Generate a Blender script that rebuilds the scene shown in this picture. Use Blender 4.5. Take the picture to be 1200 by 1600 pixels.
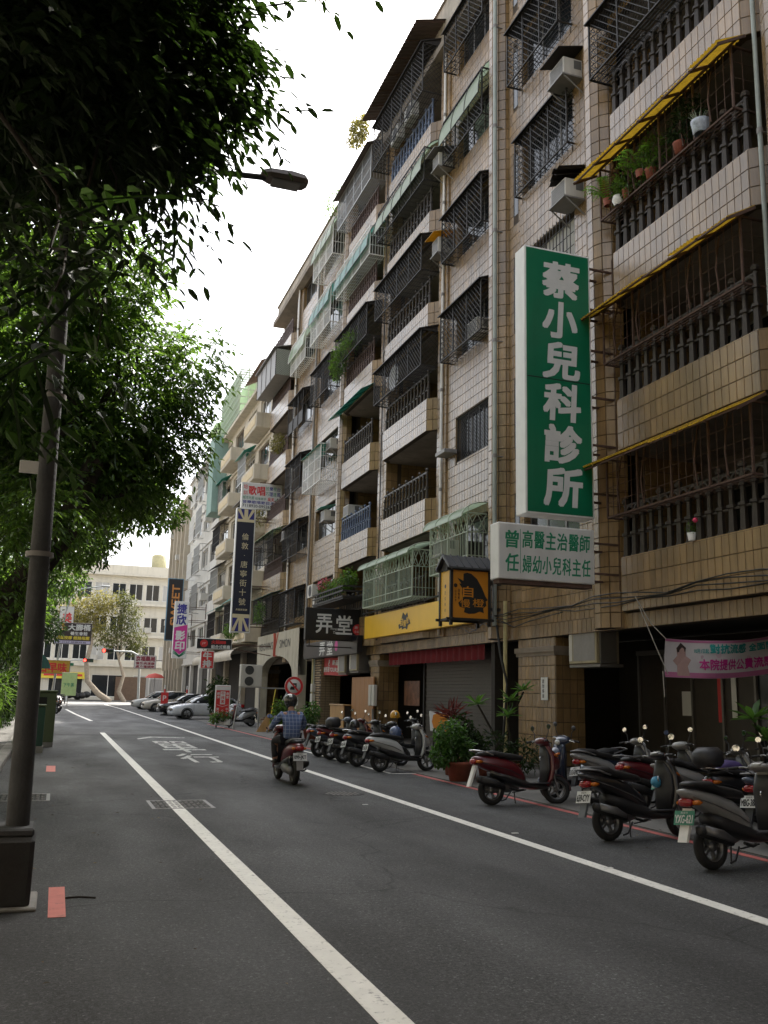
import bpy, math, random
import numpy as np
from mathutils import Vector, Matrix
for o in list(bpy.data.objects): bpy.data.objects.remove(o)
SC = bpy.context.scene
COL = SC.collection
random.seed(7); RNG = np.random.default_rng(7)
PI = math.pi; RAD = math.radians

# ------------------------------------------------------------ camera, sky, sun, exposure
H = 1.58
def cam_rows(yaw, pitch, roll):
    cy, sy = math.cos(yaw), math.sin(yaw)
    f0 = Vector((sy, cy, 0)); r0 = Vector((cy, -sy, 0)); u0 = Vector((0, 0, 1))
    f = f0*math.cos(pitch)+u0*math.sin(pitch); u = u0*math.cos(pitch)-f0*math.sin(pitch)
    return r0*math.cos(roll)+u*math.sin(roll), u*math.cos(roll)-r0*math.sin(roll), f
CR, CU, CF = cam_rows(RAD(18.872), RAD(11.136), RAD(1.4))
cd = bpy.data.cameras.new('camera'); cam = bpy.data.objects.new('camera', cd); COL.objects.link(cam)
cam.matrix_world = Matrix(((CR.x, CU.x, -CF.x, 0), (CR.y, CU.y, -CF.y, 0), (CR.z, CU.z, -CF.z, H), (0, 0, 0, 1)))
cd.sensor_fit = 'VERTICAL'; cd.sensor_height = 24; cd.sensor_width = 18; cd.lens = 1450/1600*24
cd.clip_start = 0.05; cd.clip_end = 2000
SC.camera = cam
def shown(p):                                   # pixel of a point on the 1200x1600 photograph, and its distance
    d = Vector(p)-Vector((0, 0, H)); z = d.dot(CF)
    if z < .2: return (-1, -1, 1e9)
    return (600+1450*d.dot(CR)/z, 800-1450*d.dot(CU)/z, z)

SUN_EL, SUN_AZ = RAD(54), RAD(42)               # azimuth of the sun clockwise from the street direction (+y)
W = bpy.data.worlds.new('World'); SC.world = W; W.use_nodes = True
nt = W.node_tree; bg = nt.nodes['Background']
sk = nt.nodes.new('ShaderNodeTexSky'); sk.sky_type = 'NISHITA'; sk.sun_disc = False
sk.sun_elevation = SUN_EL; sk.sun_rotation = SUN_AZ; sk.dust_density = 5; sk.air_density = 1.2; sk.altitude = 0
hs = nt.nodes.new('ShaderNodeHueSaturation'); hs.inputs['Saturation'].default_value = .35
nt.links.new(sk.outputs[0], hs.inputs['Color']); nt.links.new(hs.outputs[0], bg.inputs[0]); bg.inputs[1].default_value = .15
sl = bpy.data.lights.new('sun', 'SUN'); sl.energy = 3.2; sl.angle = RAD(.8); sl.color = (1, .95, .86)
so = bpy.data.objects.new('sun', sl); COL.objects.link(so)
sdir = Vector((math.sin(SUN_AZ)*math.cos(SUN_EL), math.cos(SUN_AZ)*math.cos(SUN_EL), math.sin(SUN_EL)))
so.rotation_euler = sdir.to_track_quat('Z', 'Y').to_euler(); so.location = (30, 30, 60)
SC.view_settings.view_transform = 'Standard'; SC.view_settings.look = 'None'; SC.view_settings.gamma = 1
SC.view_settings.use_curve_mapping = False; SC.view_settings.exposure = 1.65
SC.cycles.max_bounces = 6; SC.cycles.transparent_max_bounces = 8
try: SC.cycles.use_denoising = True
except Exception: pass

# ------------------------------------------------------------ mesh building
class MB:
    def __init__(s): s.v = []; s.f = []; s.sm = []
    def add(s, vs, fs, smooth=False):
        b = len(s.v); s.v += [tuple(p) for p in vs]; s.f += [tuple(i+b for i in f) for f in fs]; s.sm += [smooth]*len(fs); return s
    def box(s, x0, x1, y0, y1, z0, z1):
        if x0 > x1: x0, x1 = x1, x0
        if y0 > y1: y0, y1 = y1, y0
        if z0 > z1: z0, z1 = z1, z0
        return s.add([(x0,y0,z0),(x1,y0,z0),(x1,y1,z0),(x0,y1,z0),(x0,y0,z1),(x1,y0,z1),(x1,y1,z1),(x0,y1,z1)],
                     [(0,3,2,1),(4,5,6,7),(0,1,5,4),(1,2,6,5),(2,3,7,6),(3,0,4,7)])
    def bbox(s, x0, x1, y0, y1, z0, z1, b=.02):         # box with every edge chamfered
        c = Vector(((x0+x1)/2, (y0+y1)/2, (z0+z1)/2)); h = Vector((abs(x1-x0)/2, abs(y1-y0)/2, abs(z1-z0)/2))
        b = min(b, min(h)*.9); vs = []; idx = {}
        for a in range(3):
            for i in (-1, 1):
                for j in (-1, 1):
                    for k in (-1, 1):
                        q = [i, j, k]; p = Vector((c.x+i*(h.x-b), c.y+j*(h.y-b), c.z+k*(h.z-b))); p[a] = c[a]+q[a]*h[a]
                        idx[(a, i, j, k)] = len(vs); vs.append(p)
        fs = []
        def face(ids):
            pts = [vs[i] for i in ids]; m = sum(pts, Vector())/len(pts); n = (pts[1]-pts[0]).cross(pts[2]-pts[0])
            fs.append(tuple(ids) if n.dot(m-c) > 0 else tuple(reversed(ids)))
        R2 = (-1, 1)
        for a in range(3):
            for q in R2:
                ring = [(-1,-1),(1,-1),(1,1),(-1,1)]; ids = []
                for u, w in ring:
                    t = [u, w]; t.insert(a, q); ids.append(idx[(a, *t)])
                face(ids)
        for a, b2, e in ((0,1,2),(0,2,1),(1,2,0)):
            for q in R2:
                for r in R2:
                    ids = []
                    for ax, en in ((a,-1),(a,1),(b2,1),(b2,-1)):
                        t = [0,0,0]; t[a] = q; t[b2] = r; t[e] = en; ids.append(idx[(ax, *t)])
                    face(ids)
        for i in R2:
            for j in R2:
                for k in R2: face([idx[(0,i,j,k)], idx[(1,i,j,k)], idx[(2,i,j,k)]])
        return s.add(vs, fs)
    def beam(s, p, q, w=.03, h=None, up=(0,0,1)):
        p = Vector(p); q = Vector(q); d = (q-p)
        if d.length < 1e-6: return s
        d.normalize(); up = Vector(up)
        if abs(d.dot(up)) > .98: up = Vector((1,0,0)) if abs(d.x) < .9 else Vector((0,1,0))
        a = d.cross(up).normalized()*(w/2); b = a.cross(d).normalized()*((h or w)/2)
        return s.add([p-a-b,p+a-b,p+a+b,p-a+b,q-a-b,q+a-b,q+a+b,q-a+b],[(0,1,2,3),(7,6,5,4),(0,4,5,1),(1,5,6,2),(2,6,7,3),(3,7,4,0)])
    def tube(s, pts, r, n=8, smooth=True, cap=True, flat=1.0):
        pts = [Vector(p) for p in pts]; rs = r if isinstance(r, (list, tuple)) else [r]*len(pts)
        ref = None; vs = []; fs = []
        for i, p in enumerate(pts):
            d = (pts[min(i+1, len(pts)-1)]-pts[max(i-1, 0)])
            if d.length < 1e-9: d = Vector((0,0,1))
            d.normalize()
            if ref is None: ref = Vector((0,0,1)) if abs(d.z) < .9 else Vector((1,0,0))
            a = d.cross(ref)
            if a.length < 1e-6: a = d.orthogonal()
            a.normalize(); b = a.cross(d).normalized(); ref = b
            for k in range(n):
                t = 2*PI*k/n; vs.append(p+a*(rs[i]*math.cos(t))+b*(rs[i]*math.sin(t)*flat))
        for i in range(len(pts)-1):
            for k in range(n):
                k2 = (k+1) % n; fs.append((i*n+k, (i+1)*n+k, (i+1)*n+k2, i*n+k2))
        s.add(vs, fs, smooth)
        if cap:
            m = len(pts)-1; s.add(vs[:n], [tuple(range(n))]); s.add(vs[m*n:], [tuple(reversed(range(n)))])
        return s
    def lathe(s, prof, c=(0,0,0), n=16, axis='z', smooth=True):   # prof: (along, radius)
        c = Vector(c); vs = []; fs = []
        for (t, r) in prof:
            for k in range(n):
                a = 2*PI*k/n; u, w = r*math.cos(a), r*math.sin(a)
                vs.append(c+Vector({'z': (u,w,t), 'x': (t,u,w), 'y': (w,t,u)}[axis]))
        for i in range(len(prof)-1):
            for k in range(n):
                k2 = (k+1) % n; fs.append((i*n+k, i*n+k2, (i+1)*n+k2, (i+1)*n+k))
        return s.add(vs, fs, smooth)
    def prism(s, poly, d, smooth=False):                # poly of 3-D points, extruded by vector d
        d = Vector(d); n = len(poly); a = [Vector(p) for p in poly]; b = [p+d for p in a]
        nn = Vector()
        for i in range(n): nn += a[i].cross(a[(i+1) % n])
        fl = nn.dot(d) > 0
        t = tuple(range(n)); f = [tuple(reversed(t)), tuple(i+n for i in t)] if fl else [t, tuple(reversed([i+n for i in t]))]
        for i in range(n):
            j = (i+1) % n; f.append((i, j, j+n, i+n) if fl else (j, i, i+n, j+n))
        return s.add(a+b, f, smooth)
    def grid(s, fn, nu, nv, smooth=True):
        vs = [fn(i/nu, j/nv) for i in range(nu+1) for j in range(nv+1)]; m = nv+1
        return s.add(vs, [(i*m+j, (i+1)*m+j, (i+1)*m+j+1, i*m+j+1) for i in range(nu) for j in range(nv)], smooth)
    def loft(s, rings, cap=True, smooth=True):
        n = len(rings[0]); vs = [p for r in rings for p in r]; fs = []
        for i in range(len(rings)-1):
            for k in range(n):
                k2 = (k+1) % n; fs.append((i*n+k, i*n+k2, (i+1)*n+k2, (i+1)*n+k))
        if cap: fs += [tuple(reversed(range(n))), tuple(range((len(rings)-1)*n, len(rings)*n))]
        return s.add(vs, fs, smooth)
    def ball(s, c, r, n=10, m=6, sz=1.0):
        return s.lathe([(r*sz*math.sin(-PI/2+PI*i/m), max(1e-4, r*math.cos(-PI/2+PI*i/m))) for i in range(m+1)], c, n)
    def xf(s, M):
        s.v = [tuple(M @ Vector(p)) for p in s.v]; return s
    def mesh(s, name):
        me = bpy.data.meshes.new(name); me.from_pydata(s.v, [], s.f)
        me.polygons.foreach_set('use_smooth', s.sm); me.update(); return me

WB = {}
def link(o): COL.objects.link(o); return o
def part(name, mb, mat, parent=None, kind=None, label=None, mesh=None):
    me = mesh or (mb.mesh(name) if isinstance(mb, MB) else mb)
    if mat is not None and not me.materials: me.materials.append(mat)
    o = link(bpy.data.objects.new(name, me))
    if parent is not None:
        o.parent = parent
        if parent.name in WB: o.location = -WB[parent.name]
    if kind: o['kind'] = kind
    if label: o['label'] = label
    return o
def tag(o, label, cat, group=None):
    o['label'] = label; o['category'] = cat
    if group: o['group'] = group
    return o
def thing(name, label, cat, loc=(0,0,0), group=None, world=True, rot=None):
    o = link(bpy.data.objects.new(name, None)); o.empty_display_size = .2; o.location = loc
    if rot is not None: o.rotation_euler = rot
    if world: WB[o.name] = Vector(loc)
    return tag(o, label, cat, group)
KIDS = {}
def copy_tree(src, parent=None):
    c = src.copy(); link(c)
    if parent is not None: c.parent = parent
    for ch in [x for x in src.children]: copy_tree(ch, c)
    return c
def copy_thing(src, loc, rot, label, group=None):
    c = copy_tree(src); c.location = loc; c.rotation_euler = rot; c['label'] = label
    if group: c['group'] = group
    return c
def struct(name, mb, mat, parent=None):
    return part(name, mb, mat, parent, kind='structure')

# ------------------------------------------------------------ materials
def mat(name, col, rough=.6, var=.15, scale=5, metal=0, bump=0, bscale=60, isl=0, rnd=0, grime=0, gcol=(.03,.025,.02), stretch=(1,1,1), spec=.5, coat=0, trans=0, emit=0, tcol=None):
    m = bpy.data.materials.new(name); m.use_nodes = True; n = m.node_tree.nodes; L = m.node_tree.links
    b = n['Principled BSDF']; b.inputs['Roughness'].default_value = rough; b.inputs['Metallic'].default_value = metal
    b.inputs['Specular IOR Level'].default_value = spec; b.inputs['Coat Weight'].default_value = coat
    c4 = (*col, 1)
    tc = n.new('ShaderNodeNewGeometry'); mp = n.new('ShaderNodeMapping'); mp.inputs['Scale'].default_value = stretch
    L.new(tc.outputs['Position'], mp.inputs['Vector'])
    nz = n.new('ShaderNodeTexNoise'); nz.inputs['Scale'].default_value = scale; nz.inputs['Detail'].default_value = 5; nz.inputs['Roughness'].default_value = .65
    L.new(mp.outputs[0], nz.inputs['Vector'])
    mr = n.new('ShaderNodeMapRange'); mr.inputs[1].default_value = .25; mr.inputs[2].default_value = .75; mr.inputs[3].default_value = 1-var; mr.inputs[4].default_value = 1+var
    L.new(nz.outputs['Fac'], mr.inputs[0]); fac = mr.outputs[0]
    def mul(a, bb):
        x = n.new('ShaderNodeMath'); x.operation = 'MULTIPLY'; L.new(a, x.inputs[0]); L.new(bb, x.inputs[1]); return x.outputs[0]
    def ranged(sock, v):
        x = n.new('ShaderNodeMapRange'); x.inputs[3].default_value = 1-v; x.inputs[4].default_value = 1+v; L.new(sock, x.inputs[0]); return x.outputs[0]
    if isl: fac = mul(fac, ranged(tc.outputs['Random Per Island'], isl))
    if rnd:
        oi = n.new('ShaderNodeObjectInfo'); fac = mul(fac, ranged(oi.outputs['Random'], rnd))
    vm = n.new('ShaderNodeVectorMath'); vm.operation = 'SCALE'; vm.inputs[0].default_value = col; L.new(fac, vm.inputs['Scale'])
    out = vm.outputs[0]
    if grime:
        g = n.new('ShaderNodeTexNoise'); g.inputs['Scale'].default_value = 1; g.inputs['Detail'].default_value = 6
        gm = n.new('ShaderNodeMapping'); gm.inputs['Scale'].default_value = (3.0, 3.0, .35); L.new(tc.outputs['Position'], gm.inputs['Vector']); L.new(gm.outputs[0], g.inputs['Vector'])
        gr = n.new('ShaderNodeMapRange'); gr.inputs[1].default_value = .5; gr.inputs[2].default_value = .78; gr.inputs[3].default_value = 0; gr.inputs[4].default_value = grime
        L.new(g.outputs['Fac'], gr.inputs[0])
        mx = n.new('ShaderNodeMix'); mx.data_type = 'RGBA'; L.new(gr.outputs[0], mx.inputs[0]); L.new(out, mx.inputs[6]); mx.inputs[7].default_value = (*gcol, 1); out = mx.outputs[2]
    L.new(out, b.inputs['Base Color'])
    if bump:
        bz = n.new('ShaderNodeTexNoise'); bz.inputs['Scale'].default_value = bscale; bz.inputs['Detail'].default_value = 3; L.new(mp.outputs[0], bz.inputs['Vector'])
        bp = n.new('ShaderNodeBump'); bp.inputs['Strength'].default_value = bump; bp.inputs['Distance'].default_value = .02; L.new(bz.outputs['Fac'], bp.inputs['Height']); L.new(bp.outputs[0], b.inputs['Normal'])
    if trans:
        tr = n.new('ShaderNodeBsdfTranslucent')
        v2 = n.new('ShaderNodeVectorMath'); v2.operation = 'SCALE'; v2.inputs[0].default_value = tcol or col; L.new(fac, v2.inputs['Scale']); L.new(v2.outputs[0], tr.inputs['Color'])
        ms = n.new('ShaderNodeMixShader'); ms.inputs[0].default_value = trans
        L.new(b.outputs[0], ms.inputs[1]); L.new(tr.outputs[0], ms.inputs[2]); L.new(ms.outputs[0], n['Material Output'].inputs['Surface'])
    if emit:
        L.new(out, b.inputs['Emission Color']); b.inputs['Emission Strength'].default_value = emit
    return m
m_tile = mat('glazed_tile', (.30,.192,.086), .22, .14, 3, isl=.16, rnd=.12, grime=.5, gcol=(.10,.07,.045), bump=.25, bscale=14, stretch=(1,8,.4), spec=.8)
m_grout = mat('grout', (.06,.043,.028), .9, .2)
m_plaster = mat('plaster', (.42,.37,.30), .85, .12, 2, grime=.35, bump=.1)
m_soffit = mat('soffit', (.26,.22,.18), .9, .15, 1.5, grime=.3)
m_dark = mat('dark_metal', (.016,.013,.011), .65, .2, 8)
m_iron = mat('painted_iron', (.045,.042,.042), .45, .2, 8)
m_bal = mat('cast_balusters', (.045,.037,.031), .5, .25, 8, grime=.3)
m_balblue = mat('blue_balusters', (.10,.13,.2), .5, .2, 8)
m_balbrown = mat('brown_balusters', (.085,.05,.04), .55, .2, 8)
m_grey = mat('grey_metal', (.22,.21,.2), .5, .15, 6, grime=.2)
m_silver = mat('galvanised', (.38,.38,.37), .38, .15, 10, metal=.6)
m_white = mat('white_paint', (.74,.73,.70), .5, .06, 4, grime=.12, gcol=(.3,.27,.22))
m_greenpaint = mat('pale_green_paint', (.34,.40,.30), .5, .1, 5)
m_rust = mat('rusty_steel', (.09,.05,.035), .8, .35, 12)
m_glass = mat('window_glass', (.018,.021,.024), .08, .1, 2, spec=.45)
m_curtain = mat('curtain', (.45,.44,.42), .8, .15, 3, stretch=(1,8,.2))
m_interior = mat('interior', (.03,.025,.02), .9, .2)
m_frame = mat('aluminium_frame', (.16,.15,.14), .4, .1, metal=.4)
m_concrete = mat('concrete', (.27,.26,.24), .9, .2, 2.2, bump=.2, bscale=80, grime=.25)
m_polygreen = mat('green_polycarbonate', (.50,.62,.44), .3, .08, 5, trans=.55, grime=.1, gcol=(.2,.2,.1))
m_polyteal = mat('teal_polycarbonate', (.09,.34,.27), .3, .1, 5, trans=.5)
m_yellow = mat('yellow_pvc', (.50,.31,.025), .5, .3, 9, trans=.55, tcol=(.62,.38,.03), grime=.7, gcol=(.1,.06,.02))
m_ac = mat('air_con_casing', (.52,.50,.45), .5, .06, 4, grime=.3, gcol=(.15,.12,.09))
m_acdark = mat('air_con_grille', (.12,.12,.115), .6, .1)
m_black = mat('black', (.012,.012,.012), .5, .2)
m_rubber = mat('rubber', (.016,.016,.016), .8, .2)
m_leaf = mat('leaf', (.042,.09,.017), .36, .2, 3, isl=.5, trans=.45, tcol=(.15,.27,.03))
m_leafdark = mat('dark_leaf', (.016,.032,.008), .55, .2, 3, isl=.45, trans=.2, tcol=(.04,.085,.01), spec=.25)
m_leafyel = mat('yellowing_leaf', (.15,.14,.035), .5, .2, 3, isl=.5, trans=.4, tcol=(.24,.21,.04))
m_bark = mat('bark', (.03,.024,.018), .95, .35, 9, bump=.6, bscale=40, stretch=(1,1,.3))
m_palebark = mat('pale_bark', (.26,.22,.17), .95, .35, 6, bump=.4, bscale=40)
m_terra = mat('terracotta', (.26,.075,.045), .8, .2, 8)
m_redp = mat('red_paint', (.48,.05,.05), .5, .1)

def add_tone(m, sc=.3, lo=.74, hi=1.2, st=(1,1,1), sc2=None):   # slow drift of tone over a big surface
    n = m.node_tree.nodes; Lk = m.node_tree.links; b = n['Principled BSDF']; src = b.inputs['Base Color'].links[0].from_socket
    g = n.new('ShaderNodeNewGeometry'); mp = n.new('ShaderNodeMapping'); mp.inputs['Scale'].default_value = st; Lk.new(g.outputs['Position'], mp.inputs['Vector'])
    z = n.new('ShaderNodeTexNoise'); z.inputs['Scale'].default_value = sc; z.inputs['Detail'].default_value = 6; z.inputs['Roughness'].default_value = .7; Lk.new(mp.outputs[0], z.inputs['Vector'])
    r = n.new('ShaderNodeMapRange'); r.inputs[1].default_value = .33; r.inputs[2].default_value = .67; r.inputs[3].default_value = lo; r.inputs[4].default_value = hi; Lk.new(z.outputs['Fac'], r.inputs[0])
    v = n.new('ShaderNodeVectorMath'); v.operation = 'SCALE'; Lk.new(src, v.inputs[0]); Lk.new(r.outputs[0], v.inputs['Scale']); Lk.new(v.outputs[0], b.inputs['Base Color'])
add_tone(m_tile, .3, .78, 1.18); add_tone(m_tile, 1.6, .70, 1.1, (1.4,1.4,.14))
for m_ in (m_plaster, m_soffit, m_concrete): add_tone(m_, .5, .7, 1.15)
# ------------------------------------------------------------ ground
m_asph = mat('asphalt', (.060,.060,.058), .82, .0, 1, bump=.55, bscale=260)
def asph_nodes(m):
    n = m.node_tree.nodes; L = m.node_tree.links; b = n['Principled BSDF']
    g = n.new('ShaderNodeNewGeometry')
    def noise(sc, st, det=6):
        mp = n.new('ShaderNodeMapping'); mp.inputs['Scale'].default_value = st; L.new(g.outputs['Position'], mp.inputs['Vector'])
        z = n.new('ShaderNodeTexNoise'); z.inputs['Scale'].default_value = sc; z.inputs['Detail'].default_value = det; L.new(mp.outputs[0], z.inputs['Vector']); return z.outputs['Fac']
    def rng(s, a, bb, lo, hi):
        r = n.new('ShaderNodeMapRange'); r.inputs[1].default_value = a; r.inputs[2].default_value = bb; r.inputs[3].default_value = lo; r.inputs[4].default_value = hi; L.new(s, r.inputs[0]); return r.outputs[0]
    def mul(a, bb):
        x = n.new('ShaderNodeMath'); x.operation = 'MULTIPLY'; L.new(a, x.inputs[0]); L.new(bb, x.inputs[1]); return x.outputs[0]
    f = rng(noise(.5, (1,.18,1)), .3, .7, .72, 1.3)
    f = mul(f, rng(noise(2.2, (1,.6,1), 8), .3, .72, .8, 1.2))
    f = mul(f, rng(noise(34, (1,1,1), 3), .3, .7, .62, 1.4))
    f = mul(f, rng(noise(.35, (1.6,.12,1), 3), .42, .62, .82, 1.22))
    f = mul(f, rng(noise(1.1, (1,.5,1), 4), .66, .74, 1.0, .55))
    f = mul(f, rng(noise(110, (1,1,1), 2), .3, .7, .45, 1.7))
    f = mul(f, rng(noise(60, (1,1,1), 3), .6, .72, 1.0, 1.9))
    v3 = n.new('ShaderNodeTexVoronoi'); v3.inputs['Scale'].default_value = 75; L.new(g.outputs['Position'], v3.inputs['Vector']); sp = n.new('ShaderNodeSeparateColor'); L.new(v3.outputs['Color'], sp.inputs[0])
    f = mul(f, rng(sp.outputs[0], .0, 1.0, .62, 1.38)); f = mul(f, rng(sp.outputs[1], .93, .97, 1.0, 2.0))
    vo = n.new('ShaderNodeTexVoronoi'); vo.feature = 'DISTANCE_TO_EDGE'; vo.inputs['Scale'].default_value = .22
    mp = n.new('ShaderNodeMapping'); L.new(g.outputs['Position'], mp.inputs['Vector'])
    wz = n.new('ShaderNodeTexNoise'); wz.inputs['Scale'].default_value = 1.2; wz.inputs['Detail'].default_value = 5; L.new(g.outputs['Position'], wz.inputs['Vector'])
    ad = n.new('ShaderNodeVectorMath'); ad.operation = 'ADD'; L.new(g.outputs['Position'], ad.inputs[0]); L.new(wz.outputs['Color'], ad.inputs[1]); L.new(ad.outputs[0], vo.inputs['Vector'])
    f = mul(f, rng(vo.outputs['Distance'], .0, .006, .35, 1.0))
    v = n.new('ShaderNodeVectorMath'); v.operation = 'SCALE'; v.inputs[0].default_value = (.0375,.0385,.039); L.new(f, v.inputs['Scale']); L.new(v.outputs[0], b.inputs['Base Color'])
    L.new(rng(noise(.9, (1,.3,1)), .3, .7, .62, .9), b.inputs['Roughness'])
asph_nodes(m_asph)
m_ground = mat('ground', (.2,.18,.15), .95, .2, 1)
m_pave = mat('pavement_concrete', (.12,.115,.105), .9, .3, 1.3, bump=.3, bscale=120)
m_line = mat('road_paint', (.70,.69,.64), .7, .1, 5, bump=.3, bscale=150, grime=.0)
def wear(m, col, under, lo=.62, hi=.72, sc=9):
    n = m.node_tree.nodes; L = m.node_tree.links; b = n['Principled BSDF']; src = b.inputs['Base Color'].links[0].from_socket
    g = n.new('ShaderNodeNewGeometry'); z = n.new('ShaderNodeTexNoise'); z.inputs['Scale'].default_value = sc; z.inputs['Detail'].default_value = 10; z.inputs['Roughness'].default_value = .75
    L.new(g.outputs['Position'], z.inputs['Vector']); r = n.new('ShaderNodeMapRange'); r.inputs[1].default_value = lo; r.inputs[2].default_value = hi; L.new(z.outputs['Fac'], r.inputs[0])
    mx = n.new('ShaderNodeMix'); mx.data_type = 'RGBA'; L.new(r.outputs[0], mx.inputs[0]); L.new(src, mx.inputs[6]); mx.inputs[7].default_value = (*under, 1); L.new(mx.outputs[2], b.inputs['Base Color'])
wear(m_line, None, (.10,.10,.095), .55, .70, 14)
m_redline = mat('red_road_paint', (.42,.10,.085), .75, .15, 5); wear(m_redline, None, (.09,.06,.055), .5, .68, 7)
m_pinkline = mat('faded_red_road_paint', (.5,.16,.13), .75, .15, 5); wear(m_pinkline, None, (.12,.07,.06), .56, .7, 9)
def sheet(z, x0, x1, y0, y1, nx=1, ny=1, t=.003):
    return MB().box(x0, x1, y0, y1, z-t, z)
struct('ground', MB().add([(-600,-600,-.08),(600,-600,-.08),(600,1200,-.08),(-600,1200,-.08)], [(0,1,2,3)]), m_ground)
road = struct('road', MB().box(-.9, 7.2, -40, 97.5, -.075, 0), m_asph)
struct('crossing_street', MB().box(-120, 120, 97.5, 118, -.075, -.002), mat('pale_asphalt', (.22,.215,.205), .85, .15, 1, bump=.2, bscale=120))
struct('right_sidewalk', MB().box(7.2, 14, -40, 97.5, -.075, .012), m_pave)
struct('left_sidewalk', MB().box(-6, -1.1, -40, 97.5, -.075, .12), m_pave)
struct('far_sidewalk', MB().box(-120, 120, 118, 122, -.075, .12), m_pave)
k0 = struct('left_kerb', MB().box(-1.099, -.851, -40, 97.4, -.075, .05), m_grout)
for i in range(17, 68): part('kerb_stone', MB().bbox(-1.1, -.85, -40+i*2+.008, -38+i*2-.008, -.07, .14, .02), m_concrete, k0)
struct('arcade_floor', MB().box(10.42, 14.6, 4, 97.4, -.07, .12), mat('arcade_terrazzo', (.08,.07,.06), .5, .2, 3))
def curve_strip(pts, w, z, sub=6):
    b = MB(); P = []
    for i in range(len(pts)-1):
        for k in range(sub): t = k/sub; P.append(Vector(pts[i]).lerp(Vector(pts[i+1]), t))
    P.append(Vector(pts[-1])); vs = []
    for i, p in enumerate(P):
        d = (P[min(i+1, len(P)-1)]-P[max(i-1, 0)]).normalized(); s = Vector((d.y, -d.x))*(w/2)
        a, c = p+s, p-s; vs += [(c.x, c.y, z), (a.x, a.y, z), (c.x, c.y, z-.003), (a.x, a.y, z-.003)]
    fs = []
    for i in range(len(P)-1):
        o = i*4; fs += [(o, o+1, o+5, o+4), (o+2, o, o+4, o+6), (o+1, o+3, o+7, o+5)]
    return b.add(vs, fs)
LN = .004
part('centre_line', curve_strip([(1.72,1.0),(1.70,14),(1.70,35.6)], .17, LN, 10), m_line, road)
part('centre_line', curve_strip([(1.74,48),(1.2,60),(.8,72)], .17, LN), m_line, road)
part('edge_line', curve_strip([(5.12,1),(5.08,12),(5.02,23),(5.0,50),(4.92,78),(4.6,96)], .15, LN, 8), m_line, road)
part('red_kerb_line', curve_strip([(7.05,2),(7.08,18.4)], .11, LN, 10), m_redline, road)
part('red_kerb_line', curve_strip([(7.05,26.5),(7.0,46)], .11, LN, 10), m_redline, road)
b = MB()
for (p, q) in [((6.62,18.5),(6.62,26.4)),((6.62,18.5),(7.15,18.5))]:
    b = curve_strip([p, q], .09, LN); part('parking_bay_line', b, m_line, road)
part('red_kerb_dash', sheet(LN, .08, .2, 7.25, 8.3), m_pinkline, road)
part('red_kerb_dash', sheet(LN, -.42, -.24, 6.2, 7.05), m_pinkline, road)
part('red_kerb_dash', sheet(LN, -.05, .12, 19.2, 20.6), m_pinkline, road)
# asphalt patches and utility covers
m_patch = mat('asphalt_patch', (.042,.0425,.043), .9, .25, 3, bump=.5, bscale=220)
part('asphalt_patch', sheet(.0015, -.84, 7.1, 33.6, 34.5, t=.001), m_patch, road)
add_tone(m_patch, 2, .8, 1.25)
m_cover = mat('cast_iron_cover', (.17,.165,.155), .55, .25, 20, metal=.3)
def cover(x, y, w, l, label, ang=0):
    c, s = math.cos(ang), math.sin(ang)
    t = thing('utility_cover', label, 'manhole cover', (x, y, 0), 'utility covers set in the asphalt')
    fr = MB(); a, d = w/2, l/2
    for q in ((-a,-d,a,-d+.05),(-a,d-.05,a,d),(-a,-d+.05,-a+.05,d-.05),(a-.05,-d+.05,a,d-.05)): fr.box(q[0], q[2], q[1], q[3], -.005, .006)
    pl = MB().box(-a+.05, a-.05, -d+.05, d-.05, -.01, .001)
    st = MB(); n = int(w/.075); k = int(l/.075)
    for i in range(n-1):
        for j in range(k-1):
            px, py = -a+.09+i*(w-.18)/(n-2), -d+.09+j*(l-.18)/(k-2); e = 1 if (i//2+j//2) % 2 else -1
            st.beam((px-.026, py-.026*e, .003), (px+.026, py+.026*e, .003), .014, .007)
    R = Matrix.Translation((x, y, 0)) @ Matrix.Rotation(ang, 4, 'Z')
    part('cover_frame', fr.xf(R), m_cover, t); part('cover_plate', pl.xf(R), m_patch, t); part('tread_pattern', st.xf(R), m_cover, t, kind='stuff')
cover(1.78, 13.75, .85, 1.0, 'square cast iron cover crossed by the white centre line')
cover(-.35, 14.85, .8, .95, 'square iron cover near the left kerb beside the lamp post')
t = thing('utility_cover', 'round worn manhole cover beside the right edge line behind the rider', 'manhole cover', (4.5,14.9,0), 'utility covers set in the asphalt')
part('cover_plate', MB().lathe([(-.01,.36),(.001,.36),(.002,.3),(.001,.29),(.001,.0001)], (4.5,14.9,0), 24), m_patch, t)
b = MB()
for i in range(8):
    for j in range(8):
        u, v = -.25+.07*i, -.25+.07*j
        if u*u+v*v < .07: b.box(4.5+u-.02, 4.5+u+.02, 14.9+v-.02, 14.9+v+.02, .0, .004)
part('tread_pattern', b, m_cover, t, kind='stuff')
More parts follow.
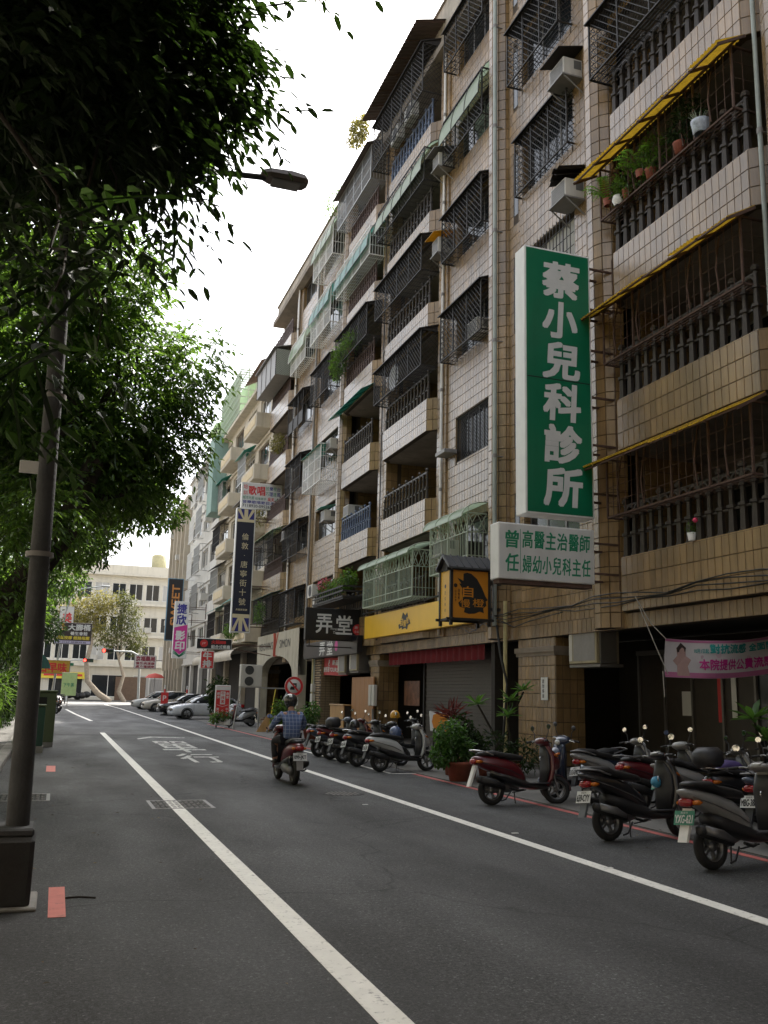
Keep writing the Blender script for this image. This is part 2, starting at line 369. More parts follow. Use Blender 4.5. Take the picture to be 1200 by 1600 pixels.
# ------------------------------------------------------------ lettering
_gl = {}
def glyph(s, bold=0):
    k = s
    if k not in _gl:
        c = bpy.data.curves.new('lettering', 'FONT'); c.body = s; c.offset = 0; c.resolution_u = 3
        o = bpy.data.objects.new('lettering', c); COL.objects.link(o); bpy.context.view_layer.update()
        me = o.evaluated_get(bpy.context.evaluated_depsgraph_get()).to_mesh()
        v = np.array([x.co[:2] for x in me.vertices]) if len(me.vertices) else np.zeros((1, 2)); f = [tuple(p.vertices) for p in me.polygons]
        bpy.data.objects.remove(o); bpy.data.curves.remove(c)
        lo, hi = v.min(0), v.max(0); _gl[k] = ((v-lo)/np.maximum(hi-lo, 1e-6), f, (hi-lo)[0]/max((hi-lo)[1], 1e-6))
    return _gl[k]
def put(mb, s, o, U, V, w=None, h=None, bold=.03, skew=0):   # writes s with its lower left corner at o, along U (width w) and V (height h)
    v, f, ar = glyph(s); o, U, V = Vector(o), Vector(U), Vector(V); N = U.cross(V).normalized()
    if w is None: w = h*ar
    if h is None: h = w/ar
    e = bold*min(w, h)*.75; sh = [(0, 0)] if bold < .005 else [(-e, -e), (e, -e), (0, 0), (-e, e), (e, e)] if bold < .035 else [(-e, -e), (0, -e), (e, -e), (-e, 0), (e, 0), (-e, e), (0, e), (e, e)]
    for q, (a, c) in enumerate(sh): mb.add([o+U*(p[0]*w+skew*p[1]*h+a)+V*(p[1]*h+c)+N*(q*.0003) for p in v], f)
    return mb
def column(mb, s, o, U, V, cw, ch, gap, bold=.03):           # characters one below the other, the first with its top at o (left edge)
    o, V = Vector(o), Vector(V)
    for i, c in enumerate(s):
        if c == '·':
            q = o+Vector(U)*(cw*.44)-V*(i*(ch+gap)+ch*.6); put(mb, '.', q, U, V, cw*.12, ch*.1, 0)
        else: put(mb, c, o-V*(i*(ch+gap)+ch), U, V, cw, ch, bold)
    return mb
UX, UZ, UY = (1,0,0), (0,0,1), (0,1,0)
b = MB()
for s, y0, y1, x0, x1 in (('單',25.0,30.2,2.85,3.95),('行',21.5,24.4,2.9,3.85)):
    put(b, s, (x0, y0, LN), UX, UY, x1-x0, y1-y0, .02)
b.add([(2.6,31.2,LN),(3.15,32.5,LN),(4.2,32.2,LN),(4.2,32.55,LN),(3.1,32.95,LN),(2.6,31.7,LN)], [(0,1,4,5),(1,2,3,4)])
m_worn = mat('worn_road_paint', (.5,.5,.47), .75, .1, 5); wear(m_worn, None, (.07,.07,.07), .44, .62, 6)
part('road_lettering', b, m_worn, road)
# ------------------------------------------------------------ the brown tiled apartment building
XF = 10.4; FH = 3.17
def PT(k): return 4.27+FH*(k-2)                 # parapet top (= railing foot) of floor k
def SB(k): return PT(k)-1.02                    # underside of the parapet of floor k
ROOF = SB(8)
BT = thing('apartment_building', 'tall brown tiled apartment building with caged windows and dark balcony railings along the right side', 'building', (XF, 30, 0))
TW, TH, GAP = .185, .30, .009
TILES = []                                      # (centre, U, V, N, w, h)
def tile_rect(o, U, V, N, lu, lv, holes=(), tw=TW, th=TH):
    o, U, V, N = Vector(o), Vector(U), Vector(V), Vector(N)
    nu = max(1, round(lu/tw)); w = lu/nu; r = 0; z = 0
    nv = max(1, round(lv/th)); h = lv/nv
    for i in range(nu):
        for j in range(nv):
            u0, u1, v0, v1 = i*w, (i+1)*w, j*h, (j+1)*h
            for (a, b_, c, d) in holes:         # cut the tile back to the opening
                if u1 <= a or u0 >= b_ or v1 <= c or v0 >= d: continue
                if u0 >= a-.001 and u1 <= b_+.001:
                    if v0 < c and v1 <= d: v1 = c
                    elif v1 > d and v0 >= c: v0 = d
                    else: v1 = v0; break
                elif v0 >= c-.001 and v1 <= d+.001:
                    if u0 < a: u1 = a
                    elif u1 > b_: u0 = b_
                else:
                    if u0 < a: u1 = a
                    elif u1 > b_: u0 = b_
            if u1-u0 < .03 or v1-v0 < .03: continue
            TILES.append((o+U*((u0+u1)/2)+V*((v0+v1)/2), U, V, N, u1-u0, v1-v0))
UYV, UZV, NX = Vector((0,1,0)), Vector((0,0,1)), Vector((-1,0,0))
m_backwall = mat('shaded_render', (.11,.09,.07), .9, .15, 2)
BODY = MB(); REVEAL = MB(); SOFF = MB()
def window(parent, x, y0, y1, z0, z1, n=2, frame=None, pane=None, curtain=False, depth=.16):
    """window set in an opening of a wall whose outer face is at x (facing -x)"""
    fx = x+depth; w = .05; f = MB()
    f.box(fx, fx+.05, y0, y1, z0, z0+w).box(fx, fx+.05, y0, y1, z1-w, z1)
    f.box(fx, fx+.05, y0, y0+w, z0+w, z1-w).box(fx, fx+.05, y1-w, y1, z0+w, z1-w)
    st = (y1-y0)/n
    for i in range(1, n): f.box(fx-.005, fx+.045, y0+i*st-.03, y0+i*st+.03, z0+w, z1-w)
    wf = part('window', f, frame or m_frame, parent)
    for i in range(n):
        p = part('pane', MB().box(fx+.015, fx+.025, y0+i*st+.03+(w-.03)*(i == 0), y0+(i+1)*st-.03-(w-.03)*(i == n-1), z0+w, z1-w), pane or m_glass, wf)
    return wf
def win_bay(y0, y1, oy0, oy1, slits=(), curtained=()):
    """tiled wall strip with one window opening per floor"""
    for k in range(2, 8):
        zb, zt = SB(k), SB(k+1); s = PT(k)+(.62 if oy0 < 21 else .78); hd = min(s+1.62, zt-.03)
        BODY.box(XF, XF+.22, y0, y1, zb, s).box(XF, XF+.22, y0, oy0, s, hd).box(XF, XF+.22, oy1, y1, s, hd).box(XF, XF+.22, y0, y1, hd, zt)
        tile_rect((XF, y0, zb), UYV, UZV, NX, y1-y0, zt-zb, [(oy0-y0, oy1-y0, s-zb, hd-zb)])
        tile_rect((XF+.015, oy1, s), -NX, UZV, -UYV, .15, hd-s, tw=.15)       # lit side reveal
        REVEAL.box(XF+.001, XF+.2, oy0, oy1, s-.03, s)
        window(BT, XF, oy0, oy1, s, hd, 2 if oy1-oy0 < 2 else 3, pane=m_curtain if k in curtained else None)
win_bay(16.6, 20.0, 17.3, 19.85, curtained=(4,))
win_bay(21.57, 24.72, 21.75, 24.1)
win_bay(36.0, 40.3, 36.7, 39.9)
win_bay(41.0, 44.5, 41.3, 44.1)
# slit windows beside the drain pipe, and the pilaster strips
BODY.box(XF, XF+.22, 20.0, 20.6, SB(2), ROOF)
for k in range(2, 8):
    s = PT(k)+.3
    part('slit_window', MB().box(XF-.006, XF+.0, 20.08, 20.36, s, s+1.7), m_glass, BT)
tile_rect((XF, 20.0, SB(2)), UYV, UZV, NX, .6, ROOF-SB(2), [(.08,.36,PT(k)+.3-SB(2),PT(k)+2.0-SB(2)) for k in range(2, 8)])
def round_col(yc, r, z0, z1, n=7, xc=XF+.12, bulge=1.0):
    """half round tiled column"""
    pts = [(xc-math.sin(PI*i/n)*r*bulge, yc-math.cos(PI*i/n)*r) for i in range(n+1)]
    b = MB().prism([(p[0]+.004, p[1], z0) for p in pts], (0, 0, z1-z0)); part('round_column', b, m_grout, BT)
    for i in range(n):
        a, c = Vector((*pts[i], z0)), Vector((*pts[i+1], z0)); U = (c-a).normalized(); N = U.cross(UZV)
        if N.x > 0: N = -N
        tile_rect(a+N*.003, U, UZV, N, (c-a).length, z1-z0, tw=.3)
round_col(16.1, .47, 2.97, ROOF); round_col(21.08, .46, 3.0, ROOF); round_col(35.55, .42, 3.0, ROOF); round_col(44.75, .25, 3.0, ROOF, 5)
round_col(10.55, .47, 0.02, ROOF, bulge=1.1)
for (y0, y1) in ((24.72, 25.4), (30.1, 31.0), (40.3, 41.0)):
    BODY.box(XF-.06, XF+.4, y0, y1, SB(2), ROOF); tile_rect((XF-.06, y0, SB(2)), UYV, UZV, NX, y1-y0, ROOF-SB(2), tw=.22)
    tile_rect((XF+.36, y0, SB(2)), NX, UZV, -UYV, .42, ROOF-SB(2), tw=.21)
# ---- balconies
def bal_parts(tall):
    b = MB(); q = [(0,.05),(.03,.05),(.03,.042),(.34,.036),(.35,.056),(.39,.056),(.40,.03),(.62,.026),(.63,.042),(.66,.042),(.67,.026),(.72,.026)]
    if tall: q += [(.88,.022),(.89,.04),(.93,.048),(.97,.03),(.99,.0005)]
    return b.lathe([(t, r) for t, r in q], n=6, smooth=False)
BALT, BALS = bal_parts(1).mesh('baluster_tall'), bal_parts(0).mesh('baluster_short')
def balcony(y0, y1, k, m=m_bal, sp=.3, single=True, sc=(1.25,1.0), xp=10.1, rail=True):
    ch = .3; zb, zt = SB(k), PT(k); t = .16; xi = XF
    outer = [(xi, y0), (xp, y0+ch), (xp, y1-ch), (xi, y1)]
    inner = [(xi, y1-.2), (xp+t, y1-ch-.06), (xp+t, y0+ch+.06), (xi, y0+.2)]
    par = part('balcony_parapet', MB().prism([(*p, zb) for p in outer+inner], (0, 0, zt-zb)), m_grout, BT)
    for a, c in ((outer[0], outer[1]), (outer[1], outer[2]), (outer[2], outer[3])):
        A, C = Vector((*a, zb)), Vector((*c, zb)); U = (C-A).normalized(); N = UZV.cross(U)
        if N.x > 0: N = -N
        tile_rect(A, U, UZV, N, (C-A).length, zt-zb, tw=.2 if (C-A).length < 1 else TW, th=.34)
    cap = MB().prism([(p[0]-.0, p[1], zt) for p in outer+inner], (0, 0, .02)); part('parapet_coping', cap, m_tile, BT)
    slab = MB().prism([(xi+1.9, y0+.02, zb+.02), (xi+.01, y0+.02, zb+.02), (xp+.03, y0+ch+.03, zb+.02), (xp+.03, y1-ch-.03, zb+.02), (xi+.01, y1-.02, zb+.02), (xi+1.9, y1-.02, zb+.02)], (0, 0, .12)); part('balcony_slab', slab, m_soffit, BT)
    if not rail: return
    n = int((y1-y0-2*ch)/sp); rl = MB(); xr = xp+t/2
    ys = [y0+ch+.08+(y1-y0-2*ch-.16)*i/n for i in range(n+1)]
    rs_, hs_ = sc
    rl.beam((xr, ys[0]-.05, zt+.87*hs_), (xr, ys[-1]+.05, zt+.87*hs_), .035, .035)
    rl.beam((xr, ys[0]-.05, zt+.36*hs_), (xr, ys[-1]+.05, zt+.36*hs_), .025, .035)
    for i in range(n):
        a, c = ys[i], ys[i+1]; rl.tube([(xr, a+(c-a)*(.5-.5*math.cos(PI*q/6)), zt+(.70+.15*math.sin(PI*q/6))*hs_) for q in range(7)], .018*rs_, 5, cap=False)
    ro = part('balcony_railing', rl, m, BT)
    if single:
        for i, y in enumerate(ys):
            o = part('baluster', None, m, ro, mesh=(BALT if i % 2 == 0 else BALS))
            if o.material_slots[0].material is not m: o.material_slots[0].link = 'OBJECT'; o.material_slots[0].material = m
            o.location = (xr, y, zt+.02); o.scale = (rs_, rs_, hs_)
    else:
        b = MB()
        for i, y in enumerate(ys): b.lathe([(0,.055),(.34,.045),(.38,.07),(.4,.038),(.7,.035)]+([(.9,.022),(.94,.045),(.98,.001)] if i % 2 == 0 else []), (xr, y, zt+.02), 5, smooth=False)
        part('balusters', b, m, ro, kind='stuff')
for k in range(2, 8):
    balcony(11.0, 15.6, k, single=k < 6, sp=.27, sc=(1.75, 1.18))
    balcony(25.4, 30.1, k, m_balblue if k == 7 else m_bal, single=True)
    balcony(31.0, 35.2, k, m_balblue if k == 3 else m_bal if k < 5 else m_balbrown, single=True)
    balcony(45.0, 50.0, k, m_balbrown if k > 2 else m_bal, single=False)
# back walls of the balconies with their sliding doors
for (y0, y1) in ((11.0, 15.6), (25.4, 30.1), (31.0, 35.2), (45.0, 50.0)):
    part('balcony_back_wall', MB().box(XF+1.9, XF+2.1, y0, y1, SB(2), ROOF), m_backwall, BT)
    BODY.box(XF+.23, XF+1.9, y0-.3, y0, SB(2)+.14, ROOF); BODY.box(XF+.4, XF+1.9, y1, y1+.28, SB(2)+.14, ROOF)
    tile_rect((XF+1.9, y1-.001, SB(2)+.2), NX, UZV, -UYV, 1.4, ROOF-SB(2)-.3, tw=.28)
    for k in range(2, 8):
        window(BT, XF+1.74, y0+.5, y1-1.0, PT(k)-.85, PT(k)+1.45, 3, depth=.05)
part('tiled_wall', BODY, m_grout, BT)
part('window_sill', REVEAL, m_tile, BT)
# mass behind the facade, roof, parapet
b = MB().box(XF+2.1, XF+9, 4, 50, 3.3, ROOF).box(XF+.23, XF+2.1, 16.3, 24.9, 3.3, ROOF-.01).box(XF+.23, XF+2.1, 35.5, 44.7, 3.3, ROOF-.01)
part('building_core', b, m_interior, BT)
b = MB().box(XF-.35, XF+9, 4, 50.05, ROOF, ROOF+.25); part('roof_slab', b, m_soffit, BT)
b = MB().box(XF-.1, XF+.08, 4, 31.0, ROOF+.25, ROOF+2.0).box(XF-.1, XF+.08, 31.001, 50.0, ROOF+.25, ROOF+1.15); part('roof_parapet', b, m_plaster, BT)
b = MB().box(XF-.16, XF+.14, 4, 31.0, ROOF+2.0, ROOF+2.08).box(XF-.16, XF+.14, 31.001, 50.02, ROOF+1.15, ROOF+1.23); part('parapet_coping', b, m_soffit, BT)
# near end of the building, out of frame but part of the same facade
b = MB().box(XF, XF+.3, 4, 10.4, 3.3, ROOF); part('tiled_wall', b, m_tile, BT)
part('end_wall', MB().box(XF+.3, XF+9, 49.8, 50.0, 3.3, ROOF), m_plaster, BT)
# band above the arcade and its soffit, pillars, shop walls
b = MB().box(XF-.02, XF+.25, 10.4, 50, 2.95, SB(2)-.001); part('arcade_beam', b, m_grout, BT)
tile_rect((XF-.022, 10.95, 2.95), UYV, UZV, NX, 24.6, SB(2)-2.95, th=.32)
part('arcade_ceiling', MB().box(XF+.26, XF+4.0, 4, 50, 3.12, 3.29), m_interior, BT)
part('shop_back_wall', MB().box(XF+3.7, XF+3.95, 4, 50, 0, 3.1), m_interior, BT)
for (y0, y1) in ((9.9, 10.9), (18.45, 20.25), (30.6, 31.5), (38.2, 39.3), (49.2, 50.0)):
    xb = XF+.75
    part('arcade_pillar', MB().box(XF+.02, xb, y0+.02, y1-.02, .13, 2.949), m_grout, BT)
    tile_rect((XF+.018, y0+.02, .14), UYV, UZV, NX, y1-y0-.04, 2.8); tile_rect((xb, y0+.018, .14), NX, UZV, -UYV, xb-XF-.02, 2.8)
    part('pillar_capital', MB().box(XF-.06, xb+.06, y0-.05, y1+.05, 2.62, 2.74).box(XF-.03, xb+.03, y0-.02, y1+.02, 2.54, 2.62), m_soffit, BT)
# drain pipes
def pipe(x, y, z0, z1, r, m):
    b = MB().tube([(x, y, z0), (x, y, z1)], r, 10); part('drain_pipe', b, m, BT)
    b = MB()
    z = z0+1.2
    while z < z1: b.lathe([(-.05, r+.012), (.05, r+.012)], (x, y, z), 10).beam((x, y, z), (x+.25, y, z), .03, .02); z += 3.1
    part('pipe_bracket', b, m_grey, BT)
m_pipe = mat('pale_pipe', (.33,.37,.34), .45, .15, 4, grime=.3)
m_ypipe = mat('cream_pipe', (.5,.44,.22), .5, .15, 4, grime=.3)
pipe(10.02, 20.72, 3.3, ROOF, .055, m_pipe); pipe(10.3, 40.55, 3.3, ROOF, .055, m_grey); pipe(10.28, 24.95, 3.3, ROOF, .04, m_white); pipe(10.12, 11.02, 3.4, ROOF, .04, m_pipe)
pipe(10.28, 30.55, 3.4, ROOF, .02, m_black); pipe(10.28, 44.55, 3.4, ROOF, .04, m_white)
pipe(10.2, 20.5, .02, 3.9, .05, m_ypipe)
# ---- all the tiles: the 300 that show largest are objects, the rest is one part
def tile_mesh(w, h, e=.006, t=.011):
    a, c = w/2-GAP/2, h/2-GAP/2
    vs = [(-a,-c,0),(a,-c,0),(a,c,0),(-a,c,0),(-a+e,-c+e,t),(a-e,-c+e,t),(a-e,c-e,t),(-a+e,c-e,t)]
    return vs, [(4,5,6,7),(0,1,5,4),(1,2,6,5),(2,3,7,6),(3,0,4,7)]
def tile_size_px(T):
    c, U, V, N, w, h = T; x, y, z = shown(c)
    if not (5 < x < 1195 and 5 < y < 1595) or z > 1e8 or w < .15 or h < .25: return 0
    d = (Vector((0,0,H))-c); return w*h*max(0, N.dot(d.normalized()))/(d.length**2)
order = sorted(range(len(TILES)), key=lambda i: -tile_size_px(TILES[i]))
big = set(order[:300]); cache = {}
for i in order[:300]:
    c, U, V, N, w, h = TILES[i]; k = (round(w, 3), round(h, 3))
    if k not in cache:
        vs, fs = tile_mesh(w, h); cache[k] = MB().add(vs, fs).mesh('facade_tile'); cache[k].materials.append(m_tile)
    Uf = V.cross(N)
    o = link(bpy.data.objects.new('facade_tile', cache[k])); o.parent = BT
    o.rotation_euler = Matrix((Uf, V, N)).transposed().to_euler(); o.location = c-WB[BT.name]
rest = [i for i in range(len(TILES)) if i not in big]; nT = len(rest)
V_ = np.zeros((nT*8, 3), np.float32); base, fs0 = None, np.array(tile_mesh(1,1)[1])
for q, i in enumerate(rest):
    c, U, V, N, w, h = TILES[i]; vs = np.array(tile_mesh(w, h)[0]); R = np.array((V.cross(N), V, N)); V_[q*8:q*8+8] = vs @ R + np.array(c)
F_ = (np.arange(nT)[:, None, None]*8+fs0[None]).reshape(-1, 4)
def np_mesh(name, V, F):
    me = bpy.data.meshes.new(name); n = F.shape[1]; me.vertices.add(len(V)); me.vertices.foreach_set('co', np.ascontiguousarray(V, np.float32).ravel())
    me.loops.add(F.size); me.loops.foreach_set('vertex_index', F.astype(np.int32).ravel())
    me.polygons.add(len(F)); me.polygons.foreach_set('loop_start', (np.arange(len(F))*n).astype(np.int32)); me.update(calc_edges=True); me.shade_flat(); return me
part('facade_tile_field', np_mesh('facade_tile_field', V_, F_), m_tile, BT, kind='stuff')
# ------------------------------------------------------------ leaves
def leaf_np(pos, dr, up, L, Wd, fold=.25, simple=False):
    """numpy leaves: base at pos, pointing along dr, upper side towards up"""
    n = len(pos); dr = dr/np.maximum(np.linalg.norm(dr, axis=1, keepdims=True), 1e-6)
    sd = np.cross(dr, up); sd /= np.maximum(np.linalg.norm(sd, axis=1, keepdims=True), 1e-6); nn = np.cross(sd, dr)
    L = np.broadcast_to(np.asarray(L, float), (n,))[:, None]; Wd = np.broadcast_to(np.asarray(Wd, float), (n,))[:, None]
    if simple:
        P = [pos, pos+dr*L*.45+sd*Wd*.5+nn*Wd*fold, pos+dr*L, pos+dr*L*.45-sd*Wd*.5+nn*Wd*fold]; F = [(0,1,2,3)]
    else:
        P = [pos, pos+dr*L*.28+sd*Wd*.45+nn*Wd*fold, pos+dr*L*.68+sd*Wd*.4+nn*Wd*fold*.8, pos+dr*L-nn*L*.06, pos+dr*L*.68-sd*Wd*.4+nn*Wd*fold*.8, pos+dr*L*.28-sd*Wd*.45+nn*Wd*fold]
        F = [(0,1,2,3),(0,3,4,5)]
    V = np.stack(P, 1).reshape(-1, 3); k = len(P)
    Fa = (np.arange(n)[:, None, None]*k+np.array(F)[None]).reshape(-1, 4)
    return V, Fa
def runit(n): v = RNG.normal(size=(n, 3)); return v/np.linalg.norm(v, axis=1, keepdims=True)
def cloud(blobs, n, L, Wd, simple=True, droop=.5, shell=.55):
    """leaves scattered through ellipsoids [(cx,cy,cz,rx,ry,rz)], denser towards their surface"""
    vol = np.array([b[3]*b[4]*b[5] for b in blobs])**.75; ks = RNG.choice(len(blobs), n, p=vol/vol.sum()); B = np.array(blobs)[ks]
    u = runit(n); r = (shell+(1-shell)*RNG.random(n))**1.0; r = np.where(RNG.random(n) < .25, RNG.random(n)**.5, r)[:, None]*(1+RNG.normal(0, .09, (n, 1)))
    pos = B[:, :3]+u*r*B[:, 3:]
    d = runit(n)+u*.7; d[:, 2] -= droop; up = runit(n)*.6+np.array([0, 0, 1.])
    s = RNG.uniform(.65, 1.25, n)
    return leaf_np(pos, d, up, L*s, Wd*s, simple=simple)
def join_np(*parts):
    V, F, o = [], [], 0
    for v, f in parts: V.append(v); F.append(f+o); o += len(v)
    return np.concatenate(V), np.concatenate(F)
def plant_mesh(blobs, n, L, Wd, **k): return np_mesh('foliage', *cloud(blobs, n, L, Wd, **k))
# ------------------------------------------------------------ window cages
def lattice(mb, o, U, V, lu, lv, s=.115, t=.013):         # diamond mesh of flat bars inside a lu x lv rectangle
    o, U, V = Vector(o), Vector(U), Vector(V); N = U.cross(V)
    for sg in (1, -1):
        c = -lv
        while c < lu+lv:
            a0, a1 = (c, c+lv) if sg == 1 else (c+lv, c)     # u at v=0 and v=lv
            p, q = [a0, 0.], [a1, lv]
            def clip(p, q):
                (u0, v0), (u1, v1) = p, q; d = u1-u0
                if abs(d) < 1e-9: return None
                ts = sorted([(0-u0)/d, (lu-u0)/d]); t0, t1 = max(0, ts[0]), min(1, ts[1])
                return None if t1-t0 < .02 else ((u0+d*t0, v0+(v1-v0)*t0), (u0+d*t1, v0+(v1-v0)*t1))
            r = clip(p, q)
            if r: mb.beam(o+U*r[0][0]+V*r[0][1]+N*(.002*sg), o+U*r[1][0]+V*r[1][1]+N*(.002*sg), t*(1.3 if sg == 1 else .6), t*(1 if sg == 1 else .6), up=N)
            c += s*1.5
def vbars(mb, o, U, V, lu, lv, s=.1, t=.014):
    n = max(1, round(lu/s))
    for i in range(1, n): mb.beam(Vector(o)+Vector(U)*(lu*i/n), Vector(o)+Vector(U)*(lu*i/n)+Vector(V)*lv, t, t)
def hbars(mb, o, U, V, lu, lv, n, t=.014):
    for i in range(1, n): mb.beam(Vector(o)+Vector(V)*(lv*i/n), Vector(o)+Vector(V)*(lv*i/n)+Vector(U)*lu, t, t)
def curved_roof(x0, x1, y0, y1, z0, z1):                 # from the wall (x0, z0) out and down to (x1, z1)
    def f(u, v): a = u*PI/2; return (x0+(x1-x0)*math.sin(a), y0+(y1-y0)*v, z1+(z0-z1)*math.cos(a))
    return f
def cage(y0, y1, z0, z1, dep, label, style='mesh', m=m_dark, roof='flat', x=XF, rm=None, rise=.3, over=.05, floor=True, rb=None):
    t = thing('window_cage', label, 'window cage', (x, (y0+y1)/2, z0), 'metal cages over windows and balconies'); xf = x-dep
    f = MB(); b = .035; n = max(2, round((y1-y0)/1.05))
    for z in (z0, z1): f.beam((xf, y0, z), (xf, y1, z), b); f.beam((xf, y0, z), (x, y0, z), b); f.beam((xf, y1, z), (x, y1, z), b)
    for i in range(n+1): f.beam((xf, y0+(y1-y0)*i/n, z0), (xf, y0+(y1-y0)*i/n, z1), b)
    part('cage_frame', f, m, t)
    g = MB(); Y = (0,1,0); X = (1,0,0); Z = (0,0,1); lu, lv = y1-y0, z1-z0
    if style == 'mesh':
        lattice(g, (xf, y0, z0), Y, Z, lu, lv); lattice(g, (xf, y0, z0), X, Z, dep, lv); lattice(g, (xf, y1, z0), X, Z, dep, lv)
    elif style == 'vert':
        for o, U, l in (((xf, y0, z0), Y, lu), ((xf, y0, z0), X, dep), ((xf, y1, z0), X, dep)): vbars(g, o, U, Z, l, lv, .11); hbars(g, o, U, Z, l, lv, 3, .018)
    elif style == 'fan':                                  # vertical bars under a band of crossed diamonds
        h = lv*.36
        for o, U, l in (((xf, y0, z0), Y, lu), ((xf, y0, z0), X, dep), ((xf, y1, z0), X, dep)):
            o = Vector(o); U = Vector(U); vbars(g, o, U, Z, l, lv-h, .11); hbars(g, o, U, Z, l, lv, 2, .001)
            g.beam(o+Vector((0,0,lv-h)), o+U*l+Vector((0,0,lv-h)), .025); g.beam(o+Vector((0,0,(lv-h)*.3)), o+U*l+Vector((0,0,(lv-h)*.3)), .02)
            k = max(1, round(l/.5)); w = l/k
            for i in range(k):
                p = o+U*(i*w)+Vector((0,0,lv-h)); g.beam(p, p+U*w*.5+Vector((0,0,h)), .02); g.beam(p+U*w, p+U*w*.5+Vector((0,0,h)), .02); g.beam(p+Vector((0,0,h)), p+U*w*.5, .02); g.beam(p+U*w+Vector((0,0,h)), p+U*w*.5, .02)
                g.tube([p+U*(w*.5+w*.42*math.cos(a*PI/8))+Vector((0,0,h*.5+h*.46*math.sin(a*PI/8))) for a in range(17)], .009, 4, cap=False)
    elif style == 'panel':
        g.box(xf+.01, xf+.02, y0, y1, z0, z0+lv*.4); vbars(g, (xf, y0, z0+lv*.4), Y, Z, lu, lv*.6, .3, .02); vbars(g, (xf, y0, z0), X, Z, dep, lv, .12)
    elif style == 'low':                                  # thin verticals on one side, mostly open
        for o, U, l in (((xf, y0, z0), Y, lu), ((xf, y0, z0), X, dep), ((xf, y1, z0), X, dep)): vbars(g, o, U, Z, l, lv, .2, .01); hbars(g, o, U, Z, l, lv, 4, .008)
    part('grille', g, m, t, kind='stuff')
    if floor:
        g = MB(); vbars(g, (xf, y0, z0), X, Y, dep, lu, .08, .014)
        k = round(lu/.3)
        for i in range(1, k): g.beam((xf, y0+lu*i/k, z0-.008), (x, y0+lu*i/k, z0-.008), .012)
        part('floor_grate', g, m, t, kind='stuff')
    ye0, ye1, xo = y0-over, y1+over, xf-over*2
    if roof == 'flat':
        r = MB().prism([(x, ye0, z1+rise), (xo, ye0, z1-.02), (xo, ye0, z1+.015), (x, ye0, z1+rise+.035)], (0, ye1-ye0, 0)); part('cage_roof', r, rm or m_dark, t)
        g = MB()
        for yy in (y0, y1): g.add([(xf, yy, z1), (x, yy, z1), (x, yy, z1+rise)], [(0,1,2)])
        part('roof_gusset', g, rm or m_dark, t, kind='stuff')
    elif roof == 'curve':
        drop = .85 if rise > .4 and style != 'fan' else .12; fn = curved_roof(x, xo-.04, ye0, ye1, z1+rise*.7, z1-drop); k = max(2, round(lu/.9))
        for i in range(k):
            part('roof_panel', MB().grid(lambda u, v: fn(u, (i+v*.985)/k), 8, 1), rm, t)
        g = MB()
        for i in range(k+1): g.tube([Vector(fn(u/8, min(1, i/k)))+Vector((0,0,.012)) for u in range(9)], .015, 5)
        g.beam(fn(1, 0), fn(1, 1), .02); g.beam(fn(.5, 0), fn(.5, 1), .015)
        part('roof_ribs', g, rb or m, t, kind='stuff')
        g = MB()
        for i in range(k+1): p = Vector(fn(.55, i/k)); g.beam((xf, p.y, z1), p, .012)
        part('roof_struts', g, m, t, kind='stuff')
    elif roof == 'sheet':
        part('cage_roof', MB().prism([(x, ye0, z1+rise), (xo, ye0, z1-.05), (xo, ye0, z1-.045), (x, ye0, z1+rise+.005)], (0, ye1-ye0, 0)), rm, t)
        g = MB(); k = max(2, round(lu/.8))
        for i in range(k+1): yy = ye0+(ye1-ye0)*i/k; g.beam((x, yy, z1+rise-.015), (xo, yy, z1-.065), .022)
        part('roof_ribs', g, rb or m, t, kind='stuff')
    return t
FL = {2:'second', 3:'third', 4:'fourth', 5:'fifth', 6:'sixth', 7:'seventh'}
# window strip left of the drain pipe (above the orange lantern)
BY0, BY1 = 21.65, 24.2
cage(22.0, 24.6, 4.95, 6.35, .55, 'pale green bar cage with a curved awning just above the orange lantern sign', 'fan', m_greenpaint, 'curve', rm=m_polygreen, rise=.42, over=.08)
def mesh_panel(y0, y1, z0, z1, x, label):
    t = thing('window_grille', label, 'window grille', (x, y0, z0)); f = MB(); g = MB()
    n = max(1, round((y1-y0)/.9))
    for i in range(n+1): f.beam((x, y0+(y1-y0)*i/n, z0), (x, y0+(y1-y0)*i/n, z1), .03)
    f.beam((x, y0, z0), (x, y1, z0), .03); f.beam((x, y0, z1), (x, y1, z1), .03)
    lattice(g, (x, y0, z0), (0,1,0), (0,0,1), y1-y0, z1-z0, .075, .01)
    part('grille_frame', f, m_dark, t); part('lattice', g, m_dark, t, kind='stuff')
mesh_panel(21.78, 24.07, PT(3)+.81, PT(3)+2.1, XF+.05, 'flush dark diamond lattice over the third floor window left of the drain pipe')
for k, lb in ((4, 'dark mesh cage holding an air conditioner on the fourth floor by the drain pipe'), (5, 'dark mesh window cage on the fifth floor left of the drain pipe')):
    cage(21.5, 24.35, PT(k)+.72, PT(k)+2.15, .42, lb, rise=.18)
cage(21.5, 24.35, PT(6)+.85, PT(6)+2.3, .42, 'dark cage under a curved pale green awning on the sixth floor by the drain pipe', 'mesh', m_dark, 'curve', rm=m_polygreen, rise=.45)
cage(21.5, 24.35, PT(7)+.95, PT(7)+2.3, .42, 'topmost dark mesh cage on the seventh floor left of the drain pipe', rise=.25)
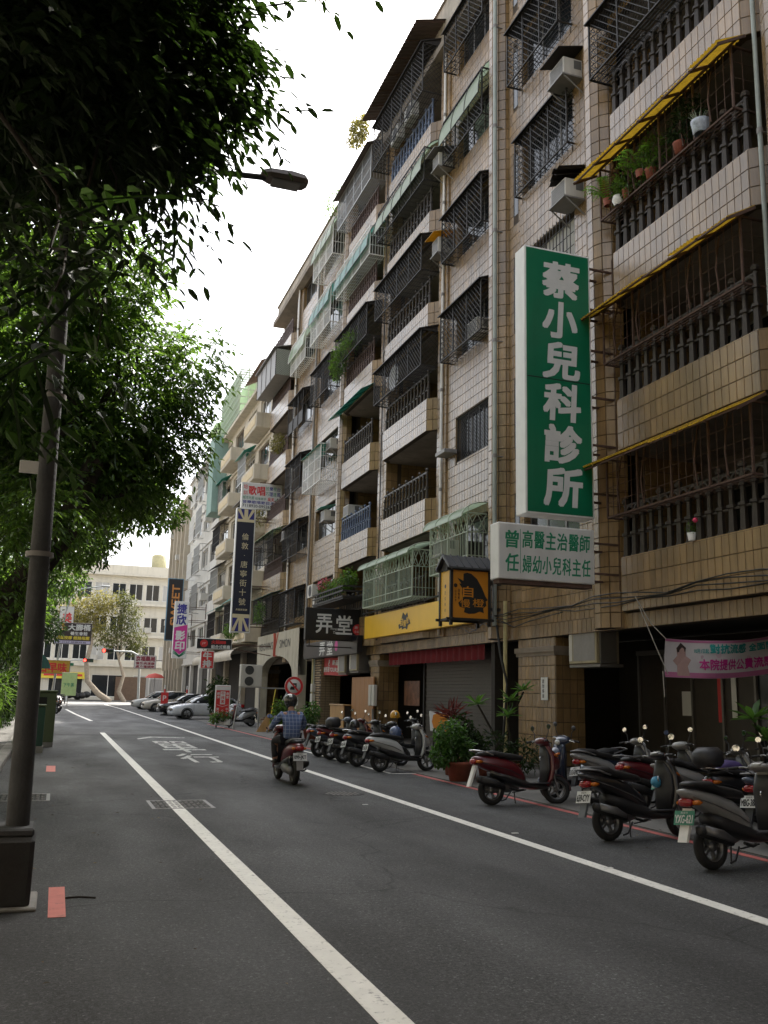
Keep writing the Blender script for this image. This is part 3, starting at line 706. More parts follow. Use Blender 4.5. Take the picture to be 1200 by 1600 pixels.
# window strip between the drain pipe and the round column (behind the green clinic sign)
cage(17.25, 19.9, PT(5)+.6, PT(5)+2.15, .2, 'shallow dark mesh cage on the fifth floor above the green vertical sign', rise=.15)
cage(17.25, 19.9, PT(6)+.6, PT(6)+2.15, .42, 'dark mesh cage on the sixth floor at the top above the green sign', rise=.18)
cage(17.25, 19.9, PT(7)+.6, PT(7)+2.15, .42, 'dark mesh cage on the seventh floor high above the green sign', rise=.18)
g = thing('window_grille', 'plain vertical bars over the fourth floor window just above the green sign', 'window grille', (XF, 17.3, PT(4)+.6)); b = MB()
vbars(b, (XF-.03, 17.3, PT(4)+.6), (0,1,0), (0,0,1), 2.55, 1.6, .16, .016); hbars(b, (XF-.03, 17.3, PT(4)+.6), (0,1,0), (0,0,1), 2.55, 1.6, 5, .014); part('bars', b, m_dark, g)
# right hand balconies: yellow corrugated awnings over low cages
def yellow_awning(k, y0, y1, label):
    z1 = SB(k+1)+.06; xo = 9.52
    t = thing('corrugated_awning', label, 'awning', (10.1, y0, z1), 'yellow corrugated awnings on the right hand balconies')
    n = 6
    for i in range(n):
        a, c = y0+(y1-y0)*i/n, y0+(y1-y0)*(i+1)/n; s = random.uniform(-.03, .03); e = random.uniform(-.03, .03)
        part('awning_sheet', MB().grid(lambda u, v: (10.09+(xo+e-10.09)*u, a+(c-a)*v, z1-.10-(.30+s)*u+.022*math.sin(v*(c-a)/.095*2*PI)), 6, 44), m_yellow, t)
    b = MB()
    for i in range(n+1): yy = y0+(y1-y0)*i/n; b.beam((10.09, yy, z1-.13), (xo, yy, z1-.44), .035, .05)
    for u in (.3, .95): b.beam((10.09+(xo-10.09)*u, y0, z1-.14-.30*u), (10.09+(xo-10.09)*u, y1, z1-.14-.30*u), .03)
    part('awning_frame', b, m_rust, t)
    for i in (1, 2, 4, 5):
        yy = y0+(y1-y0)*i/n; part('awning_brace', MB().tube([(9.95, yy, z1-1.3), (9.9, yy, z1-.9), (9.98, yy+.05, z1-.55), (10.1, yy+.12, z1-.2)], .016, 5), m_rust, t)
for k in (2, 3, 4):
    yellow_awning(k, 11.2, 15.85, ['yellow corrugated awning lowest of the three right hand balconies', 'middle yellow corrugated awning just right of the green sign top', 'highest yellow corrugated awning shading the balcony full of plants'][k-2])
    cage(11.4, 15.5, PT(k)+.82, SB(k+1)-.15, .45, ['thin rusty bar cage on the lowest right hand balcony', 'thin rusty bar cage under the middle yellow awning', 'thin rusty bar cage full of green plants under the top yellow awning'][k-2], 'low', m_rust, None)
cage(11.2, 15.55, PT(5)+.95, SB(6)+.15, .62, 'large dark mesh cage above the highest yellow awning at the upper right', roof='flat', rise=.12)
cage(11.2, 15.55, PT(6)+.95, SB(7)+.15, .62, 'large dark mesh cage on the sixth floor at the upper right corner', roof='flat', rise=.12)
# pair of balconies left of the window strip
cage(25.5, 30.2, 4.45, 5.85, .75, 'long pale green bar cage with a curved awning over the yellow shop fascia', 'fan', m_greenpaint, 'curve', rm=m_polygreen, rise=.35, over=.08)
cage(25.45, 30.0, PT(4)+1.0, SB(5)+.02, .62, 'dark mesh cage with a round satellite dish on the fourth floor balcony', rise=.22)
cage(25.45, 30.0, PT(5)+1.0, SB(6)+.02, .66, 'dark mesh cage on the fifth floor balcony above the satellite dish cage', rise=.2)
cage(25.45, 30.1, PT(6)+.95, SB(7)-.05, .62, 'long curved pale green awning cage on the sixth floor balcony', 'mesh', m_dark, 'curve', rm=m_polygreen, rise=.5)
cage(25.45, 30.6, PT(7)+.95, ROOF+.6, .72, 'dark mesh cage crammed with air conditioners above the blue railing', rise=.3)
cage(31.0, 35.2, PT(5)+.9, SB(6)-.02, .66, 'dark mesh cage overgrown with yellow green plants on the fifth floor', rise=.22)
cage(30.9, 35.4, PT(6)+.9, SB(7)-.1, .66, 'long white bar cage under a curved teal awning on the sixth floor', 'vert', m_white, 'curve', rm=m_polyteal, rise=.45, rb=m_grey)
cage(30.9, 35.4, PT(7)+.85, ROOF+.1, .7, 'pale grey bar cage under a brown metal eave on the top floor', 'vert', m_silver, 'flat', rm=mat('brown_eave', (.10,.07,.06), .5, .2), rise=.35, over=.12)
t = thing('flat_awning', 'flat green sheet awning over the fourth floor balcony with the black railing', 'awning', (10.1, 33, SB(5)))
part('awning_sheet', MB().prism([(10.12, 31.1, SB(5)+.1), (9.6, 31.1, SB(5)-.2), (9.6, 31.1, SB(5)-.18), (10.12, 31.1, SB(5)+.12)], (0, 4.4, 0)), m_polyteal, t)
b = MB()
for i in range(6): b.beam((10.12, 31.1+.88*i, SB(5)+.08), (9.6, 31.1+.88*i, SB(5)-.22), .02)
part('awning_frame', b, m_dark, t)
# far window strips
cage(36.6, 39.6, PT(4)-.3, PT(4)+1.3, .75, 'white bar cage with a pale blue top rail on the fourth floor', 'vert', m_white, 'sheet', rm=m_polyteal, rise=.1)
cage(36.6, 39.8, PT(5)+.7, PT(5)+2.15, .5, 'dark mesh cage on the fifth floor above the white bar cage', rise=.25)
cage(36.5, 39.8, PT(6)+.4, PT(6)+2.2, .6, 'white bar cage under a curved teal awning on the sixth floor by the column', 'vert', m_white, 'curve', rm=m_polyteal, rise=.45, rb=m_grey)
cage(36.5, 39.8, PT(7)+.4, PT(7)+2.1, .6, 'white bar cage under a curved pale green awning on the top floor', 'vert', m_white, 'curve', rm=m_polygreen, rise=.45, rb=m_grey)
for k, st, lb in ((2, 'mesh', 'dark window cage on the second floor behind the black vertical sign'), (3, 'vert', 'dark barred window cage on the third floor beside the singing school sign'), (4, 'vert', 'dark barred window cage on the fourth floor left of the white bar cage'), (5, 'panel', 'dark arched window cage on the fifth floor at the far end')):
    cage(41.2, 44.2, PT(k)+.4, PT(k)+2.0, .5, lb, st, roof='flat', rise=.2)
cage(41.2, 44.2, PT(6)+.4, PT(6)+1.9, .5, 'cream bar cage under a curved light green awning on the sixth floor far end', 'vert', m_white, 'curve', rm=m_polygreen, rise=.5)
cage(45.2, 49.8, PT(2)+.9, SB(3), .7, 'dark cage with a green sheet roof on the second floor at the far end', 'mesh', m_dark, 'sheet', rm=m_polyteal, rise=.25)
cage(45.2, 49.8, PT(3)+.9, SB(4), .8, 'dark cage under a pale green sheet awning on the third floor far end', 'vert', m_dark, 'sheet', rm=m_polygreen, rise=.35)
t = thing('enclosed_balcony', 'grey sheet metal balcony box with a lattice side on the sixth floor far end', 'balcony box', (10.1, 47, PT(6)))
part('box_shell', MB().box(9.3, 10.08, 45.1, 49.9, PT(6)+.75, PT(6)+2.15), m_grey, t)
part('box_roof', MB().prism([(10.1,45,PT(6)+2.4),(9.15,45,PT(6)+2.18),(9.15,45,PT(6)+2.22),(10.1,45,PT(6)+2.44)], (0,5,0)), m_grey, t)
b = MB(); lattice(b, (9.3, 45.09, PT(6)+.75), (1,0,0), (0,0,1), .78, 1.4, .08, .012); part('lattice_side', b, m_greenpaint, t, kind='stuff')
b = MB()
for i in range(5): b.beam((9.296, 45.1+i*1.2, PT(6)+.75), (9.296, 45.1+i*1.2, PT(6)+2.15), .03)
part('box_mullion', b, m_dark, t, kind='stuff')
# brown corrugated eave at the top of the near balcony stack
t = thing('metal_eave', 'long brown corrugated metal eave along the roof edge', 'eave', (10, 27, ROOF+1))
part('eave_sheet', MB().grid(lambda u, v: (10.4-1.15*u, 25.0+5.9*v, ROOF+1.35-.35*u+.02*math.sin(v*5.9/.2*2*PI)), 2, 120), mat('brown_corrugated', (.13,.09,.075), .5, .2), t)
b = MB()
for i in range(7): b.beam((10.4, 25.1+i*.95, ROOF+1.3), (9.28, 25.1+i*.95, ROOF+.97), .03)
part('eave_frame', b, m_rust, t, kind='stuff')
# ------------------------------------------------------------ air conditioners
def window_ac(x, y, z, label, w=.66, h=.44, d=.5, roof=None, shelf=True, tilt=0):
    t = thing('air_conditioner', label, 'air conditioner', (x, y, z), 'window air conditioners on the facade')
    part('casing', MB().bbox(x-d, x+.1, y, y+w, z, z+h, .012), m_ac, t)
    g = MB()
    for i in range(9): zz = z+.05+i*(h-.1)/8; g.box(x-d-.008, x-d-.002, y+.04, y+w-.04, zz-.006, zz+.006)
    part('front_grille', g, m_acdark, t, kind='stuff')
    part('coil', MB().box(x-d-.004, x-d+.01, y+.035, y+w-.035, z+.04, z+h-.04), m_grey, t)
    g = MB()
    g.box(x-d*.45, x-.03, y-.004, y+.004, z+h*.4, z+h*.9); part('side_vent', g, m_acdark, t)
    if shelf:
        g = MB().box(x-d-.05, x, y-.03, y+w+.03, z-.05, z-.015)
        for yy in (y, y+w): g.beam((x, yy, z-.4), (x-d, yy, z-.05), .025)
        part('bracket', g, m_grey, t)
    if roof == 'sheet':
        part('rain_cover', MB().prism([(x, y-.12, z+h+.3), (x-d-.2, y-.12, z+h+.1), (x-d-.2, y-.12, z+h+.12), (x, y-.12, z+h+.32)], (0, w+.24, 0)), m_dark, t)
    elif roof == 'ragged':
        for i in range(3): part('rain_cover', MB().grid(lambda u, v: (x-(d+.25-.08*i)*u, y-.15+w*(i*.36+v*.5), z+h+.34-.2*u-.05*math.sin(v*7+i)-.02*i), 4, 8), m_dark, t)
    elif roof:
        part('rain_cover', MB().prism([(x, y-.12, z+h+.25), (x-d-.2, y-.12, z+h+.05), (x-d-.2, y-.12, z+h+.07), (x, y-.12, z+h+.27)], (0, w+.24, 0)), roof, t)
    return t
def split_ac(x, y, z, label, w=.75, h=.55, d=.28, fans=1, face='x'):
    """outdoor unit with round fan grilles; face: the side the fan looks at"""
    t = thing('condenser_unit', label, 'air conditioner', (x, y, z), 'outdoor condenser units')
    part('casing', MB().bbox(x-d/2, x+d/2, y-w/2, y+w/2, z, z+h, .015) if face == 'x' else MB().bbox(x-w/2, x+w/2, y-d/2, y+d/2, z, z+h, .015), m_ac, t)
    for i in range(fans):
        zc = z+h*(i+.5)/fans; r = min(.42*h/fans, .36*w)
        c = (x-d/2-.002, y-w*.1, zc) if face == 'x' else (x-w*.1, y-d/2-.002, zc)
        g = MB(); ax = 'x' if face == 'x' else 'y'
        g.lathe([(0, r), (-.012, r), (-.012, r*.94), (0, r*.94)], c, 20, ax)
        for q in range(1, 5): g.lathe([(-.008, r*q/5+.006), (-.012, r*q/5), (-.008, r*q/5-.006)], c, 16, ax)
        part('fan_guard', g, m_acdark, t); part('fan_opening', MB().lathe([(-.001, r*.94), (-.002, .001)], c, 20, ax), m_black, t)
    return t
window_ac(XF, 16.85, 15.85, 'white window air conditioner under a flat dark cover at the upper right', roof='sheet')
window_ac(XF, 16.85, 12.75, 'window air conditioner with a ragged dark cover just above the green sign', roof='ragged')
window_ac(XF, 24.45, 14.95, 'cream air conditioner with a small yellow roof beside the fifth floor cage', roof=m_yellow, w=.5, h=.5)
window_ac(XF, 24.5, 17.9, 'grey air conditioner under a grey tin cover beside the sixth floor awning', roof=m_grey, w=.5)
window_ac(9.98+.42, 21.9, PT(4)+.8, 'grey air conditioner standing inside the fourth floor mesh cage', d=.36, shelf=False)
window_ac(XF-.05, 23.9, 5.5, 'green tinted air conditioner tucked under the curved awning above the lantern', d=.45, w=.6)
t = thing('ledge_shelf', 'empty grey concrete ledge under the third floor window beside the lattice', 'shelf', (XF, 24.3, 8.6)); part('shelf_board', MB().bbox(XF-.4, XF, 24.0, 24.7, 8.5, 8.62, .01), m_grey, t)
window_ac(XF, 36.1, PT(4)+1.0, 'air conditioner right of the white bar cage on the fourth floor', w=.7)
window_ac(XF, 36.6, PT(3)+1.2, 'air conditioner under a teal cover on the third floor', roof=m_polyteal, w=.6)
window_ac(XF, 44.0, PT(3)+1.5, 'small air conditioner at the far end of the third floor by the dark cage', w=.6)
window_ac(XF+.3, 34.2, PT(3)+1.0, 'air conditioner inside the open third floor balcony with the pale blue railing', w=.7, shelf=False)
split_ac(9.95, 27.2, PT(7)+1.0, 'condenser unit inside the topmost mesh cage over the blue railing')
split_ac(9.95, 28.6, PT(7)+1.0, 'second condenser unit deeper inside the topmost mesh cage')
split_ac(10.1, 38.8, 5.6, 'white condenser unit above the black shop sign', .8, .55)
split_ac(10.0, 36.6, 4.75, 'lower white condenser unit just behind the black shop sign top', .85, .6, face='y')
# shop front units seen under the slab
def boxed_ac(x, y, z, w, h, label):
    t = thing('air_conditioner', label, 'air conditioner', (x, y, z), 'old cream air conditioners in window frames')
    part('casing', MB().bbox(x-.35, x+.2, y, y+w, z, z+h, .015), mat('aged_cream_casing', (.36,.31,.2), .55, .1, 4, grime=.4), t)
    part('coil', MB().box(x-.357, x-.352, y+.05, y+w-.2, z+.06, z+h-.06), m_grey, t)
    part('control_panel', MB().box(x-.36, x-.352, y+w-.16, y+w-.03, z+.06, z+h-.06), m_ac, t)
    f = MB(); f.box(x-.3, x+.25, y-.06, y+w+.06, z-.07, z-.01).box(x-.28, x+.1, y-.06, y-.01, z, z+h).box(x-.28, x+.1, y+w+.01, y+w+.06, z, z+h); part('mounting_frame', f, m_frame, t)
boxed_ac(10.75, 16.75, 2.32, 1.1, .72, 'cream air conditioner with a bright side panel under the slab right of the pillar')
boxed_ac(10.4, 33.5, 2.35, .9, .95, 'left cream air conditioner above the wooden panel of the shop')
boxed_ac(10.4, 32.0, 2.4, .9, .95, 'right cream air conditioner above the wooden panel of the shop')
# satellite dish in the fourth floor cage
t = thing('satellite_dish', 'round grey satellite dish behind mesh on the fourth floor', 'satellite dish', (9.95, 28.6, PT(4)+1.3))
part('dish', MB().lathe([(0,.001),(-.03,.2),(-.1,.4),(-.12,.46),(-.11,.46),(-.02,.2)], (10.05, 28.4, PT(4)+1.55), 20, 'x'), m_silver, t)
part('dish_arm', MB().beam((10.05, 28.4, PT(4)+1.0), (10.05, 28.4, PT(4)+1.55), .03), m_grey, t)
# ------------------------------------------------------------ balcony plants
def shelf_plants(label, blobs, n, L=.12, W_=.05, m=m_leaf, pots=(), cat='plant', pm=None, group=None, name='balcony_plant'):
    c = blobs[0]; t = thing(name, label, cat, (c[0], c[1], c[2]-c[5]), group)
    part('foliage', plant_mesh(blobs, n, L, W_), m, t)
    for (x, y, z, r, h) in pots: part('pot', MB().lathe([(0,.001),(0,r*.75),(h*.85,r),(h,r*1.08),(h,r*.9),(h*.8,r*.85),(h*.8,.001)], (x, y, z), 12), pm or m_terra, t)
    return t
m_bluepot = mat('blue_white_pot', (.42,.47,.55), .3, .5, 14); m_leafbright = mat('bright_leaf', (.08,.22,.03), .4, .2, 3, isl=.35, trans=.45, tcol=(.2,.42,.04))
z4 = PT(4)+.85
shelf_plants('bushy green plant filling the middle of the top awning cage', [(10.0,14.6,z4+.35,.22,.5,.35),(10.0,13.8,z4+.5,.2,.5,.45)], 900, .1, .05, pots=((10.0,14.6,z4,.11,.2),(10.0,13.8,z4,.12,.2)))
shelf_plants('dark bushy plant at the right end of the top awning cage', [(10.0,12.7,z4+.55,.2,.55,.4)], 700, .1, .045, m_leafdark, pots=((10.0,12.9,z4,.13,.22),))
def fern(x, y, z, label, n=9, L=.5):
    t = thing('fern', label, 'fern', (x, y, z)); V = []
    for i in range(n):
        a = 2*PI*i/n+random.uniform(-.3, .3); k = 14; d = np.array([math.cos(a), math.sin(a), 0.]); s = np.linspace(.08, 1, k)
        P = np.array([x, y, z])+np.outer(s*L, d)+np.outer(np.sin(s*2.2)*L*.55, [0,0,1.]); sd = np.array([-d[1], d[0], 0])
        for sg in (1, -1): V.append(leaf_np(P, sg*sd[None]+d[None]*.4+np.zeros((k, 3)), np.tile([0,0,1.], (k, 1)), .13*np.sin(s*PI*.9+.2)+.02, .03, simple=True))
    part('fronds', np_mesh('fronds', *join_np(*V)), m_leafbright, t); part('pot', MB().lathe([(0,.08),(.15,.1),(.15,.001)], (x, y, z-.15), 10), m_terra, t)
fern(9.93, 14.05, z4+.3, 'bright green fern in the middle of the top awning cage'); fern(9.93, 15.2, z4+.3, 'bright green fern at the left end of the top awning cage')
t = thing('flower_pot', 'blue and white pot with spiky cactus at the right end of the cage', 'flower pot', (9.95, 12.25, z4))
part('pot', MB().lathe([(0,.12),(.02,.14),(.2,.17),(.24,.18),(.24,.15),(.2,.001)], (9.95, 12.25, z4), 14), m_bluepot, t)
part('spikes', np_mesh('spikes', *leaf_np(np.tile([9.95,12.3,z4+.2], (24, 1)), runit(24)*np.array([.7,.7,.3])+np.array([0,0,.9]), runit(24), .3, .03, simple=True)), m_greenpaint, t)
t = thing('flower_pot', 'white ceramic pot on the cage floor left of the fern', 'flower pot', (9.95, 14.85, z4)); part('pot', MB().lathe([(0,.08),(.1,.13),(.2,.11),(.2,.001)], (9.95, 14.85, z4-.02), 12), m_white, t)
part('sprig', plant_mesh([(9.95,14.85,z4+.25,.08,.08,.1)], 30, .08, .03), m_leaf, t)
t = thing('flower_pot', 'small white pot with a pink flower on the lowest right balcony parapet', 'flower pot', (10.12, 13.1, PT(2)+.02)); part('pot', MB().lathe([(0,.06),(.14,.08),(.14,.001)], (10.06, 13.1, PT(2)+.02), 10), m_white, t)
part('leaves', plant_mesh([(10.06,13.1,PT(2)+.25,.1,.1,.1)], 40, .08, .03), m_leaf, t); part('blossom', MB().ball((10.05,12.98,PT(2)+.36), .045), mat('pink_flower', (.7,.06,.15), .6), t)
shelf_plants('yellow green plants spilling through the fifth floor dark cage', [(9.8,33.4,PT(5)+1.4,.3,1.1,.5),(9.7,34.6,PT(5)+1.0,.3,.7,.8)], 1500, .14, .05, m_leaf, pots=((9.9,33.4,PT(5)+.95,.14,.25),))
shelf_plants('yellow green creeper hanging from the roof edge over the eave', [(9.6,32.4,ROOF+1.5,.4,1.0,.5),(9.4,31.6,ROOF+1.2,.3,.6,.5)], 900, .16, .07, m_leafyel, name='hanging_plant')
shelf_plants('sparse weeds growing on the roof corner above the far eave', [(10.1,37.5,ROOF+1.3,.4,1.3,.5)], 400, .16, .05, m_leaf, name='roof_weed')
shelf_plants('small bush on the fifth floor balcony at the far end', [(9.9,46.5,PT(5)+.6,.4,.9,.5)], 500, .16, .06, m_leafyel)
shelf_plants('thin shrub leaning out of the fourth floor balcony at the far end', [(9.7,49.6,PT(4)+.5,.5,.6,.7)], 400, .16, .05, m_leafyel)
shelf_plants('creeper inside the second floor cage at the far end', [(9.6,47.5,PT(2)+1.3,.25,1.2,.6)], 500, .14, .05, m_leaf)
# planter box with flowers over the black shop sign
t = thing('planter_box', 'long dark planter with pink flowers on the second floor above the black shop sign', 'planter', (9.5, 33.5, 4.9))
f = MB()
f.box(9.25, 10.05, 31.3, 35.4, 4.86, 4.92)
for zz in (4.95, 5.15, 5.32): f.beam((9.25, 31.3, zz), (9.25, 35.4, zz), .05, .06); f.beam((9.25, 31.3, zz), (10.05, 31.3, zz), .05, .06)
vbars(f, (9.25, 31.3, 4.9), (0,1,0), (0,0,1), 4.1, .4, .3, .03); part('box', f, m_dark, t)
part('foliage', plant_mesh([(9.6,33.0,5.5,.3,1.2,.3),(9.6,34.6,5.5,.3,.8,.35),(9.6,31.9,5.65,.3,.6,.35)], 1300, .14, .07), m_leaf, t)
part('blossoms', plant_mesh([(9.5,34.7,5.75,.25,.6,.25)], 160, .11, .08), mat('pink_blossom', (.55,.12,.16), .6, isl=.3), t)
# ------------------------------------------------------------ signs
m_green = mat('green_acrylic', (.004,.15,.07), .35, .1, 1.5, grime=.25, gcol=(.003,.06,.03))
m_letter = mat('white_lettering', (.62,.62,.60), .6, .08, 3, grime=.15, gcol=(.3,.3,.28))
m_greenl = mat('green_lettering', (.01,.22,.11), .5, .05)
m_panel = mat('white_acrylic', (.62,.62,.60), .4, .06, 2, grime=.3, gcol=(.34,.31,.26))
m_yfascia = mat('yellow_fascia', (.80,.47,.015), .4, .05, 2, grime=.1, gcol=(.4,.25,.02))
m_orange = mat('orange_panel', (.56,.22,.015), .45, .06, 2)
m_blackp = mat('black_panel', (.010,.010,.012), .35, .2)
m_red = mat('red_print', (.55,.03,.03), .5, .08); m_blue = mat('blue_print', (.03,.03,.22), .5, .08); m_pink = mat('magenta_print', (.5,.03,.24), .5, .08)
m_cream = mat('cream_print', (.62,.53,.33), .5, .06); m_navy = mat('navy_print', (.010,.011,.025), .4, .1); m_ubl = mat('flag_blue', (.02,.02,.16), .45, .1)
m_blk = mat('black_print', (.012,.012,.012), .6, .1); m_grn = mat('green_print', (.02,.20,.10), .5, .1); m_brown = mat('dark_brown_panel', (.028,.016,.014), .45, .1)
m_yl = mat('yellow_print', (.7,.55,.05), .5, .1); m_orl = mat('orange_print', (.5,.21,.05), .5, .1); m_tealp = mat('teal_print', (.02,.28,.27), .5, .1)
def sign_box(name, label, x0, x1, z0, z1, Y, d, face, case, b=.03, cat='sign', group=None):
    t = thing(name, label, cat, ((x0+x1)/2, Y, z0), group)
    part('sign_case', MB().bbox(x0, x1, Y, Y+d, z0, z1, .015), case, t)
    part('sign_face', MB().box(x0+b, x1-b, Y-.004, Y+.002, z0+b, z1-b), face, t)
    return t, Y-.006
def L(t, m, *items, name='lettering'):                  # items: (text, x, z, Y, w, h[, bold])
    b = MB()
    for it in items: put(b, it[0], (it[1], it[3], it[2]), UX, UZ, it[4], it[5], it[6] if len(it) > 6 else .03)
    return part(name, b, m, t, kind='stuff')
def bracket(t, x0, x1, Y, zs, d=.0):
    b = MB()
    for z in zs: b.beam((x0, Y+d, z), (x1, Y+d, z), .04); b.beam((x0, Y+d+.25, z-.12), (x1, Y+d+.25, z-.12), .04); b.beam((x0, Y+d+.25, z-.12), (x0, Y+d, z), .03)
    b.beam((x1-.04, Y+d, zs[0]-.3), (x1-.04, Y+d, zs[-1]+.3), .05)
    part('sign_bracket', b, m_rust, t)
# tall green clinic sign
gx0, gx1, gz0, gz1 = 8.24, 9.76, 5.08, 10.66
t, Y = sign_box('clinic_sign', 'tall green vertical clinic sign with six large white characters', gx0, gx1, gz0, gz1, 15.68, .42, m_green, m_white, .04)
part('panel_seam', MB().box(gx0+.05, gx1-.05, Y-.001, Y+.001, 7.85, 7.87), m_blk, t)
b = MB(); cw = .80; px = (gx0+gx1)/2-cw/2+.05
for i, c in enumerate('蔡小兒科診所'): put(b, c, (px, Y, gz1-.32-(i+1)*.87+.17), UX, UZ, cw*(.94 if c == '小' else 1), .74, .05, skew=.06)
part('lettering', b, m_letter, t)
bracket(t, gx1, 10.35, 15.7, [5.6, 6.6, 7.6, 8.6, 9.5, 10.4])
# white clinic sign below it
t, Y = sign_box('clinic_sign', 'white horizontal clinic sign with two rows of green characters', 7.66, 9.74, 3.78, 4.86, 15.68, .36, m_panel, m_white, .03)
b = MB()
for s, x, z, w, h in (('曾', 7.80, 4.38, .27, .33), ('任', 7.80, 3.93, .27, .33)): put(b, s, (x, Y, z), UX, UZ, w, h, .035, .05)
for s, z in (('高醫主治醫師', 4.40), ('婦幼小兒科主任', 3.92)):
    n = len(s); w = 1.5/n
    for i, c in enumerate(s): put(b, c, (8.16+i*w, Y, z), UX, UZ, w*.86, .33, .035, .05)
b.box(8.115, 8.125, Y-.001, Y+.001, 3.9, 4.75); part('lettering', b, m_greenl, t)
bracket(t, 9.74, 10.35, 15.7, [4.0, 4.6])
part('rust_strip', MB().box(7.7, 9.7, 15.72, 15.98, 3.7, 3.779), m_rust, t)
# orange lantern sign with a little metal roof
t = thing('lantern_sign', 'orange lantern shaped sign with a dark pitched metal roof beside the yellow fascia', 'sign', (9.25, 20.6, 3.35)); x0, x1, y0, y1 = 8.74, 9.74, 20.45, 21.1
f = MB()
for x in (x0, x1):
    for y in (y0, y1): f.beam((x, y, 3.25), (x, y, 4.64), .07)
for z in (3.40, 4.6):
    for y in (y0, y1): f.beam((x0-.12, y, z), (x1+.12, y, z), .06)
    for x in (x0, x1): f.beam((x, y0-.1, z+.001), (x, y1+.1, z+.001), .055)
part('lantern_frame', f, m_dark, t)
part('front_panel', MB().box(x0+.03, x1-.03, y0-.01, y0+.01, 3.43, 4.57), m_orange, t); part('back_panel', MB().box(x0+.03, x1-.03, y1-.01, y1+.01, 3.43, 4.57), m_orange, t)
part('side_panel', MB().box(x0-.01, x0+.01, y0+.03, y1-.03, 3.43, 4.57), mat('amber_panel', (.66,.36,.02), .45, .05), t); part('side_panel', MB().box(x1-.01, x1+.01, y0+.03, y1-.03, 3.43, 4.57), m_orange, t)
rf = MB(); ym, e = (y0+y1)/2, .11; m_roof = mat('dark_metal_roof', (.055,.057,.062), .4, .15)
rf.prism([(x0-e,y0-e,4.6),(x0-e,ym,4.92),(x0-e,y1+e,4.6),(x0-e,y1+e,4.64),(x0-e,ym,4.97),(x0-e,y0-e,4.64)], (x1-x0+2*e,0,0)); rp = part('lantern_roof', rf, m_roof, t)
for i in range(7):
    xx = x0-e+.02+(x1-x0+2*e-.04)*i/6; part('roof_seam', MB().beam((xx,y0-e,4.655),(xx,ym,4.985),.025,.03).beam((xx,ym,4.985),(xx,y1+e,4.655),.025,.03), m_roof, rp)
part('roof_gable', MB().add([(x0-.02,y0,4.6),(x0-.02,ym,4.88),(x0-.02,y1,4.6)], [(0,1,2)]), m_dark, t)
Y = y0-.014
def brush(pts): return MB().add([(x0+.03+p[0]*.94, Y, 3.43+p[1]*1.14) for p in pts], [tuple(range(len(pts)))])
blot = [(.30,.93),(.40,.96),(.52,.94),(.68,.84),(.82,.66),(.92,.48),(.99,.40),(.93,.37),(.95,.28),(.86,.22),(.88,.12),(.76,.15),(.62,.10),(.45,.09),(.32,.12),(.34,.2),(.2,.23),(.16,.31),(.24,.37),(.29,.40),(.26,.52),(.27,.62),(.18,.72),(.24,.72),(.13,.84),(.22,.81),(.30,.78)]
part('brush_stroke', brush(blot), m_blk, t)
b = MB(); put(b, '自', (x0+.30, Y-.002, 3.43+.44*1.14), UX, UZ, .27, .26, .02); put(b, '慢', (x0+.24, Y-.002, 3.43+.22*1.14), UX, UZ, .25, .2, .01); put(b, '橙', (x0+.56, Y-.002, 3.43+.24*1.14), UX, UZ, .3, .2, .01); part('lettering', b, m_orange, t)
b = MB(); column(b, '自慢橙', (x0+.17, Y-.001, 4.12), UX, UZ, .05, .07, .02, .01); column(b, '日式料理', (x0+.09, Y-.001, 4.08), UX, UZ, .04, .05, .02, .01)
b.lathe([(0,.05),(-.001,.0001)], (x0+.11, Y, 4.2), 14, 'y')
for i, c in enumerate('日式燒肉'): put(b, c, (x0-.014, y0+.36, 4.0-i*.14), (0,-1,0), UZ, .06, .08, .01)
b.lathe([(0,.05),(-.001,.0001)], (x0-.013, y0+.33, 4.2), 14, 'x'); part('small_lettering', b, m_brown, t)
part('sign_bracket', MB().beam((x1, ym, 4.35), (10.38, ym, 4.35), .08, .1).beam((x1, ym, 3.7), (10.38, ym, 3.7), .06, .08), m_dark, t)
# yellow fascia
t = thing('shop_fascia', 'long plain yellow shop fascia with a small black brush logo', 'sign', (9.95, 26.4, 3.43))
part('fascia_panel', MB().bbox(9.9, 10.06, 22.1, 30.75, 3.44, 4.2, .012), m_yfascia, t)
Yx = 9.895; b = MB()
bl = [(.1,.1),(.3,.18),(.35,.05),(.6,.12),(.75,.0),(.82,.25),(1,.3),(.95,.5),(.85,.6),(.75,.95),(.6,.8),(.4,1.0),(.3,.7),(.2,.6),(.25,.4),(.05,.35)]
b.add([(Yx, 27.35-1.1*p[0], 3.53+.56*p[1]) for p in bl], [tuple(range(len(bl)))]); part('brush_stroke', b, m_blk, t)
b = MB(); put(b, '自', (Yx-.002, 27.1, 3.68), (0,-1,0), UZ, .22, .24, .02); put(b, '慢', (Yx-.002, 26.85, 3.64), (0,-1,0), UZ, .22, .2, .02); put(b, '橙', (Yx-.002, 26.6, 3.72), (0,-1,0), UZ, .2, .2, .02); part('lettering', b, m_yfascia, t)
t = thing('valance', 'dark red scalloped fabric valance hanging in the shadow below the yellow fascia', 'awning', (10.6, 26, 2.7))
def vf(u, v): return (10.55+.03*math.sin(v*7.6*2*PI/.42), 22.4+v*7.6, 3.0-.42*u-.03*u*abs(math.sin(v*7.6*PI/.42)))
part('fabric', MB().grid(vf, 3, 200), mat('dark_red_fabric', (.17,.008,.016), .85, .2, 4, trans=.2), t); part('rail', MB().beam((10.5,22.3,3.02),(10.5,30.1,3.02),.04), m_dark, t)
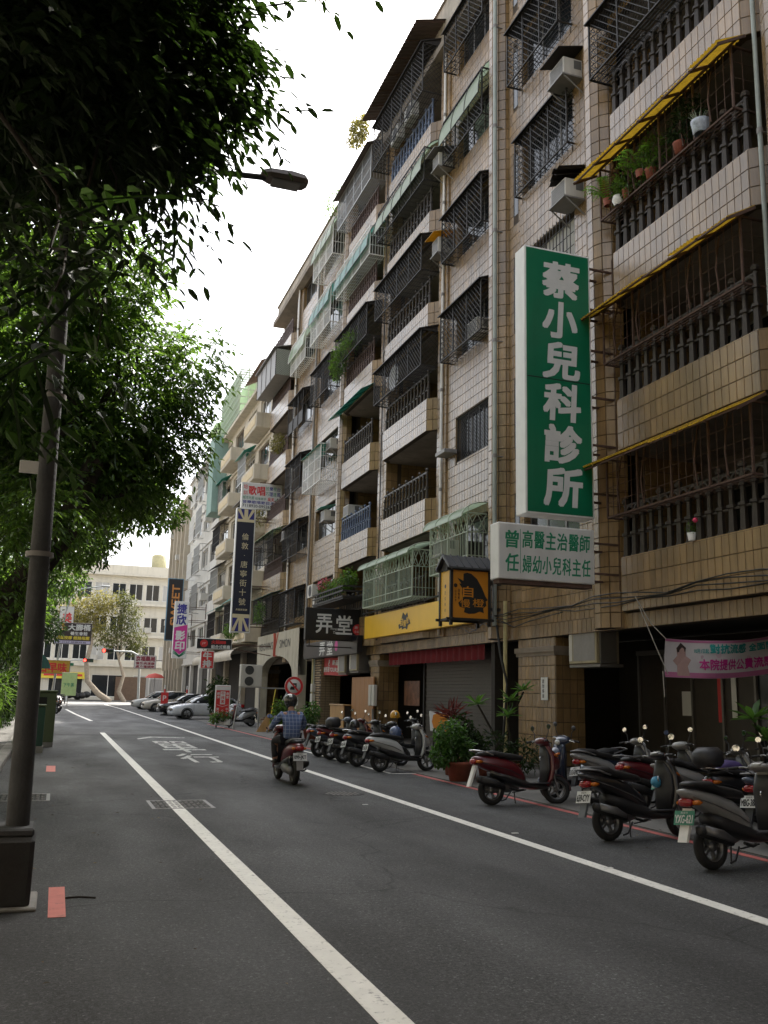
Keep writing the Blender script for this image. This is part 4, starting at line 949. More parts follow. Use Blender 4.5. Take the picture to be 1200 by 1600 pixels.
# black 弄堂 sign, its fascia and red banner
t, Y = sign_box('restaurant_sign', 'black restaurant sign with two large white characters and a red dot', 8.12, 10.32, 3.42, 4.56, 32, .22, m_blackp, m_black, .02)
b = MB(); put(b, '弄', (8.5, Y, 3.68), UX, UZ, .58, .66, .025); put(b, '堂', (9.25, Y, 3.66), UX, UZ, .58, .66, .025); put(b, 'Nong', (9.02, Y, 3.78), UX, UZ, .24, .1, 0, .3); put(b, 'Tang', (9.1, Y, 3.64), UX, UZ, .24, .12, 0, .3); part('lettering', b, m_letter, t)
part('red_dot', MB().lathe([(0,.20),(-.002,.0001)], (10.06, Y, 3.84), 24, 'y'), m_red, t)
L(t, m_letter, ('麻 辣', 9.93, 3.87, Y-.004, .27, .1, .01), ('小火鍋', 9.92, 3.73, Y-.004, .28, .09, .01), name='dot_lettering')
part('sign_hanger', MB().beam((8.3,32.1,3.42),(8.3,32.1,3.2),.03).beam((8.2,32.1,3.2),(10.4,32.1,3.2),.04), m_dark, t)
t = thing('shop_fascia', 'black shop fascia half hidden under the black restaurant sign', 'sign', (9.95, 35, 3.0)); part('fascia_panel', MB().bbox(9.85, 10.05, 31.4, 39.0, 2.98, 3.62, .012), m_blackp, t)
b = MB(); Yx = 9.846; put(b, '弄', (Yx, 36.4, 3.05), (0,-1,0), UZ, .8, .5, .03); put(b, '堂', (Yx, 35.3, 3.05), (0,-1,0), UZ, .8, .5, .03); part('lettering', b, m_letter, t); part('red_dot', MB().lathe([(0,.2),(-.002,.001)], (Yx, 34.0, 3.35), 18, 'x'), m_pink, t)
def banner(name, label, P, mt, cat='banner', nu=24, nv=6):
    t = thing(name, label, cat, P(.5, 0)); part('fabric', MB().grid(lambda u, v: P(u, v), nu, nv), mt, t); return t
bp = lambda u, v: (10.22+.03*math.sin(u*9)*(.4+v*.6)-.02*v, 38.0-4.4*u, 2.95-.68*v+.03*math.sin(u*5))
t = banner('shop_banner', 'red fabric banner with white writing above the dark shop doorway', bp, mat('red_banner', (.50,.045,.04), .7, .08, 3, trans=.15))
def on_cloth(t, mt, P, items, off=(-.012,0,0), name='lettering'):   # writing that follows the cloth: (text, u0, v1(lower edge), wu, hv)
    b = MB()
    for s, u0, v1, wu, hv, bo in items:
        v, f, ar = glyph(s)
        for q, (a, c) in enumerate(((0,0),(bo*.05,0),(-bo*.05,0),(0,bo*.25),(0,-bo*.25))): b.add([Vector(P(u0+p[0]*wu+a, v1-p[1]*hv+c))+Vector(off)*(1+q*.03) for p in v], f)
    return part(name, b, mt, t)
on_cloth(t, m_letter, bp, [('週年慶感恩YOUR大方送', .06, .82, .86, .3, .02), ('ℓ', .40, .48, .05, .36, .02), ('新品', .54, .42, .18, .28, .04), ('♪', .78, .48, .05, .28, .02)])
# pink flu banner
def pk(u, v): return (9.02+2.6*u, 12.5-.05*math.sin(u*3)+.05*math.sin(u*11+v*2), 2.56-.6*v*(1-.1*u)+.34*u-.16*math.sin(u*PI*.8)-.05*u*v)
t = banner('clinic_banner', 'pink and white vaccination banner tied with ropes under the slab at right', pk, mat('banner_white', (.50,.47,.48), .7, .08, 3, trans=.2), nu=40, nv=8)
def strip(P, u0, u1, v0, v1, off, nu=24, nv=2): return MB().grid(lambda u, v: Vector(P(u0+(u1-u0)*u, v0+(v1-v0)*v))+Vector(off), nu, nv)
m_bpink = mat('banner_pink', (.44,.14,.28), .7, .15, 2, trans=.15)
part('pink_border', strip(pk, 0, 1, .86, .995, (0,-.006,0), 40), m_bpink, t); part('pink_border', strip(pk, .0, 1, .005, .07, (0,-.006,0), 40), m_bpink, t)
b = MB()
for i in range(9): u, v = random.uniform(.12, .95), random.uniform(.1, .8); b.lathe([(0,random.uniform(.03,.07)),(-.0005,.0001)], Vector(pk(u, v))+Vector((0,-.004,0)), 12, 'y')
part('pale_dots', b, mat('banner_pale_pink', (.5,.38,.43), .7, .1), t, kind='stuff')
on_cloth(t, m_tealp, pk, [('對抗流感', .30, .34, .28, .24, .05), ('全面開打', .61, .32, .26, .2, .04), ('10月1日起', .20, .34, .09, .12, .01)], (0,-.012,0))
on_cloth(t, m_pink, pk, [('本院提供公費流感疫苗', .22, .78, .70, .28, .045)], (0,-.012,0), 'pink_lettering')
b = MB().add([Vector(pk(.05+p[0]*.13, .95-p[1]*.85))+Vector((0,-.009,0)) for p in [(.2,0),(.8,0),(.75,.3),(.95,.5),(.7,.62),(.75,.85),(.5,.98),(.25,.85),(.3,.62),(.05,.45),(.25,.3)]], [tuple(range(11))]); part('printed_figure', b, mat('print_skin', (.34,.22,.2), .7), t)
b = MB().add([Vector(pk(.05+p[0]*.13, .95-p[1]*.85))+Vector((0,-.011,0)) for p in [(.27,.85),(.3,.72),(.7,.74),(.77,.87),(.5,1.02)]], [tuple(range(5))]); part('printed_hair', b, m_brown, t)
m_rope = mat('rope', (.4,.38,.34), .8)
part('rope', MB().tube([(8.55,12.6,3.2),(8.8,12.55,2.78),(9.02,12.5,2.56)], .008, 5).tube([(8.62,12.6,3.05),(8.85,12.5,2.4),(9.05,12.5,2.0)], .008, 5).tube([(8.95,12.5,2.05),(8.97,12.5,1.65)], .007, 5), m_rope, t)
# black union flag sign
t, Y = sign_box('restaurant_sign', 'tall black vertical sign with union flag panels at top and bottom', 8.2, 9.22, 4.55, 11.1, 48, .3, m_navy, m_white, .05)
x0, x1 = 8.26, 9.16
for z0, z1, up in ((10.35, 11.03, 1), (4.62, 5.5, -1)):
    part('flag_panel', MB().box(x0, x1, Y-.002, Y, z0, z1), m_cream, t); b = MB(); xm = (x0+x1)/2; zc, ze = (z0, z1) if up > 0 else (z1, z0); h = ze-zc
    for sx in (-1, 1):
        b.add([(xm+sx*.10, Y-.004, ze), (xm+sx*.10, Y-.004, zc+h*.35), (xm+sx*.30, Y-.004, ze)], [(0,1,2)])
        b.add([(xm+sx*.43, Y-.004, ze-h*.12), (xm+sx*.16, Y-.004, zc+h*.22), (xm+sx*.43, Y-.004, zc+h*.22)], [(0,1,2)])
    part('flag_triangles', b, m_ubl, t)
b = MB(); column(b, '倫敦·唐寧街十號', (8.55, Y, 9.75), UX, UZ, .36, .36, .13, .0); put(b, '英國風餐廳', (8.42, Y, 5.68), UX, UZ, .6, .1, .01); part('lettering', b, m_cream, t)
bracket(t, 9.22, 10.4, 48.1, [5, 7, 9, 10.6])
# singing school sign
t, Y = sign_box('school_sign', 'white singing school sign with red blue and green characters hanging above the black flag sign', 8.56, 10.78, 11.3, 12.72, 48.9, .25, m_panel, m_white, .03)
L(t, m_red, ('培', 8.66, 12.35, Y, .22, .24, .01), ('訓', 8.66, 12.02, Y, .22, .24, .01), ('歌', 8.94, 12.05, Y, .42, .48, .04), ('唱', 9.42, 12.05, Y, .42, .48, .04), ('吳天', 10.0, 11.76, Y, .36, .2, .03), name='red_lettering')
L(t, m_blue, ('樂', 10.08, 12.35, Y, .2, .22, .02), ('理', 10.08, 12.05, Y, .2, .22, .02), ('台', 10.5, 12.35, Y, .2, .22, .02), ('風', 10.5, 12.05, Y, .2, .22, .02), ('音樂歌唱節目承辦', 8.64, 11.56, Y, 2.0, .17, .03), name='blue_lettering')
L(t, m_grn, ('技', 9.88, 12.35, Y, .17, .22, .01), ('巧', 9.88, 12.05, Y, .17, .22, .01), ('視', 10.3, 12.35, Y, .17, .22, .01), ('譜', 10.3, 12.05, Y, .17, .22, .01), ('城市光廊', 8.64, 11.78, Y, .62, .19, .01), ('駐唱歌手', 9.32, 11.79, Y, .6, .14, .01), ('老師', 10.42, 11.77, Y, .24, .13, .01), name='green_lettering')
L(t, m_blk, ('7118920-0952652531', 8.64, 11.36, Y, 2.04, .15, .02))
bracket(t, 9.6, 10.4, 49.05, [12.8])
# purple print shop sign and the black sign behind it
t, Y = sign_box('print_shop_sign', 'white and magenta vertical print shop sign with blue characters', 8.0, 9.08, 3.9, 8.2, 72, .3, m_panel, m_white, .04)
b = MB(); x0, x1 = 8.05, 9.03; b.add([(x0,Y-.001,4.55),(x0,Y-.001,6.2),(x1,Y-.001,6.45),(x1,Y-.001,4.55),((x0+x1)/2,Y-.001,4.2)], [(0,1,2,3,4)]); part('magenta_panel', b, m_pink, t)
b = MB(); column(b, '捷欣', (8.2, Y, 8.0), UX, UZ, .7, .72, .12, .05); part('blue_lettering', b, m_blue, t); b = MB(); column(b, '影印', (8.2, Y-.003, 5.95), UX, UZ, .68, .66, .12, .05); part('white_lettering', b, m_letter, t)
b = MB()
for i in range(3):
    for sx in (-1, 1): xm = (x0+x1)/2; o = i*.1; b.add([(xm, Y-.002, 3.97+o*.2), (xm+sx*.47, Y-.002, 4.28+o*1.2), (xm+sx*.47, Y-.002, 4.34+o*1.2), (xm, Y-.002, 4.06+o*.4)], [(0,1,2,3)])
part('green_leaves', b, m_grn, t); bracket(t, 9.08, 10.4, 72.1, [4.4, 5.6, 6.8, 7.8])
t, Y = sign_box('shop_sign', 'black vertical sign with orange sideways letters behind the print shop sign', 8.2, 9.5, 5.6, 10.85, 80, .3, m_blackp, mat('blue_case', (.1,.22,.32), .5), .06)
b = MB(); put(b, 'SWEET', (9.2, Y, 6.9), (0,0,1), (-1,0,0), 3.4, .62, .04); part('lettering', b, m_orl, t); bracket(t, 9.5, 10.4, 80.1, [6, 8, 10])
# steak house signs
t, Y = sign_box('steakhouse_sign', 'small red sign with two white characters hanging under the black hotpot sign', 6.5, 7.15, 2.62, 3.47, 46, .18, m_red, m_white, .03)
L(t, m_letter, ('牛', 6.62, 3.07, Y, .4, .33, .06), ('排', 6.62, 2.69, Y, .4, .33, .06))
t, Y = sign_box('hotpot_sign', 'black horizontal sign with a red disc and red and white writing', 6.26, 7.98, 3.56, 4.08, 46, .18, m_blackp, m_white, .025)
part('red_disc', MB().lathe([(0,.19),(-.002,.0001)], (6.62, Y, 3.83), 20, 'y'), m_red, t); L(t, m_letter, ('JT', 6.53, 3.78, Y-.004, .18, .09, .02), ('組合式餐廳', 6.98, 3.6, Y, .92, .17, .04)); L(t, m_red, ('火鍋888', 6.98, 3.82, Y, .7, .18, .05), name='red_lettering')
part('sign_bracket', MB().beam((7.98,46.1,3.8),(10.3,46.1,3.8),.05).beam((7.98,46.1,3.62),(10.3,46.1,3.3),.04).beam((6.82,46.1,3.56),(6.82,46.1,3.47),.04), m_rust, t)
# red standing sign in a planter
t, Y = sign_box('standing_sign', 'red and white standing sign rising from a planter of leaves at the kerb', 6.6, 7.26, .38, 1.82, 41.5, .12, m_red, m_white, .04)
part('white_top', MB().box(6.64, 7.22, Y-.001, Y+.001, 1.6, 1.77), m_panel, t); part('menu_panel', MB().box(6.82, 7.04, Y-.001, Y+.001, 1.0, 1.55), m_panel, t)
b = MB(); column(b, '經濟', (6.68, Y, 1.52), UX, UZ, .11, .12, .03, .03); column(b, '簡餐', (6.68, Y, .85), UX, UZ, .11, .12, .03, .03); column(b, '商業', (7.08, Y, 1.52), UX, UZ, .11, .12, .03, .03); column(b, '午餐', (7.08, Y, .85), UX, UZ, .11, .12, .03, .03); column(b, '火鍋', (6.88, Y, .78), UX, UZ, .11, .12, .03, .03)
b.beam((6.68, Y, .98), (6.93, Y, .9), .015).beam((6.93, Y, .9), (7.18, Y, .98), .015); part('lettering', b, m_letter, t)
b = MB(); column(b, '牛排套', (6.86, Y-.003, 1.53), UX, UZ, .14, .14, .03, .03); part('red_lettering', b, m_red, t)
t = thing('wheeled_planter', 'white planter trough of trailing leaves on wheels in front of the red standing sign', 'planter', (6.93, 41.3, 0))
part('trough', MB().bbox(6.62, 7.26, 41.15, 41.48, .12, .38, .02), m_white, t)
for x in (6.66, 7.22): part('caster', MB().lathe([(-.02,.06),(.02,.06)], (x, 41.2, .06), 10, 'x').beam((x,41.2,.06),(x,41.2,.13),.02), m_rubber, t)
part('foliage', plant_mesh([(6.9,41.25,.5,.4,.3,.2),(6.55,41.1,.42,.2,.2,.2)], 420, .14, .06), m_leaf, t)
# no left turn sign
t = thing('traffic_sign', 'round no left turn road sign with a red ring behind the rider', 'traffic sign', (6.82, 28, 0))
part('post', MB().tube([(6.82,28.04,0),(6.82,28.04,2.0)], .035, 8), m_silver, t)
D = MB().lathe([(.012,.001),(.012,.29),(0,.29),(0,.001)], (6.82, 28, 1.77), 32, 'y'); part('disc', D, m_panel, t)
part('red_ring', MB().lathe([(-.002,.285),(-.003,.21)], (6.82, 28, 1.77), 32, 'y').beam((6.68,27.996,1.92),(6.96,27.996,1.62),.05,.002,up=(0,1,0)), m_red, t)
b = MB(); b.add([(6.72,27.9975,1.83),(6.72,27.9975,1.86),(6.90,27.9975,1.86),(6.90,27.9975,1.70),(6.86,27.9975,1.70),(6.86,27.9975,1.81),(6.78,27.9975,1.81),(6.78,27.9975,1.78),(6.68,27.9975,1.845)], [(0,1,2,5,6),(2,3,4,5)]); b.box(6.70,6.84,27.996,27.998,1.66,1.73).box(6.72,6.82,27.996,27.998,1.73,1.76)
part('black_symbol', b, m_blk, t)
part('plate', MB().box(6.68, 6.96, 27.99, 28.005, 1.2, 1.44), m_panel, t); L(t, m_blk, ('8-17', 6.70, 1.27, 27.985, .24, .1, .02))
# ------------------------------------------------------------ shop fronts under the slab
t = thing('roller_shutter', 'brown roller shutter closed in the shadow behind the parked scooters', 'shutter', (11.2, 25, .12))
for i in range(28): part('slat', MB().box(11.2+.012*(i % 2), 11.23, 22.4, 28.2, .13+i*.1, .13+(i+1)*.1-.006), mat('shutter_slat', (.055,.045,.036), .5, .15) if i == 0 else bpy.data.materials['shutter_slat'], t)
part('guide_rail', MB().box(11.15, 11.25, 22.3, 22.4, .13, 3.0).box(11.15, 11.25, 28.2, 28.3, .13, 3.0), m_dark, t)
t = thing('shop_poster', 'dim food poster on the wall left of the roller shutter', 'poster', (11.1, 29, 1.3)); part('print', MB().box(11.1, 11.12, 28.5, 29.9, 1.25, 2.05), mat('poster_print', (.16,.07,.04), .5, .9, 5), t)
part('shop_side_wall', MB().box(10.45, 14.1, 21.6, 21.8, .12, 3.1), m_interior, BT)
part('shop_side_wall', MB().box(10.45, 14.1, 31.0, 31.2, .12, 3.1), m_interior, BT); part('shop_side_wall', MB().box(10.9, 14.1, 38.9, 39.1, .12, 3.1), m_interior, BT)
m_wood = mat('varnished_wood', (.33,.155,.05), .45, .25, 3, stretch=(6,6,.4)); m_wood2 = mat('pale_wood', (.42,.25,.10), .5, .25, 3, stretch=(6,6,.4))
t = thing('wood_panel', 'tall orange brown wooden panel wall beside the shop entrance', 'wall panel', (10.3, 32, .02))
for i in range(5): part('board', MB().bbox(10.28, 10.34, 30.75+i*.5, 31.24+i*.5, .03, 2.18, .006), m_wood, t)
t = thing('service_counter', 'pale wooden slatted counter in front of the dark shop doorway', 'counter', (10.2, 34, .02))
for i in range(12): part('slat', MB().bbox(10.0, 10.04, 33.3+i*.15, 33.43+i*.15, .03, 1.14, .005), m_wood2, t)
part('counter_top', MB().bbox(9.97, 10.42, 33.25, 35.15, 1.145, 1.19, .01), m_wood2, t); part('counter_body', MB().box(10.05, 10.4, 33.3, 35.1, .03, 1.14), m_interior, t)
t = thing('brick_pier', 'tan brick pier with meter boxes between the shop and the stone arch', 'pier', (10.4, 38, 0)); part('pier_core', MB().box(10.12, 10.95, 37.0, 38.19, .02, 2.97), m_grout, t)
m_brick = mat('tan_brick', (.30,.22,.13), .8, .15, 4, rnd=.25)
bm_ = MB().bbox(-.015, 0, -.115, .115, -.028, .028, .004).mesh('brick'); bm_.materials.append(m_brick); bn = MB().bbox(-.1, .1, -.015, 0, -.028, .028, .004).mesh('brick'); bn.materials.append(m_brick)
for j in range(29):
    for i in range(5):
        yy = 37.12+i*.238-(.06 if j % 2 else 0)
        if j % 2 == 0 or i: o = part('brick', None, m_brick, t, mesh=bm_); o.location = Vector((10.12, yy, .1+j*.1))-WB[t.name]
b = MB()
for j in range(29):
    for i in range(4): b.bbox(10.13+i*.205, 10.32+i*.205, 36.985, 37.0, .06+j*.1, .148+j*.1, .004)
part('brick_side', b, m_brick, t, kind='stuff')
b = MB().bbox(9.95, 10.1, 37.7, 38.0, 1.1, 1.55, .01); part('meter_box', b, m_ac, t); part('meter_box', MB().bbox(9.95, 10.1, 37.72, 37.98, 1.62, 1.95, .01), m_ac, t)
part('conduit', MB().tube([(10.05,37.85,.05),(10.05,37.85,3.0)], .03, 6), m_pipe, t); part('conduit', MB().tube([(10.05,38.1,.05),(10.05,38.1,3.2)], .04, 6), m_ypipe, t)
t = thing('meter_box', 'pair of white electricity boxes on a post beside the wooden panel', 'electricity box', (10.2, 30.4, .9))
for y in (30.15, 30.5): part('box', MB().bbox(10.1, 10.22, y, y+.26, 1.2, 1.9, .015), m_ac, t)
part('post', MB().beam((10.2,30.5,.02),(10.2,30.5,1.1),.06), m_grey, t)
# clinic glass front, dark
t = thing('glass_shopfront', 'dark glass clinic front with pale door panels behind the scooters', 'shopfront', (12.6, 15, .12))
for i in range(8): part('glass_panel', MB().box(12.6, 12.62, 10.9+i*.95, 11.78+i*.95, .14, 2.6), m_glass if i < 4 else mat('frosted_door%d' % i, (.04,.032,.024), .5, .2), t)
f = MB()
for i in range(9): f.beam((12.58, 10.86+i*.95, .12), (12.58, 10.86+i*.95, 2.7), .06)
f.beam((12.58,10.8,2.65),(12.58,18.5,2.65),.1); part('shopfront_frame', f, m_frame, t)
b = MB()
for y, z, w, h, in ((16.6,1.3,.3,.5),(15.2,1.3,.14,.8),(13.1,1.5,.5,.6),(12.2,1.8,.25,.3)): b.box(12.56, 12.57, y, y+w, z, z+h)
part('notice', b, m_panel, t, kind='stuff'); part('red_couplet', MB().box(12.56, 12.57, 15.6, 15.75, 1.2, 2.2), m_red, t)
t = thing('notice_plate', 'small white notice with black characters on the tiled pillar', 'notice', (10.4, 18.7, 1.7)); part('plate', MB().box(10.372, 10.385, 18.75, 19.05, 1.55, 2.05), m_panel, t)
b = MB()
for i, c in enumerate('請勿停車'): put(b, c, (10.370, 18.99, 1.92-i*.11), (0,-1,0), UZ, .09, .09, .02)
part('lettering', b, m_blk, t)
t = thing('cable_run', 'bundle of dark cables sagging along the slab edge above the banner', 'cable'); b = MB()
for j in range(4):
    pts = [(10.06-.02*j, 9+i*.8, 3.42+.05*j+.05*math.sin(i*1.3+j)-(.06 if i % 4 == 2 else 0)) for i in range(16)]; b.tube(pts, .012, 5)
for j in range(2): b.tube([(10.0, 21+i*.4, 3.3+.1*math.sin(i*1.7+j)+.04*j) for i in range(6)], .01, 5)
b.tube([(9.9,20.2,3.4),(9.98,19.6,3.2),(10.02,18.9,3.3),(10.06,17.5,3.4)], .014, 5).tube([(10.02,20.6,3.3),(9.97,20.3,2.6),(10.1,20.2,1.9),(10.05,20.4,.1)], .03, 6)
part('cable', b, m_black, t)
b = MB()
for j in range(5): b.tube([(9.95-.02*j, 23+i*1.0, 4.28+.07*abs(math.sin(i*1.9+j*.8))) for i in range(9)], .01, 4)
t = thing('cable_run', 'tangle of dark cables lying on top of the yellow fascia', 'cable'); part('cable', b, m_black, t)
# stone arch front with black and red lettering
t = thing('arch_front', 'weathered cream stone arch front with black lettering and a red emblem', 'arch', (9.95, 45, 0))
ya, yb_, zt_ = 40.3, 49.4, 4.42; n = 14; yc, ry, rz, zs = (ya+yb_)/2, 3.5, .95, 2.35
pts = [(ya, .02), (ya, zt_), (yb_, zt_), (yb_, .02), (yc+ry, .02), (yc+ry, zs)]+[(yc+ry*math.cos(PI*i/n), zs+rz*math.sin(PI*i/n)) for i in range(1, n)]+[(yc-ry, zs), (yc-ry, .02)]
m_stone = mat('cream_stone', (.40,.36,.27), .8, .15, 2, grime=.4, gcol=(.08,.07,.05), bump=.1)
def arch_poly(pts): # split into quads round the opening
    b = MB(); q = [(10.0, y, z) for y, z in pts]
    b.box(9.95, 10.35, ya, yc-ry, .02, zs).box(9.95, 10.35, yc+ry, yb_, .02, zs)
    up = [(ya, zs)]+[(yc-ry, zs)]+[(yc-ry*math.cos(PI*i/n), zs+rz*math.sin(PI*i/n)) for i in range(1, n)]+[(yc+ry, zs), (yb_, zs)]
    for i in range(len(up)-1):
        (y0, z0), (y1, z1) = up[i], up[i+1]; vs = [(x, y, z) for x in (9.95, 10.35) for y, z in ((y0,z0),(y1,z1),(y1,zt_),(y0,zt_))]
        b.add(vs, [(3,2,1,0),(4,5,6,7),(0,1,5,4),(2,3,7,6)])
    return b
part('arch_wall', arch_poly(pts), m_stone, t)
b = MB(); put(b, 'MEROWIN\'S', (9.94, 48.9, 3.65), (0,-1,0), UZ, 3.3, .38, .0); put(b, 'SIMON', (9.94, 44.1, 3.65), (0,-1,0), UZ, 2.2, .38, .0); part('lettering', b, m_blk, t)
part('red_emblem', MB().beam((9.94,45.0,3.3),(9.94,45.0,4.4),.05,.2).beam((9.94,45.0,3.7),(9.94,45.5,4.4),.04,.1).beam((9.94,45.0,3.7),(9.94,44.5,4.4),.04,.1).box(9.93,9.945,44.7,45.3,3.28,3.34), mat('red_emblem', (.45,.09,.06), .5), t)
# big condenser on a post, boards and brick stack beside the arch
split_ac(7.86, 40.2, 1.78, 'tall double fan condenser on a bracket left of the stone arch', .92, .93, .35, 2, 'y')
t = thing('condenser_stand', 'thin metal post and bracket holding up the double fan condenser', 'stand', (7.6, 40.2, 0)); part('post', MB().tube([(7.15,39.9,.02),(7.45,40.1,1.76)], .03, 6).tube([(8.3,40.3,.02),(8.3,40.3,1.76)], .04, 6), m_silver, t); part('bracket', MB().beam((7.4,40.05,1.76),(8.4,40.05,1.76),.04).beam((7.4,40.35,1.76),(8.4,40.35,1.76),.04).beam((8.4,40.2,1.74),(10.1,40.2,1.74),.06), m_silver, t)
t = thing('brick_stack', 'low stack of brown bricks at the foot of the arch', 'brick stack', (8.6, 37.8, .02)); bm2 = MB().bbox(-.11, .11, -.05, .05, -.03, .03, .004).mesh('brick'); m_bb = mat('brown_brick', (.13,.085,.06), .9, .2, 6, rnd=.3); bm2.materials.append(m_bb)
for j in range(8):
    for i in range(6):
        for k in range(2):
            o = part('brick', None, m_bb, t, mesh=bm2); o.location = (-.6+i*.235+(.11 if j % 2 else 0), k*.12+random.uniform(-.02,.02), .035+j*.072); o.rotation_euler = (0,0,random.uniform(-.05,.05))
t = thing('timber_board', 'pale triangular board leaning on the brick stack', 'board', (8.0, 37.3, 0)); part('board', MB().prism([(7.6,37.2,.02),(8.1,37.35,.75),(8.25,37.4,.7),(8.05,37.25,.02)], (0,.03,0)), m_wood2, t)
t = thing('yellow_pole', 'thin yellow pole standing behind the leaning boards', 'pole', (8.3, 37.5, 0)); part('pole', MB().tube([(8.15,37.5,.02),(8.4,37.6,1.7)], .02, 6), m_yl, t)
for i, (a, c) in enumerate((((8.0,37.1,.02),(8.9,37.6,1.6)), ((8.2,36.9,.02),(9.1,37.6,1.5)))):
    t = thing('timber_pole', ['grey timber pole leaning left against the arch pier', 'grey timber pole leaning right of its twin against the arch pier'][i], 'pole', a); part('pole', MB().beam(a, c, .05), m_grey, t)
# ------------------------------------------------------------ the further buildings on the right
m_cream_w = mat('cream_render', (.50,.45,.36), .85, .1, 1.5, grime=.4, gcol=(.16,.13,.09), bump=.08)
m_white_w = mat('white_tile_wall', (.56,.54,.49), .6, .08, 2, grime=.35, gcol=(.22,.19,.15))
m_beige_w = mat('beige_concrete', (.42,.37,.29), .85, .12, 1.5, grime=.35, gcol=(.15,.12,.09), bump=.08)
m_peach = mat('peach_wall', (.55,.40,.26), .85, .1, 1.5, grime=.2)
m_teal_w = mat('teal_wall', (.22,.33,.29), .8, .1, 1.5, grime=.3)
m_brownf = mat('brown_frame', (.13,.08,.05), .5, .2)
def flat_wall(parent, name, x, y0, y1, z0, z1, holes, m, t=.25):
    """wall facing -x with rectangular openings (y0,y1,z0,z1), built as strips"""
    b = MB(); ys = sorted({y0, y1, *[h[0] for h in holes], *[h[1] for h in holes]})
    for a, c in zip(ys[:-1], ys[1:]):
        hs = sorted([h for h in holes if h[0] < (a+c)/2 < h[1]], key=lambda h: h[2]); z = z0
        for h in hs:
            if h[2] > z: b.box(x, x+t, a, c, z, h[2])
            z = h[3]
        if z < z1: b.box(x, x+t, a, c, z, z1)
    return part(name, b, m, parent)
def grille_box(parent, x, y0, y1, z0, z1, d, m, roof=None):
    f = MB(); xf = x-d
    for z in (z0, z1): f.beam((xf,y0,z),(xf,y1,z),.05); f.beam((xf,y0,z),(x,y0,z),.05); f.beam((xf,y1,z),(x,y1,z),.05)
    vbars(f, (xf,y0,z0), (0,1,0), (0,0,1), y1-y0, z1-z0, .22, .03); vbars(f, (xf,y0,z0), (1,0,0), (0,0,1), d, z1-z0, .22, .03); hbars(f, (xf,y0,z0), (0,1,0), (0,0,1), y1-y0, z1-z0, 3, .03)
    o = part('window_grille', f, m, parent, kind='stuff')
    if roof: part('awning', MB().prism([(x,y0-.1,z1+.5),(xf-.2,y0-.1,z1+.05),(xf-.2,y0-.1,z1+.08),(x,y0-.1,z1+.53)], (0,y1-y0+.2,0)), roof, parent)
# cream block
B2 = thing('apartment_building', 'cream five storey building with boxed balconies just beyond the brown tiled block', 'building', (XF, 60, 0))
holes = []; y0b, y1b = 50.1, 68.5
for k in range(5):
    z = 4.4+3.05*k
    for (a, c, t_) in ((51.2,54.2,0),(55.4,58.2,1),(59.6,62.8,0),(64.0,67.4,1)): holes.append((a, c, z+1.0, z+2.4))
flat_wall(B2, 'wall', XF, y0b, y1b, 3.9, 19.4, holes, m_cream_w)
for i, h in enumerate(holes):
    window(B2, XF, *h, 2 if i % 4 else 3, frame=m_white if i % 3 else m_brownf, depth=.12)
    k = i//4; z = 4.4+3.05*k
    if i % 4 in (0, 2):
        part('balcony_box', MB().bbox(XF-.9, XF-.02, h[0]-.4, h[1]+.4, z-.15, z+.75, .03), m_cream_w, B2); part('balcony_panel', MB().bbox(XF-.93, XF-.89, h[0]-.2, h[1]+.2, z+.05, z+.55, .02), mat('cream_panel', (.55,.45,.28), .8) if 'cream_panel' not in bpy.data.materials else bpy.data.materials['cream_panel'], B2)
    elif i % 2 and k < 4: grille_box(B2, XF, h[0]-.1, h[1]+.1, h[2]-.15, h[3]+.1, .55, m_silver if k % 2 else m_dark, [m_polyteal, m_dark, m_grey][k % 3])
grille_box(B2, XF-.9, 50.9, 54.5, 5.15, 6.9, .02, m_dark, m_polyteal); grille_box(B2, XF-.5, 55.2, 58.4, 5.1, 6.8, .4, m_dark, m_polyteal)
for k in range(5): part('floor_ledge', MB().box(XF-.12, XF-.001, y0b, y1b, 3.95+3.05*k, 4.1+3.05*k), m_cream_w, B2)
part('core', MB().box(XF+.26, XF+9, y0b, y1b, .02, 19.2), m_interior, B2); part('roof_slab', MB().box(XF-.5, XF+9, y0b, y1b, 19.4, 19.6), m_cream_w, B2)
part('end_wall', MB().box(XF-.01, XF+9, y0b-.06, y0b-.005, 3.9, 19.4), m_cream_w, B2)
part('canopy', MB().grid(lambda u, v: (10.38-1.5*math.sin(u*PI*.62), 51.5+15.5*v, 4.15-.9*(1-math.cos(u*PI*.62))*.72), 8, 1).box(9.0, 10.38, 51.5, 67, 4.16, 4.2), m_cream_w, B2)
part('rear_wall', MB().box(XF+1.5, XF+1.7, y0b, y1b, .02, 3.9), m_interior, B2)
for y in (50.4, 56, 62, 67.6): part('pillar', MB().box(XF, XF+.5, y, y+.7, .02, 3.9), m_beige_w, B2)
part('stair_tower', MB().box(XF+1, XF+6, 53, 57, 19.6, 22.0), m_peach, B2); part('water_tank', MB().lathe([(19.6,.9),(21.2,.9),(21.5,.5),(21.5,.001)], (XF+3, 60.5, 0), 16), m_silver, B2)
part('brown_eave', MB().prism([(XF+.4,50.2,20.9),(XF-.9,50.2,20.2),(XF-.9,50.2,20.25),(XF+.4,50.2,20.95)], (0,5,0)), m_rust, B2)
b = MB(); vbars(b, (XF-.3,60.0,19.6), (0,1,0), (0,0,1), 8.4, 3.6, .5, .07); hbars(b, (XF-.3,60.0,19.6), (0,1,0), (0,0,1), 8.4, 3.6, 7, .06); vbars(b, (XF-.3,60.0,23.2), (0,1,0), (1,0,0), 8.4, 3.0, .5, .07); hbars(b, (XF-.3,60.0,23.2), (0,1,0), (1,0,0), 8.4, 3.0, 6, .06)
